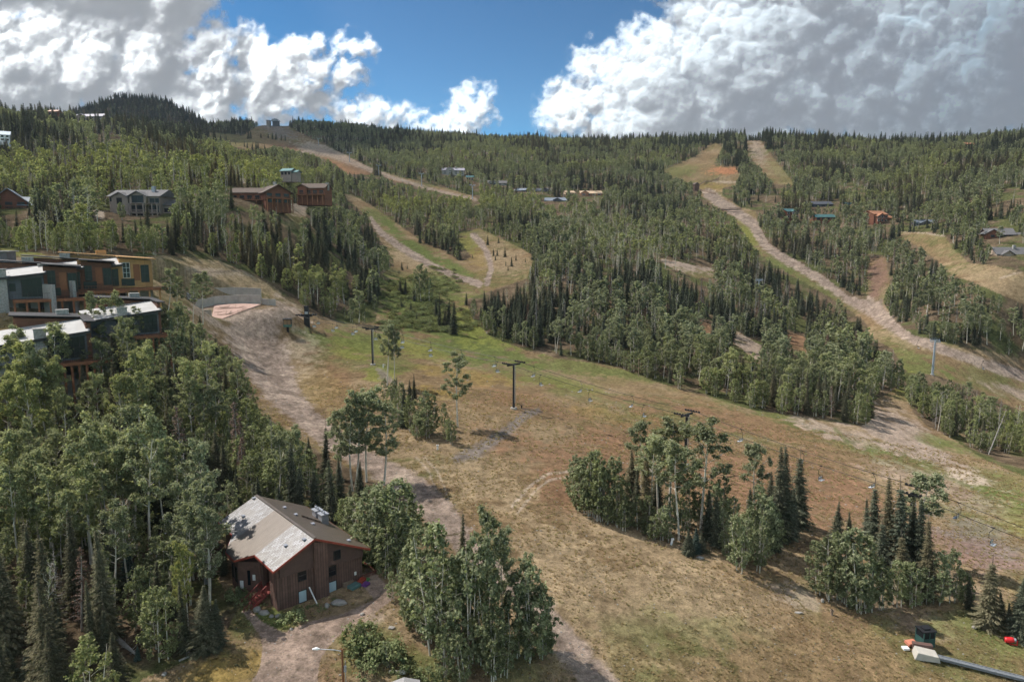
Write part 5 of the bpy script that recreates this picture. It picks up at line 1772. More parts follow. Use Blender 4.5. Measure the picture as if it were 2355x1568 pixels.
def lifts():
    def by_top(u, vt, h, lo=60, hi=400):
        s_, k_ = ray(u, vt)
        best = None
        for Y in np.linspace(lo, hi, 1500):
            z = k_ * Y + CAMZ - h
            d = z - float(hgt(s_ * Y, Y))
            if best is None or abs(d) < best[0]:
                best = (abs(d), s_ * Y, Y, z)
        return best[1:]
    A = ground_at(857, 839)
    B = ground_at(1181, 940)
    ha = A[1] * (ray(857, 756)[1] - ray(857, 839)[1])
    hb = B[1] * (ray(1181, 838)[1] - ray(1181, 940)[1])
    C_ = by_top(1579, 953, 10.6, 90, 160)
    D_ = by_top(2099, 1132, 10.6, 70, 135)
    T0 = ground_at(706, 748)
    ax = math.atan2(B[1] - A[1], B[0] - A[0]) + R(90)
    labs = [('black lift tower standing between the terminal and the twin aspens', A, ha), ('black lift tower alone in the open meadow at the head of the grey trench', B, hb), ('black lift tower behind the white-trunked aspens of the long grove', C_, 10.6), ('black lift tower half hidden by spruces in the grove nearest the right edge', D_, 10.6)]
    for lb, p, h in labs:
        lift_tower(lb, p[0], p[1], p[2], h, ax - R(0), M['black_steel'], group='black towers of the near chairlift')
    # terminal: bullwheel mast
    t = thing('lift_terminal', 'black lift terminal mast with a horizontal bullwheel frame at the top of the meadow', 'lift terminal', T0, R(12))
    hT = T0[1] * (ray(706, 704)[1] - ray(706, 748)[1])
    MB().box(-.9, -.9, -1, .9, .9, hT * .5).box(-.7, -.7, hT * .5, .7, .7, hT).build('mast', M['black_steel'], t)
    m = MB()
    for sx in (-1.9, 1.9):
        m.bar((sx, -3.2, hT * .55), (sx, 3.6, hT * .55), .3, .35)
    m.bar((-3.6, 0, hT * .55), (3.2, 0, hT * .55), .35, .4)
    m.build('wheel_frame', M['black_steel'], t)
    bw = MB()
    n = 24
    for i in range(n):
        a0, a1 = 6.2832 * i / n, 6.2832 * (i + 1) / n
        bw.bar((1.9 * math.cos(a0), 1.9 * math.sin(a0), hT * .48), (1.9 * math.cos(a1), 1.9 * math.sin(a1), hT * .48), .14, .16)
    for i in range(6):
        bw.bar((0, 0, hT * .48), (1.9 * math.cos(i * 1.047), 1.9 * math.sin(i * 1.047), hT * .48), .1, .1)
    bw.build('bullwheel', M['black_steel'], t)
    MB().box(-.5, -1.5, hT * .6, .5, -.95, hT * .72).build('control_box', M['steel'], t)
    # operator's booth
    p = ground_at(662, 762)
    t = thing('operator_booth', 'small green lift operator booth raised on a post left of the terminal', 'booth', p, R(10))
    MB().box(-.35, -.35, -1, .35, .35, 1.5).build('post', M['black_steel'], t)
    MB().box(-1.2, -1.1, 1.5, 1.2, 1.1, 2.3).build('body', simple_mat('green_booth_paint', (.06, .13, .10), .6), t)
    w = MB()
    for (sx, sy) in ((-1.12, -1.02), (1.12, -1.02), (-1.12, 1.02), (1.12, 1.02), (0, -1.02)):
        w.box(sx - .06, sy - .06, 2.3, sx + .06, sy + .06, 3.9)
    w.build('window_frame', M['dark_trim'], t)
    MB().box(-1.05, -.97, 2.3, 1.05, .97, 3.88).build('glazing', simple_mat('amber_glazing', (.23, .15, .085), .25, spec=.8), t)
    MB().box(-1.35, -1.25, 3.9, 1.35, 1.25, 4.1).build('roof', M['black_steel'], t)
    # ropes and chairs
    tops = [Vector((T0[0], T0[1], T0[2] + hT * .5)), Vector((A[0], A[1], A[2] + ha + .4)), Vector((B[0], B[1], B[2] + hb + .4)), Vector((C_[0], C_[1], C_[2] + 11.0)), Vector((D_[0], D_[1], D_[2] + 11.0))]
    d = (tops[4] - tops[3]).normalized()
    tops.append(tops[4] + d * 42 + Vector((0, 0, -1.0)))
    hg, st, bk = chair_mesh()
    mh = mats = None
    first = None
    for sg in (-1, 1):
        pts = []
        for i in range(len(tops) - 1):
            p, q = tops[i], tops[i + 1]
            dn = (q - p).normalized()
            side = Vector((dn.y, -dn.x, 0)).normalized() * 2.1 * sg
            L_ = (q - p).length
            for k in range(12):
                f = k / 12
                pts.append(p + (q - p) * f + side + Vector((0, 0, -.013 * L_ * 4 * f * (1 - f))))
        pts.append(tops[-1] + side)
        rp = MB()
        rp.tube([tuple(p) for p in pts], .04, 5)
        tag(rp.build('haul_rope', M['black_steel']), ('far' if sg < 0 else 'near') + ' steel haul rope strung between the black lift towers', 'cable')
        # chairs at even spacing
        acc = 4.0 if sg < 0 else 9.5
        dist = 0.0
        sp = 12.4
        nxt = acc
        k = 0
        for a, b in zip(pts[:-1], pts[1:]):
            L_ = (b - a).length
            while nxt < dist + L_:
                f = (nxt - dist) / L_
                p = a + (b - a) * f
                if min((p.xy - q.xy).length for q in tops[1:5]) > 2.4:
                    rz = math.atan2((b - a).y, (b - a).x) + R(90) * (1 if sg > 0 else -1)
                    LINE.append((p, rz, sg, k))
                    k += 1
                nxt += sp
            dist += L_
    names = ['terminal and first tower', 'first and second towers', 'second and third towers', 'third and fourth towers', 'fourth tower and the right edge']
    parts = [(hg.build('hanger', M['black_steel']), 'hanger'), (st.build('seat', simple_mat('pale_seat', (.5, .52, .55), .5)), 'seat'), (bk.build('backrest', M['steel']), 'backrest')]
    me = [(o.data, n) for o, n in parts]
    for o, n in parts:
        bpy.data.objects.remove(o)
    seg_cnt = {}
    rows = []
    for (p, rz, sg, k) in LINE:
        dd = [(p.xy - q.xy).length for q in tops]
        i = min(range(len(tops) - 1), key=lambda j: (p.xy - tops[j].xy).length + (p.xy - tops[j + 1].xy).length)
        u, v = proj(p.x, p.y, p.z)
        rows.append((i, sg, u, p, rz))
    rows.sort(key=lambda r: (r[0], r[1], r[2]))
    for (i, sg, u, p, rz) in rows:
        c = seg_cnt[(i, sg)] = seg_cnt.get((i, sg), 0) + 1
        t = thing('lift_chair', f"{ORD[c - 1]} white-seated chair from the left on the {'far' if sg < 0 else 'near'} rope between {names[i]}".replace('between fourth', 'between the fourth') if False else f"{ORD[c - 1]} white-seated chair from the left, {'far' if sg < 0 else 'near'} rope, between {names[i]}", 'chairlift chair', p, rz + random.uniform(-.1, .1), 'double chairs hanging on the near chairlift')
        for m_, n in me:
            o = bpy.data.objects.new(n, m_)
            col.objects.link(o)
            o.parent = t
    # the larger grey lift on the right and the old one up the left run
    r0 = ground_at(2143, 862)
    hr = r0[1] * (ray(2149, 786)[1] - ray(2143, 862)[1])
    lift_tower('tall pale grey lift tower in the right-hand meadow beside the dirt road', r0[0], r0[1], r0[2], hr, R(60), M['grey_steel'], True)
    r1 = by_top(1745, 646, 12, 260, 420)
    lift_tower('pale grey lift tower top rising out of the central woods', r1[0], r1[1], r1[2], 12, R(60), M['grey_steel'], True)
    far = [(732, 336, 319, 'topmost pale lift tower on the orange run'), (803, 376, 352, 'second pale lift tower down the orange run'), (870, 401, 381, 'third pale lift tower down the orange run'), (969, 432, 400, 'fourth pale lift tower down the orange run'), (1086, 485, 427, 'lowest pale lift tower at the foot of the orange run')]
    for (u, v, vt, lb) in far:
        p = by_top(u, vt, (11 if vt < 390 else 13), 500, 1250)
        lift_tower(lb, p[0], p[1], p[2], 11 if vt < 390 else 13, R(40), M['grey_steel'], True, 'pale towers up the orange run')
    for (u, v, lb) in ((2110, 800, 'grey four-seat chair left of the tall grey lift tower'), (2259, 848, 'grey four-seat chair above the dirt road near the right edge')):
        s_, k_ = ray(u, v)
        Y = 262 if u < 2200 else 250
        t = thing('lift_chair', lb, 'chairlift chair', (s_ * Y, Y, k_ * Y + CAMZ + 3.0), R(60))
        for m_, n in me:
            o = bpy.data.objects.new(n, m_)
            col.objects.link(o)
            o.parent = t
            o.scale = (1.7, 1.1, 1.3)


ORD = 'first second third fourth fifth sixth seventh eighth ninth tenth eleventh twelfth thirteenth fourteenth fifteenth sixteenth seventeenth eighteenth nineteenth twentieth'.split()
lifts()


# ------------------------------------------------------------------ small things
def small_things():
    # street lamp at the bottom edge
    s_, k_ = ray(786.5, 1493.6)
    Y = 54.0
    x, z = s_ * Y, k_ * Y + CAMZ
    g = float(hgt(x, Y))
    t = thing('street_lamp', 'brown-poled street lamp with a long arm beside the gravel driveway', 'street lamp', (x, Y, g), 0)
    hh = z - g
    MB().tube([(0, 0, -1), (0, 0, hh + .1)], [.11, .085], 10).build('pole', simple_mat('rust_brown_pole', (.17, .065, .03), .6), t)
    MB().tube([(0, 0, hh - .12), (-.7, .05, hh - .02), (-2.0, .1, hh + .02)], .035, 8).build('arm', M['steel'], t)
    m = MB().tube([(-1.95, .1, hh + .03), (-2.2, .1, hh + .06), (-2.55, .1, hh + .02)], [.06, .13, .07], 10)
    m.build('lamp_head', M['white'], t)
    MB().tube([(.22, 0, 0), (.22, 0, hh - 1.0)], .035, 6).box(.1, -.08, hh - 2.0, .3, .08, hh - 1.5).build('conduit', M['steel'], t)

    def rockat(u, v, r, lb, sq=(1, 1, .7), seed=1, mat='boulder', nm='boulder'):
        x, y, z = ground_at(u, v)
        r *= .72
        o = MB().rock((0, 0, 0), r, seed, sq, 3).build(nm, M[mat], smooth=True)
        o.location = (x, y, z + r * sq[2] * .35)
        tag(o, lb, 'rock')
    Zh = lambda a, b: (470.8 + a * .2993, 1098.5 + b * .2993)
    rockat(*Zh(402, 1020), .62, 'dark rounded boulder at the foot of the red entry stairs', seed=2, mat='boulder')
    rockat(*Zh(455, 1040), .66, 'pale flat boulder second from the red entry stairs', (1.2, .8, .6), 3)
    rockat(*Zh(512, 1065), .36, 'small grey stone between two pale boulders by the house', seed=4)
    rockat(*Zh(578, 1068), .6, 'pale boulder beside the leafy bush at the house corner', (1.2, .8, .6), 5)
    rockat(*Zh(665, 1163), .28, 'small white stone at the driveway edge', seed=6)
    rockat(*Zh(938, 990), .5, 'tall pale rock in the shade of the house front', (.8, .8, 1.1), 7)
    rockat(*Zh(1030, 965), .95, 'big brown boulder lying along the shaded house front', (1.3, .8, .5), 8)
    rockat(*Zh(1210, 1050), .35, 'red-brown rock at the right bend of the driveway', seed=9)
    rockat(*Zh(1435, 1155), .42, 'pale rock on the bank by the big grove', (1.3, .8, .6), 10)
    rockat(*Z6((215, 1105)), .45, 'pale rock at the left foot of the grove nearest the right edge', (.7, .7, 1.1), 11)
    rockat(*Z6((1088, 1255)), .4, 'pale rock right of the grove nearest the right edge', seed=12)
    rockat(*Z5((1180, 1135)), .5, 'low rock pile below the bluish spruce', (1.5, 1, .5), 13)
    rockat(*Z6((75, 1168)), .45, 'long flat white rock in the dry grass left of the right grove', (1.8, .7, .3), 14)
    rockat(*Z3((945, 1525)), .35, 'small pale rock in the gold grass at the bottom', seed=15)
    # bushes by the house
    # plank leaning on the wall
    a, b = house_pt(4.2, -1.7, -.6), house_pt(3.5, -.65, 2.0)
    o = MB().bar(a, b, .16, .06).build('leaning_plank', M['white'])
    tag(o, 'white plank leaning against the front of the brown house', 'plank')
    # toys and covered things by the deck
    rr = random.Random(3)
    for (x, y, c, lb, s) in ((8.9, -1.1, (.10, .18, .165), 'pale green covered sandbox by the house wall', (.7, .5, .4)), (10.0, -.9, (.28, .05, .03), 'red toy slide by the deck corner', (.5, .35, .6)), (10.1, -1.5, (.14, .05, .2), 'purple toy tub by the deck corner', (.45, .45, .3)), (10.6, -.9, (.1, .28, .1), 'bright green toy by the deck corner', (.5, .25, .3))):
        p = house_pt(x, y)
        z = float(hgt(p[0], p[1]))
        t = MB()
        t.prism([(-s[0], -s[1], 0), (s[0], -s[1], 0), (s[0] * .9, -s[1], s[2]), (-s[0] * .9, -s[1], s[2] * .75)], (0, s[1] * 2, 0))
        t.box(-s[0] * 1.05, -s[1] * 1.05, s[2] * .72, -s[0] * .2, s[1] * 1.05, s[2] * .82)
        o = t.build('garden_toy', simple_mat('toy_paint', c, .5), bevel=.03)
        o.location = (p[0], p[1], z + .05)
        o.rotation_euler = (0, 0, H_ANG + rr.random())
        tag(o, lb, 'toy')
    # hydrants and markers
    for (u, v, vt, lb, mt, lean) in ((ZM((845, 725))[0], ZM((845, 725))[1], ZM((0, 698))[1], 'white hydrant box beside the first black tower', 'white', 0), (ZM((1260, 1355))[0], ZM((1260, 1355))[1], ZM((0, 1315))[1], 'white snowmaking hydrant in front of the small meadow grove', 'white', 0), (Z5((955, 1032))[0], Z5((955, 1032))[1], Z5((0, 985))[1], 'leaning white pipe at the foot of the long grove', 'white', .25), (ZM((1903, 1035))[0], ZM((1903, 1035))[1], ZM((0, 1015))[1], 'short dark post right of the second black tower', 'black_steel', 0), (Z6((268, 1180))[0], Z6((268, 1180))[1], Z6((0, 1150))[1], 'thin brown stake below the grove nearest the right edge', 'wood', 0), (455 * .4665 + 1255.5, 549.3 + 678 * .4665, 549.3 + 592 * .4665, 'thin dark marker pole at the notch in the meadow edge', 'wood', 0)):
        x, y, z = ground_at(u, v)
        h = y * (ray(u, vt)[1] - ray(u, v)[1])
        m = MB().tube([(0, 0, -.3), (lean * h, 0, h)], .16 if h < 3 else .12, 8)
        if h < 3:
            m.box(lean * h - .2, -.16, h * .75, lean * h + .2, .16, h)
        o = m.build('hydrant' if mt == 'white' else 'marker_post', M[mt])
        o.location = (x, y, z)
        tag(o, lb, 'hydrant' if mt == 'white' else 'post')
    # magic carpet machinery
    p = ground_at(*Z6((802, 1352)))
    t = thing('control_cabin', 'dark green control cabin with a black top at the end of the conveyor', 'cabin', p, R(8))
    green = simple_mat('dark_green_paint', (.03, .075, .065), .5)
    MB().box(-.75, -.7, 0, .75, .7, 1.15).build('body', green, t)
    MB().box(-.72, -.67, 1.15, .72, .67, 1.95).build('glazing', M['glass'], t)
    m = MB()
    for (sx, sy) in ((-.72, -.67), (.72, -.67), (-.72, .67), (.72, .67), (0, -.69)):
        m.box(sx - .05, sy - .05, .0, sx + .05, sy + .05, 2.0)
    m.build('window_frame', green, t)
    MB().box(-.85, -.8, 2.0, .85, .8, 2.12).box(-.5, -.4, 2.12, .3, .3, 2.3).build('roof', M['black_steel'], t)
    p = ground_at(*Z6((800, 1428)))
    q = ground_at(*Z6((1420, 1580)))
    d = Vector((q[0] - p[0], q[1] - p[1], 0))
    an = math.atan2(d.y, d.x)
    t = thing('conveyor_lift', 'grey ribbed conveyor lift running down to the right from its pale drive housing', 'conveyor', p, an)
    cream = simple_mat('cream_housing', (.42, .39, .34), .6, var=(2, .15))
    m = MB()
    m.prism([(-1.2, -.8, .05), (1.5, -.8, .05), (1.3, -.8, .75), (-.9, -.8, 1.0)], (0, 1.6, 0))
    m.build('drive_housing', cream, t, bevel=.04)
    MB().box(-1.0, .85, .1, 1.1, 1.5, 1.15).build('brown_box', M['brown_plain'], t)
    m = MB()
    L_ = d.length + 6
    zq = q[2] - p[2]
    sl = zq / d.length
    for sy in (-.32, .32):
        m.bar((1.5, sy, .35), (L_, sy, .35 + sl * L_), .16, .3)
    m.bar((1.5, 0, .42), (L_, 0, .42 + sl * L_), .5, .06)
    m.bar((1.5, 0, .12), (L_, 0, .12 + sl * L_), .14, .14)
    m.build('belt', simple_mat('dull_grey_rubber', (.16, .17, .18), .6, var=(3, .3)), t)
    m = MB()
    n = int(L_ / .3)
    for i in range(n):
        xx = 1.6 + i * .3
        m.bar((xx, -.32, .475 + sl * xx), (xx, .32, .475 + sl * xx), .07, .03)
    m.build('belt_ribs', M['steel'], t)
    x, y, z = ground_at(*Z6((722, 1358)))
    o = MB().box(-.6, -.4, 0, .6, .4, .35).build('crate', simple_mat('orange_plastic', (.50, .19, .12), .6))
    o.location = (x, y, z + .25)
    o.rotation_euler = (R(8), 0, R(12))
    tag(o, 'orange crate left of the conveyor drive housing', 'crate')
    x, y, z = ground_at(*Z6((692, 1378)))
    o = MB().box(-.35, -.3, 0, .35, .3, .22).build('pallet', M['white'])
    o.location = (x, y, z + .05)
    tag(o, 'small white board lying below the orange crate', 'board')
    # red snow gun
    p = ground_at(*Z6((1300, 1350)))
    t = thing('snow_gun', 'bright red snow gun at the wood edge near the right edge', 'snow gun', p, R(-20), scale=.62)
    red = simple_mat('red_paint', (.55, .02, .025), .4)
    MB().tube([(-1.1, 0, .8), (-.9, 0, .82), (.1, 0, 1.0), (.4, 0, 1.05)], [.5, .58, .55, .42], 16).build('barrel', red, t)
    MB().tube([(.4, 0, 1.05), (.75, 0, 1.1)], [.4, .36], 14).build('nozzle_ring', M['steel'], t)
    m = MB().bar((-.3, 0, .7), (-.2, 0, 0), .16)
    m.bar((-.2, -.5, .05), (-.2, .5, .05), .1).bar((-.2, 0, .1), (1.1, 0, .05), .12).bar((1.0, 0, .1), (1.0, 0, 1.0), .16)
    m.build('stand', red, t)
    # roof corner of a shed at the bottom edge, a board and a box lying above it
    p = ground_at(*Z4((520, 1580)))
    t = thing('utility_shed', 'low shed with a grey roof cut off by the bottom edge', 'shed', (p[0], p[1] - 2.6, p[2] - .4), R(10))
    MB().box(-1.3, -1.5, 0, 1.3, 1.5, 1.3).build('wall', M['brown_plain'], t)
    MB().prism([(-1.5, -1.8, 1.3), (1.5, -1.8, 1.3), (.0, -1.8, 1.75)], (0, 3.6, 0)).build('roof', simple_mat('grey_roof_felt', (.25, .24, .235), .8, var=(3, .15)), t)
    x, y, z = ground_at(*Z4((465, 1520)))
    o = MB().bar((-.9, .1, .1), (.8, -.15, .14), .34, .14).build('board', simple_mat('bleached_board', (.48, .43, .34), .8, var=(3, .2)))
    o.location = (x, y, z)
    tag(o, 'bleached board lying just above the grey shed roof', 'board')
    x, y, z = ground_at(*Z4((487, 1533)))
    o = MB().box(-.22, -.18, 0, .22, .18, .35).build('white_box', M['white'])
    o.location = (x, y, z + .25)
    tag(o, 'small white box standing on the bleached board', 'box')
    # dead log lying in the left woods, fallen leaning snags
    for (b0, b1, lb, r) in ((Z3((640, 1290)), Z3((790, 1420)), 'reddish fallen trunk in the clearing left of the driveway', .28), (Z3((1030, 1450)), Z3((1160, 1390)), 'grey fallen branch at the edge of the gold grass', .1), (Z6((1170, 260)), None, 'dead trunk leaning over the right tree strip', .14), ((ZL((670, 1560))), None, 'dark dead trunk leaning in the near left woods', .12)):
        x, y, z = ground_at(*b0)
        if b1:
            q = ground_at(*b1)
            e = Vector((q[0] - x, q[1] - y, q[2] - z + .15))
        else:
            tp = Z6((1272, 5)) if r == .14 else ZL((780, 1380))
            s_, k_ = ray(*tp)
            e = Vector((s_ * y - x, 0, k_ * y + CAMZ - z))
        m = MB().tube([(0, 0, .1), tuple(e * .5), tuple(e)], [r, r * .8, r * .3], 7)
        for i in range(12):
            f = .3 + .65 * i / 12
            q = e * f
            m.tube([tuple(q), tuple(q + Vector((random.uniform(-.7, .7), random.uniform(-.4, .4), random.uniform(-.2, .7))))], [.035, .012], 4)
        o = m.build('fallen_log' if b1 else 'leaning_dead_tree', M['dead_wood'])
        o.location = (x, y, z)
        tag(o, lb, 'dead trunk')


# ------------------------------------------------------------------ planting plan
# buildings and other things that must stay in view: u0, v0, u1, v1, distance, share of trees in front that are left
KEEP = [(500, 1120, 850, 1420, 76, 0), (0, 575, 200, 715, 165, 0), (200, 575, 350, 690, 165, 0), (0, 715, 150, 785, 130, .05), (140, 715, 205, 835, 130, 0), (235, 682, 375, 716, 150, .1), (440, 660, 635, 738, 200, 0),
        (250, 435, 392, 500, 300, .03), (535, 410, 675, 465, 330, .08), (684, 414, 748, 452, 335, 0), (0, 440, 66, 488, 300, 0), (232, 478, 248, 506, 300, 0), (222, 310, 290, 320, 760, .1), (175, 264, 235, 276, 900, .1),
        (640, 388, 672, 402, 480, .5), (612, 272, 655, 288, 1380, 0), (655, 700, 720, 762, 232, 0), (1012, 384, 1072, 402, 830, .05), (1072, 404, 1086, 412, 800, 0), (1118, 410, 1166, 428, 800, .15), (1182, 432, 1212, 446, 740, .1),
        (1222, 432, 1262, 446, 745, .1), (1250, 448, 1302, 470, 700, 0), (1312, 436, 1336, 448, 760, .1), (1334, 432, 1386, 456, 760, .05), (1728, 450, 1796, 474, 690, .05), (2360, 440, 2420, 462, 690, 0), (2306, 442, 2354, 456, 640, .1),
        (1870, 466, 1925, 480, 640, .1), (1802, 480, 1840, 502, 600, .15), (1868, 492, 1912, 502, 580, .1), (2000, 478, 2048, 512, 560, .03), (2100, 498, 2140, 530, 520, .2), (2262, 518, 2342, 556, 440, .03), (2286, 556, 2370, 612, 400, 0),
        (1596, 418, 1610, 436, 760, 0), (1690, 484, 1740, 502, 560, 0), (1733, 642, 1756, 664, 320, 0), (2126, 778, 2160, 866, 262, 0), (1560, 940, 1600, 1000, 126, 0), (845, 742, 870, 840, 194, 0), (1160, 820, 1196, 945, 157, 0),
        (2270, 505, 2320, 520, 470, .2), (1090, 420, 1100, 470, 800, .2), (960, 400, 980, 430, 800, .2), (1925, 425, 1990, 450, 800, .3)]

# zones: u, v, ru, rv, spruce, dead, dead aspen, tint, young
ZONES = [
    (330, 420, 430, 62, -.22, .03, .02, .42, .25), (150, 370, 300, 40, .05, .07, .05, .2, 0), (430, 330, 200, 50, .45, .02, 0, 0, 0), (330, 250, 260, 40, .55, .02, 0, 0, 0), (120, 300, 200, 50, .15, .05, .03, 0, 0), (600, 430, 160, 40, -.1, .02, .1, .3, 0),
    (760, 600, 130, 110, .28, .03, .0, 0, .2), (380, 560, 330, 60, -.12, .03, .02, .15, .35), (600, 640, 120, 60, -.1, .02, .02, .1, .2), (60, 500, 100, 80, .1, .02, .0, 0, .2), (760, 370, 110, 30, .2, 0, .1, 0, 0),
    (1000, 340, 220, 26, .1, 0, 0, 0, 0), (980, 480, 200, 36, -.25, .01, .06, .35, .2), (1150, 450, 120, 30, .0, .0, .12, .1, 0), (1250, 540, 160, 30, .05, 0, .05, 0, .1), (1040, 420, 160, 40, -.2, 0, 0, .1, 0), (1200, 370, 300, 40, -.12, .0, .0, .1, 0), (1350, 500, 120, 40, -.1, 0, .2, .1, 0),
    (1430, 590, 110, 50, -.15, .03, .45, .2, 0), (1200, 680, 110, 40, -.1, .04, .35, .2, .1), (1700, 640, 330, 100, .20, .07, .06, 0, 0), (1400, 740, 200, 70, .22, .06, .04, 0, .1), (1850, 720, 200, 90, .42, .06, .0, 0, 0), (1980, 830, 60, 60, .4, .05, 0, 0, 0), (1520, 480, 170, 80, .1, .02, .05, 0, 0),
    (1950, 420, 400, 60, -.02, .01, .0, .05, 0), (2150, 320, 260, 30, .25, 0, 0, 0, 0), (1600, 340, 330, 22, .35, 0, 0, 0, 0), (1880, 560, 160, 60, -.1, .02, .06, .0, .1), (2180, 700, 160, 90, .0, .02, .03, 0, .1), (2250, 560, 90, 50, -.3, 0, 0, .1, .3), (1680, 360, 40, 30, .4, 0, 0, 0, 0), (2000, 520, 160, 40, -.2, 0, .08, 0, 0),
    (120, 1000, 260, 160, -.02, .02, .0, .1, -.1), (350, 900, 260, 150, -.15, .0, .0, .15, -.1), (80, 1400, 200, 150, .22, .05, .0, .1, .15), (650, 1060, 210, 110, -1.6, .0, .0, .1, .6), (530, 920, 100, 70, .15, .0, .0, 0, .2), (450, 1150, 120, 110, .3, .02, .0, 0, .1), (230, 1250, 160, 100, .0, .05, .0, .1, .2),
    (2200, 1000, 160, 60, .25, .04, 0, 0, .2), (2140, 930, 50, 40, -.6, 0, 0, 0, .7), (2330, 1040, 60, 40, -.3, .02, 0, .1, .4),
]

Z3 = lambda z: (z[0] * .39945, 941.6 + z[1] * .39945)
Z4 = lambda z: (706.2 + z[0] * .4494, 863.1 + z[1] * .4494)
ZM = lambda z: (627.7 + z[0] * .30026, 627.7 + z[1] * .30026)
Z2 = lambda z: (706.2 + z[0] * .3332, 235.4 + z[1] * .3332)
Z5 = lambda z: (1255.5 + z[0] * .3002, 941.6 + z[1] * .3002)
Z6 = lambda z: (1804.8 + z[0] * .39947, 941.6 + z[1] * .39947)
# hand-set trees: species, base, top (in the grid of one enlarged view), extra: w = width factor, t = tint, i = which form
HERO = []


def H(reg, zf, rows):
    for r in rows:
        sp, b, t = r[0], zf(r[1]), zf(r[2])
        ex = r[3] if len(r) > 3 else {}
        HERO.append((sp, b[0], b[1], t[0], t[1], ex, reg))


H('beside the road bend above the brown house', Z4, [
    ('aspen', (300, 545), (320, 65), {'i': 3, 'w': 1.1}), ('aspen', (395, 560), (400, 130), {'i': 3, 'w': 1.2}), ('aspen', (232, 590), (215, 150), {'i': 0, 'w': 1.1}), ('aspen', (250, 570), (262, 85), {'i': 3, 'w': 1.0}), ('aspen', (170, 560), (165, 170), {'i': 3, 'w': 1.0}), ('spruce', (95, 515), (95, 225), {'i': 2, 'w': .8}), ('spruce', (268, 610), (270, 430), {}), ('spruce', (10, 500), (5, 310), {}),
    ('young', (300, 640), (300, 560), {}), ('young', (130, 700), (130, 560), {}), ('young', (60, 660), (60, 500), {}), ('young', (110, 620), (110, 460), {})])
H('behind the right end of the brown house', Z4, [
    ('young', (430, 985), (460, 520), {'w': 1.25}), ('young', (330, 960), (340, 560), {'w': 1.2}), ('young', (520, 930), (500, 570), {'w': 1.3}), ('young', (250, 880), (240, 600), {'w': 1.1}), ('young', (555, 830), (545, 600), {'w': 1.1}), ('young', (390, 900), (390, 540), {'w': 1.2}), ('young', (190, 830), (190, 620)), ('young', (470, 1010), (455, 640), {'w': 1.1}), ('young', (400, 1040), (400, 760)), ('spruce', (560, 800), (590, 640), {'w': .7}), ('young', (380, 980), (330, 620), {'w': 1.2})])
H('in the big grove right of the driveway', Z4, [
    ('young', (590, 1290), (585, 760), {'w': 1.0}), ('young', (660, 1420), (650, 750), {'w': .95}), ('young', (735, 1440), (720, 930), {'w': 1.1}), ('young', (850, 1480), (870, 800), {'w': .8}), ('aspen', (960, 1400), (918, 690), {'i': 3, 'w': .72}), ('aspen', (1010, 1330), (990, 790), {'i': 3, 'w': .9}), ('young', (1150, 1470), (1130, 940), {'w': .85}), ('young', (1190, 1440), (1200, 1080)), ('young', (1100, 1440), (1100, 1100)),
    ('young', (1010, 1540), (1020, 1270), {'w': .9}), ('young', (500, 1180), (520, 880)), ('young', (560, 1300), (540, 980)), ('young', (440, 1150), (430, 1000)), ('young', (700, 1540), (690, 1310)), ('young', (790, 1560), (760, 1310)), ('young', (920, 1500), (920, 1000), {'w': .9}), ('young', (800, 1400), (800, 900), {'w': .95}), ('young', (630, 1360), (610, 960)), ('young', (1060, 1450), (1060, 1000)), ('young', (700, 1330), (760, 860)),
    ('spruce', (790, 1050), (797, 670), {'i': 4, 'w': .75, 't': .5}), ('aspen', (1140, 1400), (1120, 940), {'i': 4, 'w': .8}), ('young', (960, 1560), (950, 1150)), ('young', (860, 1330), (850, 960)), ('young', (1220, 1420), (1215, 1200))])
H('on the bank beside the gravel driveway', Z4, [
    ('shrub', (270, 1400), (270, 1250), {'w': .8}), ('shrub', (310, 1450), (310, 1330)), ('shrub', (410, 1470), (400, 1350)), ('shrub', (350, 1500), (340, 1400)), ('shrub', (480, 1530), (480, 1440)), ('shrub', (620, 1560), (620, 1480)), ('shrub', (300, 1350), (300, 1260)), ('shrub', (440, 1420), (440, 1370)), ('young', (260, 1420), (270, 1260), {}), ('young', (420, 1490), (400, 1350), {})])
H('against the foot of the brown house', lambda z: (470.8 + z[0] * .2993, 1098.5 + z[1] * .2993), [
    ('shrub', (670, 1110), (670, 1015), {'w': 1.3}), ('shrub', (620, 1090), (620, 1030)), ('shrub', (240, 930), (240, 830), {}), ('shrub', (300, 980), (300, 930), {}), ('shrub', (720, 1010), (720, 965)), ('shrub', (800, 1000), (800, 965)), ('shrub', (860, 985), (860, 950)), ('shrub', (450, 985), (450, 950)), ('shrub', (1000, 940), (1000, 910)), ('shrub', (900, 1010), (900, 975)), ('shrub', (280, 900), (280, 860))])
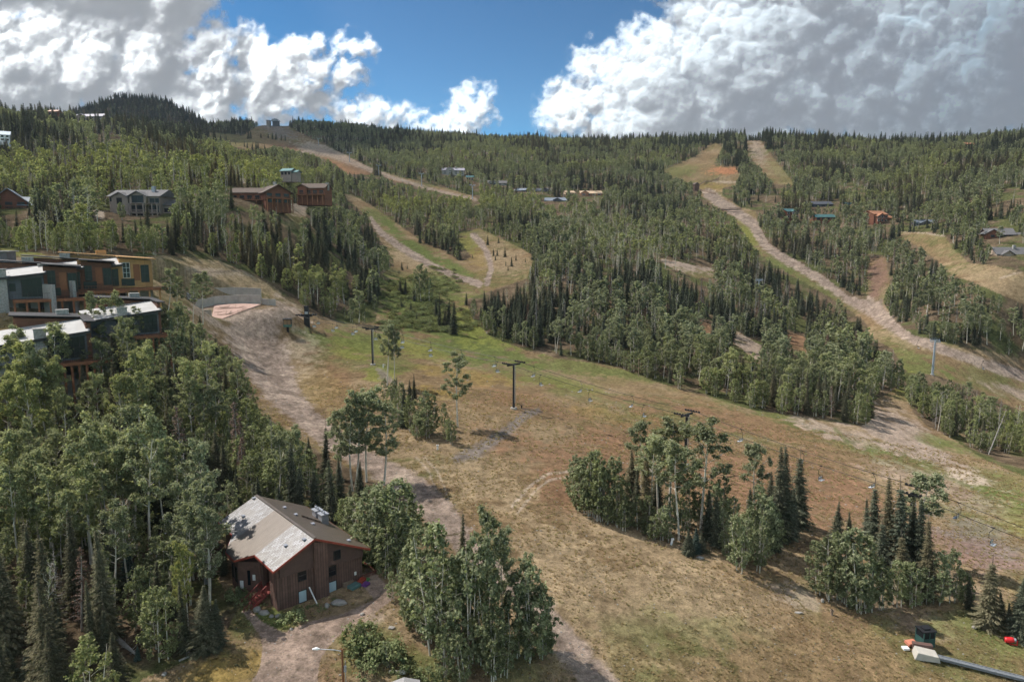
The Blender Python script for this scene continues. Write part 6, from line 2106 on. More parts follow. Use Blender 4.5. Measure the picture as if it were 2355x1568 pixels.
H('in the small grove amid the meadow', ZM, [
    ('aspen', (885, 875), (870, 370), {'i': 1, 'w': .95}), ('aspen', (933, 885), (922, 430), {'i': 1, 'w': .75}), ('young', (860, 980), (850, 800)), ('young', (930, 990), (915, 790)), ('young', (1060, 1215), (1060, 900), {'w': 1.1}), ('young', (1150, 1240), (1140, 860), {'w': 1.15}), ('young', (1180, 1268), (1172, 1010), {'w': 1.3}), ('young', (1110, 1262), (1110, 1060), {'w': 1.2}), ('young', (1220, 1230), (1225, 930), {'w': 1.0}),
    ('young', (1300, 1200), (1310, 990)), ('young', (1368, 1310), (1360, 1080), {'w': 1.1}), ('young', (1330, 1290), (1330, 1120)), ('spruce', (1080, 960), (1078, 770), {}), ('spruce', (1045, 1000), (1045, 810), {}), ('spruce', (1000, 1180), (1000, 860), {'w': 1.2}), ('young', (900, 1100), (900, 860)), ('young', (960, 1150), (960, 900)), ('young', (970, 1040), (980, 830)), ('spruce', (930, 950), (950, 780), {}), ('spruce', (1030, 1120), (1030, 900))])
H('standing alone in the open meadow', ZM, [('aspen', (1410, 1180), (1415, 630), {'i': 0, 'w': 1.15})])
H('among willow thickets atop the meadow', ZM, [
    ('spruce', (1385, 472), (1385, 185), {}), ('spruce', (1335, 418), (1352, 195), {'w': .9}), ('spruce', (1272, 410), (1275, 150), {'w': .6}), ('spruce', (1250, 330), (1245, 190), {}), ('spruce', (1055, 300), (1055, 210), {}), ('spruce', (1100, 362), (1100, 305), {}), ('spruce', (985, 260), (975, 185), {}), ('spruce', (975, 155), (972, 30), {}), ('spruce', (1010, 165), (1015, 40), {}), ('spruce', (1310, 408), (1318, 260)),
    ('aspen', (1130, 215), (1120, -65), {'i': 3, 'w': 1.0}), ('aspen', (1160, 210), (1165, -30), {'i': 3}), ('young', (1190, 215), (1190, 40)), ('young', (1095, 215), (1090, 30)), ('spruce', (1080, 215), (1078, 90)), ('spruce', (1478, 245), (1480, 145), {}), ('young', (600, 375), (600, 190)), ('aspen', (660, 380), (650, 130), {'i': 3, 'w': 1.3}), ('young', (690, 385), (695, 230)), ('young', (550, 340), (540, 260)), ('spruce', (925, 110), (925, 60)), ('young', (845, 60), (845, 10))])
H('on the grass between the two tracks', Z2, [
    ('spruce', (778, 972), (775, 860), {}), ('spruce', (820, 972), (825, 850)), ('spruce', (880, 1000), (870, 830)), ('spruce', (915, 985), (900, 860)), ('spruce', (960, 1022), (955, 915)), ('spruce', (1010, 1015), (1015, 830)), ('spruce', (1042, 1085), (1040, 955)), ('spruce', (972, 1045), (975, 950)), ('spruce', (1245, 985), (1245, 915)), ('spruce', (1320, 972), (1320, 925)), ('spruce', (1285, 1060), (1285, 1008)),
    ('spruce', (1312, 1060), (1310, 1008)), ('spruce', (1365, 1068), (1365, 995)), ('spruce', (1300, 1090), (1300, 1045)), ('spruce', (1370, 1128), (1370, 1090)), ('spruce', (1385, 1162), (1385, 1122)), ('spruce', (1410, 1132), (1410, 1065)), ('spruce', (1440, 1092), (1440, 1040)), ('spruce', (1505, 1105), (1505, 1070)), ('spruce', (655, 1158), (650, 1098)), ('spruce', (690, 1150), (690, 1120)), ('spruce', (1140, 1075), (1140, 1045)), ('spruce', (840, 985), (850, 880)), ('spruce', (935, 1015), (930, 910)), ('spruce', (990, 990), (990, 860))])
H('in the long grove below the chairlift', Z5, [
    ('young', (230, 690), (230, 340), {'w': 1.05}), ('young', (300, 800), (260, 400), {'w': 1.0}), ('young', (325, 815), (330, 285), {'w': .85}), ('young', (350, 820), (375, 300), {'w': .85}), ('young', (405, 858), (430, 320), {'w': .85}), ('young', (420, 855), (480, 330), {'w': .9}), ('young', (500, 870), (530, 350), {'w': .9}), ('young', (560, 905), (570, 400), {'w': .9}), ('young', (470, 880), (470, 620), {'w': 1.1}), ('young', (600, 930), (610, 620), {'w': 1.1}), ('young', (270, 760), (215, 420), {'w': .9}), ('young', (380, 790), (380, 300), {'w': .85}),
    ('young', (540, 895), (530, 660), {'w': 1.1}), ('young', (430, 800), (430, 420)), ('young', (300, 740), (290, 350), {'w': .9}),
    ('spruce', (650, 760), (655, 290), {'t': .5}), ('spruce', (760, 900), (768, 300), {'w': 1.0, 't': .8, 'i': 2}), ('spruce', (850, 800), (850, 420)), ('spruce', (700, 800), (700, 420)),
    ('aspen', (720, 700), (722, 85), {'i': 3, 'w': 1.1}), ('aspen', (838, 860), (880, 190), {'i': 1, 'w': 1.2}), ('aspen', (935, 800), (985, 80), {'i': 1, 'w': 1.4}), ('aspen', (998, 1000), (1010, 230), {'i': 1, 'w': 1.1}), ('aspen', (1188, 945), (1232, 118), {'i': 0, 'w': 1.3}), ('aspen', (1580, 860), (1610, 245), {'i': 1, 'w': 1.0}), ('aspen', (800, 900), (830, 230), {'i': 4, 'w': 1.1}),
    ('young', (790, 950), (780, 650)), ('young', (880, 1000), (890, 700), {'w': 1.1}), ('young', (950, 960), (950, 640)), ('young', (780, 965), (770, 800), {'w': 1.2}), ('young', (1080, 900), (1070, 480)), ('young', (1340, 880), (1360, 470)), ('young', (1290, 960), (1280, 540), {'w': 1.0}), ('young', (1160, 880), (1160, 600)), ('young', (1430, 1000), (1430, 630), {'w': 1.0}), ('young', (820, 1000), (830, 800), {'w': 1.2}), ('young', (700, 920), (700, 650)), ('young', (930, 1010), (940, 800), {'w': 1.1}), ('young', (660, 900), (660, 700)), ('young', (1050, 980), (1060, 700)),
    ('young', (1480, 1240), (1460, 790), {'w': 1.05}), ('young', (1400, 1130), (1390, 880)), ('young', (1560, 1100), (1560, 690)), ('young', (1620, 1243), (1645, 800), {'w': .95}), ('young', (1700, 1130), (1680, 640), {'w': .9}), ('young', (1760, 1080), (1750, 740)), ('young', (1840, 1030), (1850, 860), {'w': .8}), ('young', (1530, 1180), (1530, 820), {'w': 1.1}), ('young', (1650, 1100), (1620, 600)), ('young', (1370, 1060), (1350, 760)), ('young', (1640, 980), (1640, 560)),
    ('spruce', (1090, 1112), (1092, 905), {'w': 1.4}), ('blue', (1150, 1100), (1150, 895)), ('spruce', (1195, 1090), (1190, 920), {'w': 1.4}), ('spruce', (1310, 1050), (1300, 600)), ('spruce', (1720, 940), (1725, 465)), ('spruce', (1785, 1010), (1800, 262)), ('spruce', (1830, 1000), (1836, 262)), ('spruce', (1870, 960), (1880, 600)), ('spruce', (1930, 900), (1950, 278), {'i': 2}), ('spruce', (1890, 980), (1900, 560)), ('spruce', (1960, 880), (1960, 520)), ('spruce', (1240, 1000), (1250, 600)), ('spruce', (1750, 1080), (1750, 640)), ('spruce', (1560, 900), (1565, 560))])
H('in the grove nearest the right edge', Z6, [
    ('young', (200, 1062), (190, 740), {'w': 1.1}), ('young', (250, 1100), (235, 700), {'w': 1.0}), ('young', (318, 1100), (330, 660), {'w': 1.0}), ('young', (400, 1150), (400, 680), {'w': 1.05}), ('young', (480, 1160), (475, 720), {'w': 1.05}), ('young', (560, 1150), (570, 830), {'w': 1.2}), ('young', (640, 1130), (640, 860), {'w': 1.2}), ('young', (720, 1130), (720, 870), {'w': 1.2}), ('young', (870, 1120), (905, 810), {'w': 1.2}), ('young', (960, 1110), (975, 800), {'w': 1.2}), ('young', (1040, 1120), (1040, 930)), ('young', (800, 1120), (800, 900), {'w': 1.2}), ('young', (430, 1165), (440, 900), {'w': 1.2}), ('young', (360, 1130), (370, 760)),
    ('spruce', (290, 800), (312, 520)), ('spruce', (370, 760), (370, 580)), ('spruce', (470, 760), (470, 490)), ('spruce', (510, 800), (520, 395)), ('spruce', (590, 930), (600, 375), {'t': .5}), ('spruce', (670, 960), (665, 370), {'i': 2}), ('spruce', (690, 1080), (670, 670), {'t': .6}), ('spruce', (820, 1100), (828, 590), {'t': .6}), ('spruce', (740, 960), (740, 520)), ('spruce', (560, 1000), (560, 600)), ('spruce', (780, 1000), (785, 500)),
    ('aspen', (690, 880), (850, 345), {'i': 1, 'w': 1.2, 't': .1}), ('spruce', (1165, 1255), (1200, 825), {'w': 1.25, 't': .5}), ('spruce', (1128, 1245), (1130, 1145)), ('spruce', (1250, 1260), (1240, 1040)), ('spruce', (1340, 1310), (1380, 960), {'w': 1.2}), ('spruce', (1400, 1340), (1420, 900)), ('spruce', (1375, 1345), (1372, 1180)), ('spruce', (1290, 1290), (1290, 1100)), ('spruce', (1060, 1150), (1060, 930))])
H('in the woods left of the brown house', Z3, [
    ('aspen', (525, 885), (520, 130), {'i': 0, 'w': .95, 't': .25}), ('aspen', (775, 800), (790, 150), {'i': 1, 't': .2}), ('aspen', (875, 900), (865, 40), {'i': 0, 't': .2, 'w': .8}), ('aspen', (655, 800), (655, 170), {'i': 1, 't': .2}), ('aspen', (190, 235), (195, -350), {'i': 2, 't': .2}), ('aspen', (1235, 250), (1235, -130), {'i': 4, 't': .15}), ('aspen', (1168, 250), (1170, -120), {'i': 1, 't': .2}), ('aspen', (1030, 330), (1035, -20), {'i': 2, 't': .3}), ('aspen', (735, 580), (735, 0), {'i': 4, 't': .1}), ('aspen', (1340, 150), (1345, -80), {'i': 1}), ('aspen', (965, 170), (970, -130), {'i': 1}), ('aspen', (630, 760), (635, 250), {'i': 1}), ('aspen', (395, 990), (390, 450), {'i': 1, 't': .3, 'w': .8}),
    ('aspen', (1090, 1310), (1035, 765), {'i': 3, 'w': .65, 't': 1.0}), ('aspen', (1060, 1290), (1010, 900), {'i': 3, 'w': .6, 't': .8}), ('snag', (1185, 1000), (1167, 440), {'w': 1.5}), ('rust', (1200, 1010), (1200, 640), {'w': 1.3}), ('rust', (470, 1270), (465, 780), {}), ('deadaspen', (265, 1545), (290, 860), {'w': .5}), ('young', (840, 1280), (810, 890), {'t': .3}), ('young', (790, 1270), (780, 900), {'t': .3}), ('young', (620, 1260), (600, 900), {'t': .3}), ('young', (490, 1500), (510, 1270), {'t': .3}), ('young', (570, 1280), (560, 1000)), ('young', (420, 1560), (400, 1380), {'t': .3}),
    ('spruce', (1180, 1390), (1170, 1000), {'w': 1.3, 't': .3}), ('spruce', (1240, 1370), (1240, 1080), {'w': 1.2}), ('blue', (790, 1440), (790, 1345)), ('blue', (690, 1560), (690, 1475), {'w': 1.2}), ('spruce', (745, 900), (745, 760)), ('spruce', (900, 1180), (900, 860), {'t': .3}), ('spruce', (1010, 1190), (990, 840)), ('spruce', (40, 1540), (30, 1330), {'w': 1.4}), ('spruce', (160, 1545), (150, 1370), {'w': 1.3}), ('spruce', (340, 1400), (335, 1130), {}), ('blue', (730, 1000), (730, 780)), ('young', (1380, 1090), (1360, 1010), {}), ('shrub', (1400, 1110), (1400, 1050), {}), ('spruce', (1290, 950), (1290, 780)), ('spruce', (960, 700), (960, 200)), ('spruce', (1010, 600), (1010, 170)), ('spruce', (840, 700), (840, 300), {}),
    ('aspen', (80, 700), (60, 120), {'i': 3, 't': .3}), ('aspen', (300, 900), (270, 330), {'i': 3, 't': .3}), ('aspen', (150, 760), (150, 250), {'i': 2, 't': .3}), ('aspen', (420, 760), (410, 250), {'i': 0, 't': .3}), ('aspen', (30, 1100), (20, 700), {'i': 3, 't': .3}), ('young', (150, 1240), (150, 950), {'t': .3}), ('young', (900, 960), (950, 620)), ('young', (1000, 900), (1000, 620)), ('aspen', (590, 640), (600, 120), {'i': 2, 't': .2})])
ZL = lambda z: (z[0] * .30026, 470.8 + z[1] * .30026)      # enlarged view 0,600-900,1200
H('in front of the flat-roofed townhouses', ZL, [
    ('aspen', (260, 1560), (260, 1120), {'i': 3, 't': .3}), ('aspen', (450, 1560), (410, 925), {'i': 3, 't': .25}), ('aspen', (355, 1450), (350, 1080), {'i': 3, 't': .2}), ('aspen', (140, 1480), (130, 950), {'i': 0, 't': .2}), ('aspen', (740, 1230), (720, 700), {'i': 2, 't': .2, 'w': .8}), ('aspen', (870, 1230), (885, 690), {'i': 0, 't': .3}), ('aspen', (1130, 1150), (1130, 770), {'i': 3, 't': .3}), ('aspen', (985, 1380), (960, 880), {'i': 4, 't': .25}), ('aspen', (1290, 900), (1300, 500), {'i': 4, 'w': 1.0}), ('aspen', (1345, 900), (1360, 560), {'i': 4}),
    ('aspen', (1480, 920), (1480, 600), {'i': 4, 'w': .8}), ('aspen', (1553, 920), (1545, 510), {'i': 1, 'w': 1.1}), ('spruce', (1530, 1010), (1530, 830)), ('aspen', (1335, 1420), (1330, 980), {'i': 4, 't': .2}), ('aspen', (1560, 1560), (1560, 1250), {'i': 1, 't': .2}), ('aspen', (1785, 1560), (1785, 1180), {'i': 2, 't': .1}), ('aspen', (1470, 1250), (1470, 900), {'i': 3, 't': .2}), ('aspen', (770, 1280), (760, 900), {'i': 1, 't': .2}), ('aspen', (1240, 1350), (1230, 1000), {'i': 3, 't': .2}), ('aspen', (1090, 1420), (1080, 1040), {'i': 3, 't': .3}),
    ('aspen', (1180, 1170), (1185, 800), {'i': 0, 't': .2, 'w': 1.1}), ('aspen', (1060, 1190), (1060, 830), {'i': 3, 't': .2}), ('aspen', (1250, 1200), (1250, 830), {'i': 3, 't': .2, 'w': 1.1}), ('aspen', (1400, 1100), (1400, 760), {'i': 2, 't': .2}), ('aspen', (950, 1130), (950, 790), {'i': 1, 't': .2}),
    ('aspen', (640, 1500), (640, 1080), {'i': 3, 't': .25}), ('aspen', (850, 1560), (850, 1150), {'i': 3, 't': .3}), ('aspen', (1410, 1330), (1400, 1000), {'i': 0, 't': .2}), ('aspen', (1600, 1400), (1600, 1050), {'i': 3}), ('young', (1700, 1250), (1690, 1080)), ('spruce', (1650, 1250), (1650, 980)), ('aspen', (30, 1500), (20, 1120), {'i': 3, 't': .2}), ('aspen', (560, 1350), (520, 1050), {'i': 0, 't': .2})])
ZT = lambda z: (z[0] * .3332, 196.2 + z[1] * .3332)     # enlarged view 0,250-1000,800
H('on the hillside below the grey lodge', ZT, [
    ('aspen', (745, 580), (735, 330), {'i': 1, 'w': .5}), ('deadaspen', (608, 1040), (590, 690), {}), ('deadaspen', (1285, 700), (1275, 510), {}), ('aspen', (1452, 1140), (1420, 790), {'i': 5, 'w': .6}), ('aspen', (1468, 1060), (1470, 740), {'i': 5, 'w': .6}), ('aspen', (1528, 1090), (1525, 770), {'i': 4, 'w': .7}), ('aspen', (1535, 1030), (1560, 790), {'i': 5, 'w': .5}), ('aspen', (1762, 1220), (1780, 880), {'i': 5, 'w': .7}), ('snag', (1910, 1080), (1905, 830), {'w': .5}), ('aspen', (2083, 1250), (2085, 920), {'i': 5, 'w': .7}), ('spruce', (1350, 640), (1350, 430)), ('snag', (1200, 720), (1195, 490), {}), ('spruce', (1062, 545), (1062, 400)),
    ('spruce', (1485, 392), (1485, 335)), ('spruce', (1520, 392), (1522, 330)), ('spruce', (1712, 372), (1712, 302)), ('spruce', (1728, 370), (1728, 312)), ('spruce', (1800, 364), (1800, 330)), ('spruce', (1850, 366), (1850, 332)), ('spruce', (1880, 376), (1880, 322)), ('spruce', (1905, 378), (1905, 325)), ('spruce', (1940, 382), (1940, 335)), ('spruce', (1968, 384), (1968, 342)),
    ('spruce', (1685, 426), (1685, 382)), ('spruce', (1706, 432), (1706, 392)), ('spruce', (1740, 448), (1740, 396)), ('spruce', (1766, 448), (1766, 384)), ('spruce', (1780, 450), (1780, 392)), ('spruce', (1625, 410), (1625, 390)), ('spruce', (1827, 456), (1825, 405)), ('spruce', (1862, 470), (1862, 430)), ('spruce', (1560, 380), (1560, 340)), ('spruce', (1660, 350), (1660, 300)),
    ('spruce', (1015, 960), (1015, 740), {'i': 2, 'w': .8, 't': .4}), ('aspen', (1905, 830), (1925, 670), {'i': 3}), ('snag', (1555, 760), (1558, 640), {'w': .6}), ('spruce', (160, 380), (160, 120), {}), ('spruce', (240, 480), (240, 240)), ('spruce', (305, 510), (300, 240), {'i': 2}), ('snag', (480, 480), (475, 350)), ('spruce', (575, 520), (575, 370)), ('rust', (500, 700), (490, 520)), ('spruce', (120, 1090), (110, 850), {}), ('spruce', (230, 1110), (230, 990), {'w': 1.2}), ('spruce', (200, 900), (205, 790))])


def place_list():
    """every tree: (species, x, y, z, height, width factor, tint, form, lean x, lean y, region)"""
    T = []
    for sp, ub, vb, ut, vt, ex, reg in HERO:
        x, y, z = ground_at(ub, vb)
        if y > 2000:
            continue
        s_t, k_t = ray(ut, vt)
        h = (k_t * y + CAMZ) - z
        dx = s_t * y - x
        lean = math.atan2(dx, h)
        lean = max(-.32, min(.32, lean))
        wf = ex.get('w', 1.0) * (.92 if sp == 'young' else (1.12 if sp == 'spruce' else 1.0))
        form = ex.get('i', random.randrange(len(SP[sp])))
        T.append([sp, x, y, z, h, wf, ex.get('t', .05 + .15 * random.random()), form, lean, 0.0, reg, 1, ex.get('s', 0)])
    # the woods
    r_ = np.random.default_rng(99)
    pts = []
    for (y0, y1, sp_) in ((56, 110, 2.9), (110, 180, 3.2), (180, 300, 3.7), (300, 520, 4.6), (520, 900, 5.6), (900, 1600, 7.5)):
        xs = np.arange(-1.0 * y1, 1.0 * y1, sp_)
        ys = np.arange(y0, y1, sp_)
        X, Y = np.meshgrid(xs, ys)
        X = (X + (r_.random(X.shape) - .5) * sp_ * 1.1).ravel()
        Y = (Y + (r_.random(Y.shape) - .5) * sp_ * 1.1).ravel()
        k = np.abs(X / Y) < .86
        pts.append(np.stack([X[k], Y[k]], 1))
    X, Y = np.meshgrid(np.arange(-1800, -500, 9.0), np.arange(1600, 2420, 9.0))
    X = (X + (r_.random(X.shape) - .5) * 9).ravel()
    Y = (Y + (r_.random(Y.shape) - .5) * 9).ravel()
    pts.append(np.stack([X, Y], 1))
    pts = np.concatenate(pts)
    X, Y = pts[:, 0], pts[:, 1]
    Z = hgt(X, Y)
    u, v = proj(X, Y, Z)
    n = len(X)
    ed = (fbm(X / 6, Y / 6, 3, .6, 61) - .5)
    opn = is_open(u + ed * 10, v + ed * 6)
    keep = ~opn & (u > -260) & (u < 2620)
    keep &= ~((Y < 180) & (u > 1250)) & ~((v > 1255) & (u > 500) & (v < 1700))
    keep &= ~((Y < 66) & (u > 470))
    # gaps in the canopy
    keep &= fbm(X / 11, Y / 11, 3, .6, 62) > np.where((Y > 230) & (Y < 620), .39, .33)
    # crest of each ridge: nothing planted on hidden back slopes
    idx = np.nonzero(keep)[0]
    nz = fbm(X / 40, Y / 34, 3, .55, 63)
    nz2 = fbm(X / 15, Y / 15, 3, .55, 64)
    ps = .34 - .06 * (Y > 450) + (nz - .5) * 3.6 + (nz2 - .5) * 1.0
    pdead = np.full(n, .015)
    pda = np.full(n, .008)
    tint = .05 + np.clip((fbm(X / 60, Y / 60, 3, .5, 65) - .45) * 1.2, 0, .4)
    yg = np.zeros(n)
    for (zu, zv, ru, rv, a, b, c, d, e) in ZONES:
        m = sstep(1.35 - np.sqrt(((u - zu) / ru) ** 2 + ((v - zv) / rv) ** 2), 0, .7)
        ps += a * m
        pdead += b * m
        pda += c * m
        tint += d * m
        yg += e * m
    edge = is_open(u, v + np.clip(2600 / Y, 4, 24)) | is_open(u + 1800 / Y, v)
    ps = np.where(edge & (Y < 480), np.minimum(ps * .45, .35), ps)
    yg = np.where(edge, yg + .6, yg)
    ps = np.where(Y > 1600, .95, ps)
    ps = np.where((Y < 175) & (u < 560), ps + .04, ps)
    nearleft = (Y < 175) & (u < 800)
    R0, R1, R2, R3 = r_.random(n), r_.random(n), r_.random(n), r_.random(n)
    op0 = OPEN
    cand = []
    for i in idx:
        if R0[i] < pda[i]:
            sp = 'deadaspen'
            h = 9 + 4 * R2[i]
        elif R0[i] < pda[i] + pdead[i]:
            sp = 'snag' if R3[i] < .7 else 'rust'
            h = 9 + 5 * R2[i]
        elif R1[i] < ps[i]:
            sp = 'spruce'
            h = 6 + (7.5 if Y[i] < 500 else 10.5) * R2[i] ** 1.3 if not edge[i] else 4.5 + 6 * R2[i]
        elif R3[i] < .25 + yg[i] or (Y[i] < 520 and R3[i] < .45 + yg[i]):
            sp = 'young'
            h = 6.0 + 3.5 * R2[i]
        else:
            sp = 'aspen'
            h = 9.5 + 4.0 * R2[i]
        if nearleft[i]:
            h *= {'aspen': 1.2, 'young': .95}.get(sp, .98)
        if Y[i] > 600:
            h *= 1.05
        if v[i] < 350 and sp == 'spruce':
            h *= 1.0 + .45 * R3[i]
        if u[i] < 330 and 380 < v[i] < 600 and Y[i] > 400:
            h *= .85
        cand.append((i, sp, h))
    ii = np.array([c[0] for c in cand])
    hh = np.array([c[2] for c in cand])
    ut, vt = proj(X[ii], Y[ii], Z[ii] + hh * .86)
    um, vm = proj(X[ii], Y[ii], Z[ii] + hh * .5)
    lim = np.where(ut < 770, 297, np.where(ut < 1300, 345, 334))
    bad = (is_open(ut, vt) & (vt > lim)) | (is_open(um, vm) & (vm > lim))
    wpx = hh * .11 * FPX / Y[ii]
    ut2, vt2 = proj(X[ii], Y[ii], Z[ii] + hh)
    for (a, b, c, d, yb, share) in KEEP:
        hit = (ut2 + wpx > a) & (ut2 - wpx < c) & (vt2 < d - 2) & (v[ii] > b) & (Y[ii] < yb + 16)
        bad |= hit & (r_.random(len(ii)) > share)
    # keep hand-set trees clear of their random neighbours
    hx = np.array([t[1] for t in T])
    hy = np.array([t[2] for t in T])
    for j, (i, sp, h) in enumerate(cand):
        if bad[j]:
            continue
        if Y[i] < 200 and ((hx - X[i]) ** 2 + (hy - Y[i]) ** 2).min() < 2.2:
            continue
        T.append([sp, X[i], Y[i], Z[i], h, (.85 + .35 * R3[i]) * (.80 if nearleft[i] and sp == 'aspen' else 1.0), min(1, tint[i] * (.6 + .8 * R2[i])), int(R0[i] * 1000) % len(SP[sp]), (R1[i] - .5) * .08, (R2[i] - .5) * .08, None, 0, 0])
    return T


CROWN_W = {'aspen': 3.2, 'young': 2.0, 'spruce': 1.7, 'blue': 1.5, 'snag': 1.2, 'rust': 1.3, 'deadaspen': 1.8, 'shrub': 1.6}
CAP = {'aspen': 300, 'young': 300, 'spruce': 300, 'snag': 120, 'rust': 70, 'deadaspen': 100, 'blue': 300, 'shrub': 120}
NAME = {'aspen': 'aspen_tree', 'young': 'young_aspen_tree', 'spruce': 'spruce_tree', 'blue': 'blue_spruce_tree', 'snag': 'dead_spruce_tree', 'rust': 'browned_spruce_tree', 'deadaspen': 'bare_aspen_tree', 'shrub': 'willow_shrub'}
CAT = {'aspen': 'tree', 'young': 'tree', 'spruce': 'tree', 'blue': 'tree', 'snag': 'tree', 'rust': 'tree', 'deadaspen': 'tree', 'shrub': 'shrub'}

TREES = place_list()


def score_trees(T):
    """how much of each tree the camera can see, near trees first"""
    W_, H_ = 786, 524
    cov = np.zeros((H_, W_), bool)
    P_ = np.array([[t[1], t[2], t[3], t[4]] for t in T])
    ub, vb = proj(P_[:, 0], P_[:, 1], P_[:, 2])
    ut, vt = proj(P_[:, 0], P_[:, 1], P_[:, 2] + P_[:, 3])
    order = np.argsort(P_[:, 1])
    sc_ = np.zeros(len(T))
    for i in order:
        t = T[i]
        w = CROWN_W[t[0]] * t[4] / HN[t[0]] * t[5] * FPX / t[2] * .8
        lo = .35 if t[0] == 'aspen' else (.1 if t[0] in ('young',) else .0)
        a, b = (min(ub[i], ut[i]) + max(ub[i], ut[i])) / 2 - w / 2, (ub[i] + ut[i]) / 2 + w / 2
        y0, y1 = vt[i], vb[i] + (vt[i] - vb[i]) * lo
        x0, x1 = int(max(0, a / 3)), int(min(W_, b / 3 + 1))
        r0, r1 = int(max(0, y0 / 3)), int(min(H_, y1 / 3 + 1))
        if x1 <= x0 or r1 <= r0:
            continue
        blk = cov[r0:r1, x0:x1]
        sc_[i] = (~blk).sum() / blk.size * (b - a) * (y1 - y0) * min(1, (x1 - x0) * (r1 - r0) * 9 / max(1, (b - a) * (y1 - y0)))
        blk[:] = True
    return sc_, ut, vt, ub, vb


SCORE, UT, VT, UB, VB = score_trees(TREES)


def matrix_for(t):
    """location, rotation, scale of a tree"""
    sp, x, y, z, h, wf, tint, form, lx, ly = t[:10]
    s = h / HN[sp]
    rz = random.random() * 6.283 if not t[11] or sp in ('spruce', 'young', 'blue', 'shrub') else {5: 3.6}.get(form, random.random() * 6.28)
    rot = (Matrix.Rotation(ly, 3, 'X') @ Matrix.Rotation(lx, 3, 'Y') @ Matrix.Rotation(rz, 3, 'Z')).to_euler()
    return (x, y, z - .12), rot, (s * wf, s * wf, s)


REGIONS = [  # (u, v, ru, rv, phrase)
    (90, 1480, 120, 140, 'in the bottom left corner of the woods'), (300, 1420, 130, 150, 'in the shaded woods left of the driveway'), (460, 1330, 70, 120, 'at the wood edge left of the brown house'), (120, 1180, 160, 110, 'deep in the near left woods'), (380, 1150, 130, 100, 'in the dark woods uphill from the brown house'),
    (600, 1110, 120, 50, 'in the thicket right behind the brown house'), (620, 990, 80, 50, 'along the left edge of the dirt road'), (430, 960, 120, 80, 'in the woods beside the dirt road'), (200, 940, 130, 80, 'below the nearer flat-roofed townhouses'), (60, 900, 90, 100, 'at the left edge below the townhouses'),
    (460, 800, 80, 60, 'between the townhouses and the concrete foundation'), (60, 560, 90, 40, 'above the upper townhouses'), (250, 560, 110, 40, 'on the slope under the grey lodge'), (450, 560, 110, 50, 'above the bulldozed dirt bank'), (600, 620, 90, 50, 'along the top of the bulldozed dirt bank'),
    (760, 690, 80, 40, 'behind the lift terminal'), (830, 600, 60, 60, 'at the left edge of the lower ski run'), (700, 520, 90, 50, 'below the red log lodge'), (560, 470, 60, 50, 'left of the red log lodge'), (150, 430, 200, 40, 'in the green belt above the grey lodge'), (450, 420, 130, 40, 'in the belt left of the log lodge'),
    (150, 340, 220, 50, 'on the upper left hillside'), (900, 520, 70, 40, 'at the right edge of the lower ski run'), (1000, 480, 90, 40, 'between the two upper ski runs'), (1200, 560, 100, 40, 'behind the open grass with the twin tracks'), (1250, 770, 120, 40, 'at the front edge of the central woods'), (1400, 800, 100, 40, 'along the meadow edge of the central woods'),
    (1580, 870, 90, 50, 'at the notch in the meadow edge'), (1750, 900, 90, 40, 'in the front row right of the notch'), (1920, 920, 80, 50, 'at the right tip of the central woods'), (1250, 650, 100, 50, 'at the left end of the central woods'), (1430, 620, 110, 60, 'among bare aspens in the central woods'), (1450, 710, 110, 40, 'in the middle of the central woods'),
    (1650, 760, 100, 50, 'around the small clearings in the central woods'), (1830, 720, 90, 60, 'in the stand left of the right road'), (1980, 800, 60, 60, 'below the fork of the right dirt road'), (1700, 620, 90, 50, 'in the right part of the central woods'), (1900, 600, 80, 60, 'right of the winding dirt road'), (2110, 720, 80, 60, 'below the red dirt cut'),
    (2280, 740, 90, 60, 'at the right edge above the dirt road'), (2160, 650, 90, 40, 'between the dirt cut and the stone house'), (2260, 580, 60, 40, 'before the two houses at the right edge'), (2130, 920, 60, 40, 'at the upper end of the right tree strip'), (2230, 990, 60, 40, 'in the middle of the right tree strip'), (2330, 1060, 60, 50, 'at the end of the right tree strip'),
    (1300, 480, 200, 50, 'around the far cabins in the centre'), (2000, 520, 120, 40, 'around the far cabins on the right'),
]
ORD = 'first second third fourth fifth sixth seventh eighth ninth tenth eleventh twelfth thirteenth fourteenth fifteenth sixteenth seventeenth eighteenth nineteenth twentieth'.split()
LOOK = {'aspen': 'white-trunked aspen', 'young': 'young aspen', 'spruce': 'spruce', 'blue': 'bluish young spruce', 'snag': 'dead spruce', 'rust': 'brown-needled dying spruce', 'deadaspen': 'nearly leafless aspen', 'shrub': 'round leafy shrub'}


def region_of(i, t):
    if t[10]:
        return t[10]
    best, bd = None, 1e9
    for (a, b, ru, rv, ph) in REGIONS:
        d = ((UB[i] - a) / ru) ** 2 + (((VB[i] + VT[i]) / 2 - b) / rv) ** 2
        if d < bd:
            best, bd = ph, d
    return best


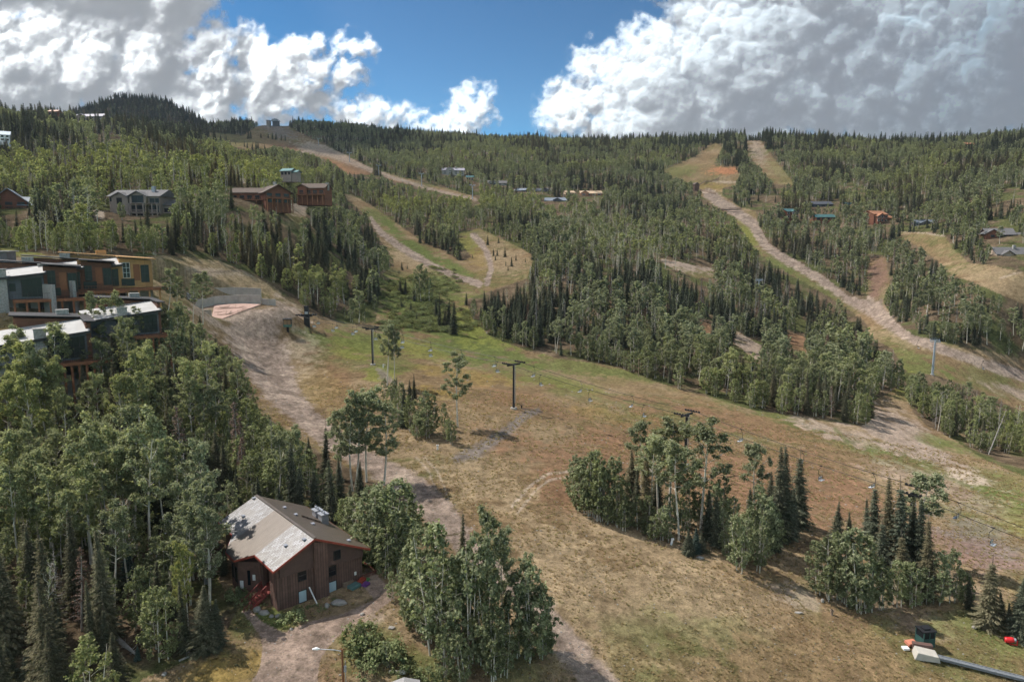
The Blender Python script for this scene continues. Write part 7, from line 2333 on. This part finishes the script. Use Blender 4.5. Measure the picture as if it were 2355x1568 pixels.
def build_trees():
    chosen = []
    rest = []
    by = {}
    for i, t in enumerate(TREES):
        by.setdefault(t[0], []).append(i)
    for sp, L_ in by.items():
        L_.sort(key=lambda i: -(SCORE[i] + (60 if TREES[i][11] else 0)))
        L2 = [i for i in L_ if SCORE[i] > 10 or TREES[i][11]]
        L2 = L2[:CAP[sp]]
        chosen += L2
        s2 = set(L2)
        rest += [i for i in L_ if i not in s2]
    # wording: species, size and hue inside a region, then the order from the left
    words = {}
    for i in chosen:
        t = TREES[i]
        reg = region_of(i, t)
        hpx = VB[i] - VT[i]
        sp = t[0]
        hue = ''
        if sp in ('aspen', 'young'):
            hue = 'yellow-green ' if t[6] > .5 else ''
        elif sp == 'spruce':
            hue = 'brownish ' if t[6] > .45 else 'dark '
        words.setdefault((reg, sp, hue), []).append((i, t[4]))
    lab = {}
    for (reg, sp, hue), L_ in words.items():
        hs = sorted(h for _, h in L_)
        q1, q2 = hs[len(hs) // 3], hs[2 * len(hs) // 3]
        sub = {}
        for i, h in L_:
            size = '' if len(hs) < 3 else ('short ' if h < q1 else ('tall ' if h >= q2 else 'middling '))
            sub.setdefault(size, []).append(i)
        for size, ids in sub.items():
            ids.sort(key=lambda i: UB[i])
            nm = LOOK[sp]
            for k, i in enumerate(ids):
                base = f"{size}{hue}{nm} {reg}"
                if len(ids) == 1:
                    lb = base
                elif len(ids) <= 20:
                    lb = f"{size}{hue}{nm}, {ORD[k]} from left, {reg}" if len(ids) > 2 else f"{('left' if k == 0 else 'right')} one of two {size}{hue}{nm}s {reg}".replace('needless', 'needles')
                else:
                    lb = base
                lab[i] = (lb, f"{nm} trees {reg}" if sp != 'shrub' else f"willow shrubs {reg}")
    far_m = {}
    for i in chosen:
        t = TREES[i]
        sp = t[0]
        loc, rot, scl = matrix_for(t)
        lb, grp = lab[i]
        hpx = VB[i] - VT[i]
        tm, cm, jn, _ = SP[sp][t[7]]
        root = bpy.data.objects.new(NAME[sp], None)
        col.objects.link(root)
        root.empty_display_size = .5
        root.location, root.rotation_euler, root.scale = loc, rot, scl
        root['tint'] = float(t[6])
        tag(root, lb, CAT[sp], grp)
        o = bpy.data.objects.new('trunk' if sp != 'shrub' else 'stems', tm)
        col.objects.link(o)
        o.parent = root
        if cm is not None:
            o = bpy.data.objects.new('crown' if sp != 'shrub' else 'foliage', cm)
            col.objects.link(o)
            o.parent = root
            o['tint'] = float(t[6])
    # everything smaller in view: woods as stuff
    for sp in ('aspen', 'young', 'spruce', 'snag', 'rust', 'deadaspen'):
        ids = [i for i in rest if TREES[i][0] == sp]
        if not ids:
            continue
        protos = bpy.data.collections.new('forms_' + sp)
        nn = len(SP[sp])
        for k, (tm, cm, (T_, L_, a, b), Hh) in enumerate(SP[sp]):
            protos.objects.link(bpy.data.objects.new('%s_form_%02d' % (sp, k), joint_mesh('near', T_, a, L_, b)))
        for k, (T_, L_) in enumerate(FAR[sp]):
            protos.objects.link(bpy.data.objects.new('%s_form_%02d' % (sp, nn + k), joint_mesh('far', T_, M[BK[sp]], L_, M[LF[sp]])))
        loc, rot, scl, ind, tin = [], [], [], [], []
        for i in ids:
            t = TREES[i]
            l_, r_, s_ = matrix_for(t)
            loc.append(l_)
            rot.append(tuple(r_))
            scl.append(s_)
            ind.append(t[7] if t[2] < 240 else nn + int(t[7]) % len(FAR[sp]))
            tin.append(t[6])
        nmw = {'aspen': 'aspen_woods', 'young': 'young_aspen_woods', 'spruce': 'spruce_woods', 'snag': 'dead_spruce_woods', 'rust': 'browned_spruce_woods', 'deadaspen': 'bare_aspen_woods'}[sp]
        scatter(nmw, loc, rot, scl, ind, tin, protos, {'aspen': 'far-off aspen woods covering the hillsides', 'young': 'far-off thickets of young aspens', 'spruce': 'far-off dark spruce woods up to the ridge', 'snag': 'grey dead spruces scattered through the far woods', 'rust': 'brown dead spruces scattered through the far woods', 'deadaspen': 'pale bare aspens scattered through the far woods'}[sp])


def scatter(name, loc, rot, scl, ind, tin, protos, label):
    me = bpy.data.meshes.new(name)
    n = len(loc)
    me.vertices.add(n)
    me.vertices.foreach_set('co', np.array(loc, np.float32).ravel())
    for nm, ty, arr in (('rot', 'FLOAT_VECTOR', rot), ('scl', 'FLOAT_VECTOR', scl)):
        me.attributes.new(nm, ty, 'POINT').data.foreach_set('vector', np.array(arr, np.float32).ravel())
    me.attributes.new('form', 'INT', 'POINT').data.foreach_set('value', np.array(ind, np.int32))
    me.attributes.new('tint', 'FLOAT', 'POINT').data.foreach_set('value', np.array(tin, np.float32))
    me.update()
    ob = link(name, me)
    tag(ob, label, kind='stuff')
    g = bpy.data.node_groups.new(name, 'GeometryNodeTree')
    g.interface.new_socket('Geometry', in_out='INPUT', socket_type='NodeSocketGeometry')
    g.interface.new_socket('Geometry', in_out='OUTPUT', socket_type='NodeSocketGeometry')
    gi, go = g.nodes.new('NodeGroupInput'), g.nodes.new('NodeGroupOutput')
    ci = g.nodes.new('GeometryNodeCollectionInfo')
    ci.inputs['Collection'].default_value = protos
    ci.inputs['Separate Children'].default_value = True
    ci.inputs['Reset Children'].default_value = True
    ip = g.nodes.new('GeometryNodeInstanceOnPoints')
    ip.inputs['Pick Instance'].default_value = True

    def na(nm, ty):
        q = g.nodes.new('GeometryNodeInputNamedAttribute')
        q.data_type = ty
        q.inputs['Name'].default_value = nm
        return [o for o in q.outputs if o.enabled and o.name == 'Attribute'][0]
    g.links.new(gi.outputs[0], ip.inputs['Points'])
    g.links.new(ci.outputs[0], ip.inputs['Instance'])
    g.links.new(na('form', 'INT'), ip.inputs['Instance Index'])
    g.links.new(na('rot', 'FLOAT_VECTOR'), ip.inputs['Rotation'])
    g.links.new(na('scl', 'FLOAT_VECTOR'), ip.inputs['Scale'])
    g.links.new(ip.outputs[0], go.inputs[0])
    md = ob.modifiers.new('scatter', 'NODES')
    md.node_group = g
    return ob



def ground_cover():
    r_ = np.random.default_rng(5)
    pts = []
    for (y0, y1, sp_) in ((55, 85, .5), (85, 120, .7), (120, 175, 1.0), (175, 260, 1.8)):
        X, Y = np.meshgrid(np.arange(-.8 * y1, .8 * y1, sp_), np.arange(y0, y1, sp_))
        X = (X + (r_.random(X.shape) - .5) * sp_ * 1.6).ravel()
        Y = (Y + (r_.random(Y.shape) - .5) * sp_ * 1.6).ravel()
        pts.append(np.stack([X, Y, np.full(len(X), sp_)], 1))
    p = np.concatenate(pts)
    X, Y, S_ = p.T
    Z = hgt(X, Y)
    u, v = proj(X, Y, Z)
    k = is_open(u, v) & (u > -60) & (u < 2420) & (v < 1650)
    X, Y, Z, u, v, S_ = X[k], Y[k], Z[k], u[k], v[k], S_[k]
    road = np.full(len(X), -9.0)
    for q in ROADS:
        road = np.maximum(road, line_mask(u, v, q))
    drv = inpoly(u, v, DRIVE)
    house = np.zeros(len(X), bool)
    hx, hy = X - HOUSE.location.x, Y - HOUSE.location.y
    lx, ly = hx * math.cos(H_ANG) + hy * math.sin(H_ANG), hy * math.cos(H_ANG) - hx * math.sin(H_ANG)
    house = (lx > -2) & (lx < 12.5) & (ly > -.3) & (ly < 17)
    n = fbm(X / 6, Y / 6, 4, .6, 71)
    n2 = fbm(X / 2, Y / 2, 3, .6, 72)
    bare = (road > -.05) | drv | house
    g = ~bare & (n * .6 + n2 * .4 > .40 + .10 * r_.random(len(X)))
    idx = np.nonzero(g & (Y < 175))[0]
    forms = bpy.data.collections.new('forms_tuft')
    for f in range(4):
        q = np.random.default_rng(80 + f)
        G_ = Geo()
        m = 26
        a = q.random(m) * 6.28
        rr = q.random(m) * .28
        C = np.stack([np.cos(a) * rr, np.sin(a) * rr, .10 + .10 * q.random(m)], 1)
        A = np.stack([np.cos(a) * .09, np.sin(a) * .09, .13 + .10 * q.random(m)], 1)
        B = np.stack([-np.sin(a) * .035, np.cos(a) * .035, np.zeros(m)], 1)
        G_.quads(C, A, B)
        me = geo_mesh('tuft', G_, M['grass_blade'], f, leaf=True)
        forms.objects.link(bpy.data.objects.new('tuft_form_%02d' % f, me))
    k_ = len(idx)
    sc_ = (.30 + .55 * r_.random(k_)) * np.clip(S_[idx] / .65, .8, 1.5)
    u2, v2 = proj(X, Y, Z)
    tn = np.clip((n[idx] - .35) * 2.0 + (r_.random(k_) - .5) * .9, 0, 1)
    scatter('grass', np.stack([X, Y, Z], 1)[idx], np.stack([np.zeros(k_), np.zeros(k_), r_.random(k_) * 6.28], 1), np.stack([sc_ * 1.2, sc_ * 1.2, sc_ * .6], 1), r_.integers(0, 4, k_), tn, forms, 'dry straw, rust and olive grass tufts over the meadow')
    st = (r_.random(len(X)) < np.where(bare, .20, .10 + .22 * sstep(n, .5, .62))) & (Y < 200) & ~house
    idx = np.nonzero(st)[0]
    forms = bpy.data.collections.new('forms_stone')
    for f in range(3):
        b = MB().rock((0, 0, 0), 1.0, f, (1, .8, .55), 1, .4)
        me = bpy.data.meshes.new('stone')
        b.bm.to_mesh(me)
        b.bm.free()
        me.materials.append(M['boulder'])
        forms.objects.link(bpy.data.objects.new('stone_form_%02d' % f, me))
    k_ = len(idx)
    sc_ = (.05 + .13 * r_.random(k_) ** 3) * np.clip(S_[idx] / .7, .8, 1.7)
    scatter('gravel', np.stack([X, Y, Z], 1)[idx], np.stack([np.zeros(k_), np.zeros(k_), r_.random(k_) * 6.28], 1), np.stack([sc_] * 3, 1), r_.integers(0, 3, k_), np.zeros(k_), forms, 'loose pale stones strewn over the meadow and tracks')
    # low willow scrub in the wet hollow and at wood edges
    P = []
    for (cu, cv, ru, rv, nn) in ((960, 680, 95, 48, 190), (1010, 735, 120, 30, 110), (930, 745, 60, 18, 40), (2050, 870, 60, 18, 50), (1000, 640, 60, 30, 40)):
        for i in range(nn):
            a, q = r_.random() * 6.28, math.sqrt(r_.random())
            uu, vv = cu + ru * q * math.cos(a), cv + rv * q * math.sin(a)
            if is_open(np.array([uu]), np.array([vv]))[0]:
                P.append(ground_at(uu, vv))
    P = np.array(P)
    forms = bpy.data.collections.new('forms_scrub')
    for f, (tm, cm, (T_, L_, a_, b_), hh) in enumerate(SP['shrub']):
        forms.objects.link(bpy.data.objects.new('scrub_form_%02d' % f, joint_mesh('scrub', T_, a_, L_, b_)))
    k_ = len(P)
    sc_ = .7 + .7 * r_.random(k_)
    scatter('undergrowth', P, np.stack([np.zeros(k_), np.zeros(k_), r_.random(k_) * 6.28], 1), np.stack([sc_ * 1.2, sc_ * 1.2, sc_ * .8], 1), r_.integers(0, 3, k_), r_.random(k_) * .5, forms, 'low grey-green willow scrub in the wet hollow')


build_trees()
small_things()
ground_cover()


# ------------------------------------------------------------------ haze: a thin even air round everything below the sky
def haze():
    x, y0, y1, z0, z1 = 3600.0, -150.0, 3300.0, -25.0, 700.0
    o = MB().box(-x, y0, z0, x, y1, z1)
    m = bpy.data.materials.new('haze')
    m.use_nodes = True
    m.node_tree.nodes.clear()
    t = NT(m.node_tree)
    v = t.add('ShaderNodeVolumePrincipled', {'Color': c3(.80, .88, 1.0), 'Density': .00005, 'Anisotropy': .2})
    t.l.new(v.outputs[0], t.add('ShaderNodeOutputMaterial').inputs['Volume'])
    ob = o.build('haze', m)
    tag(ob, 'thin pale mountain haze', kind='stuff')


haze()
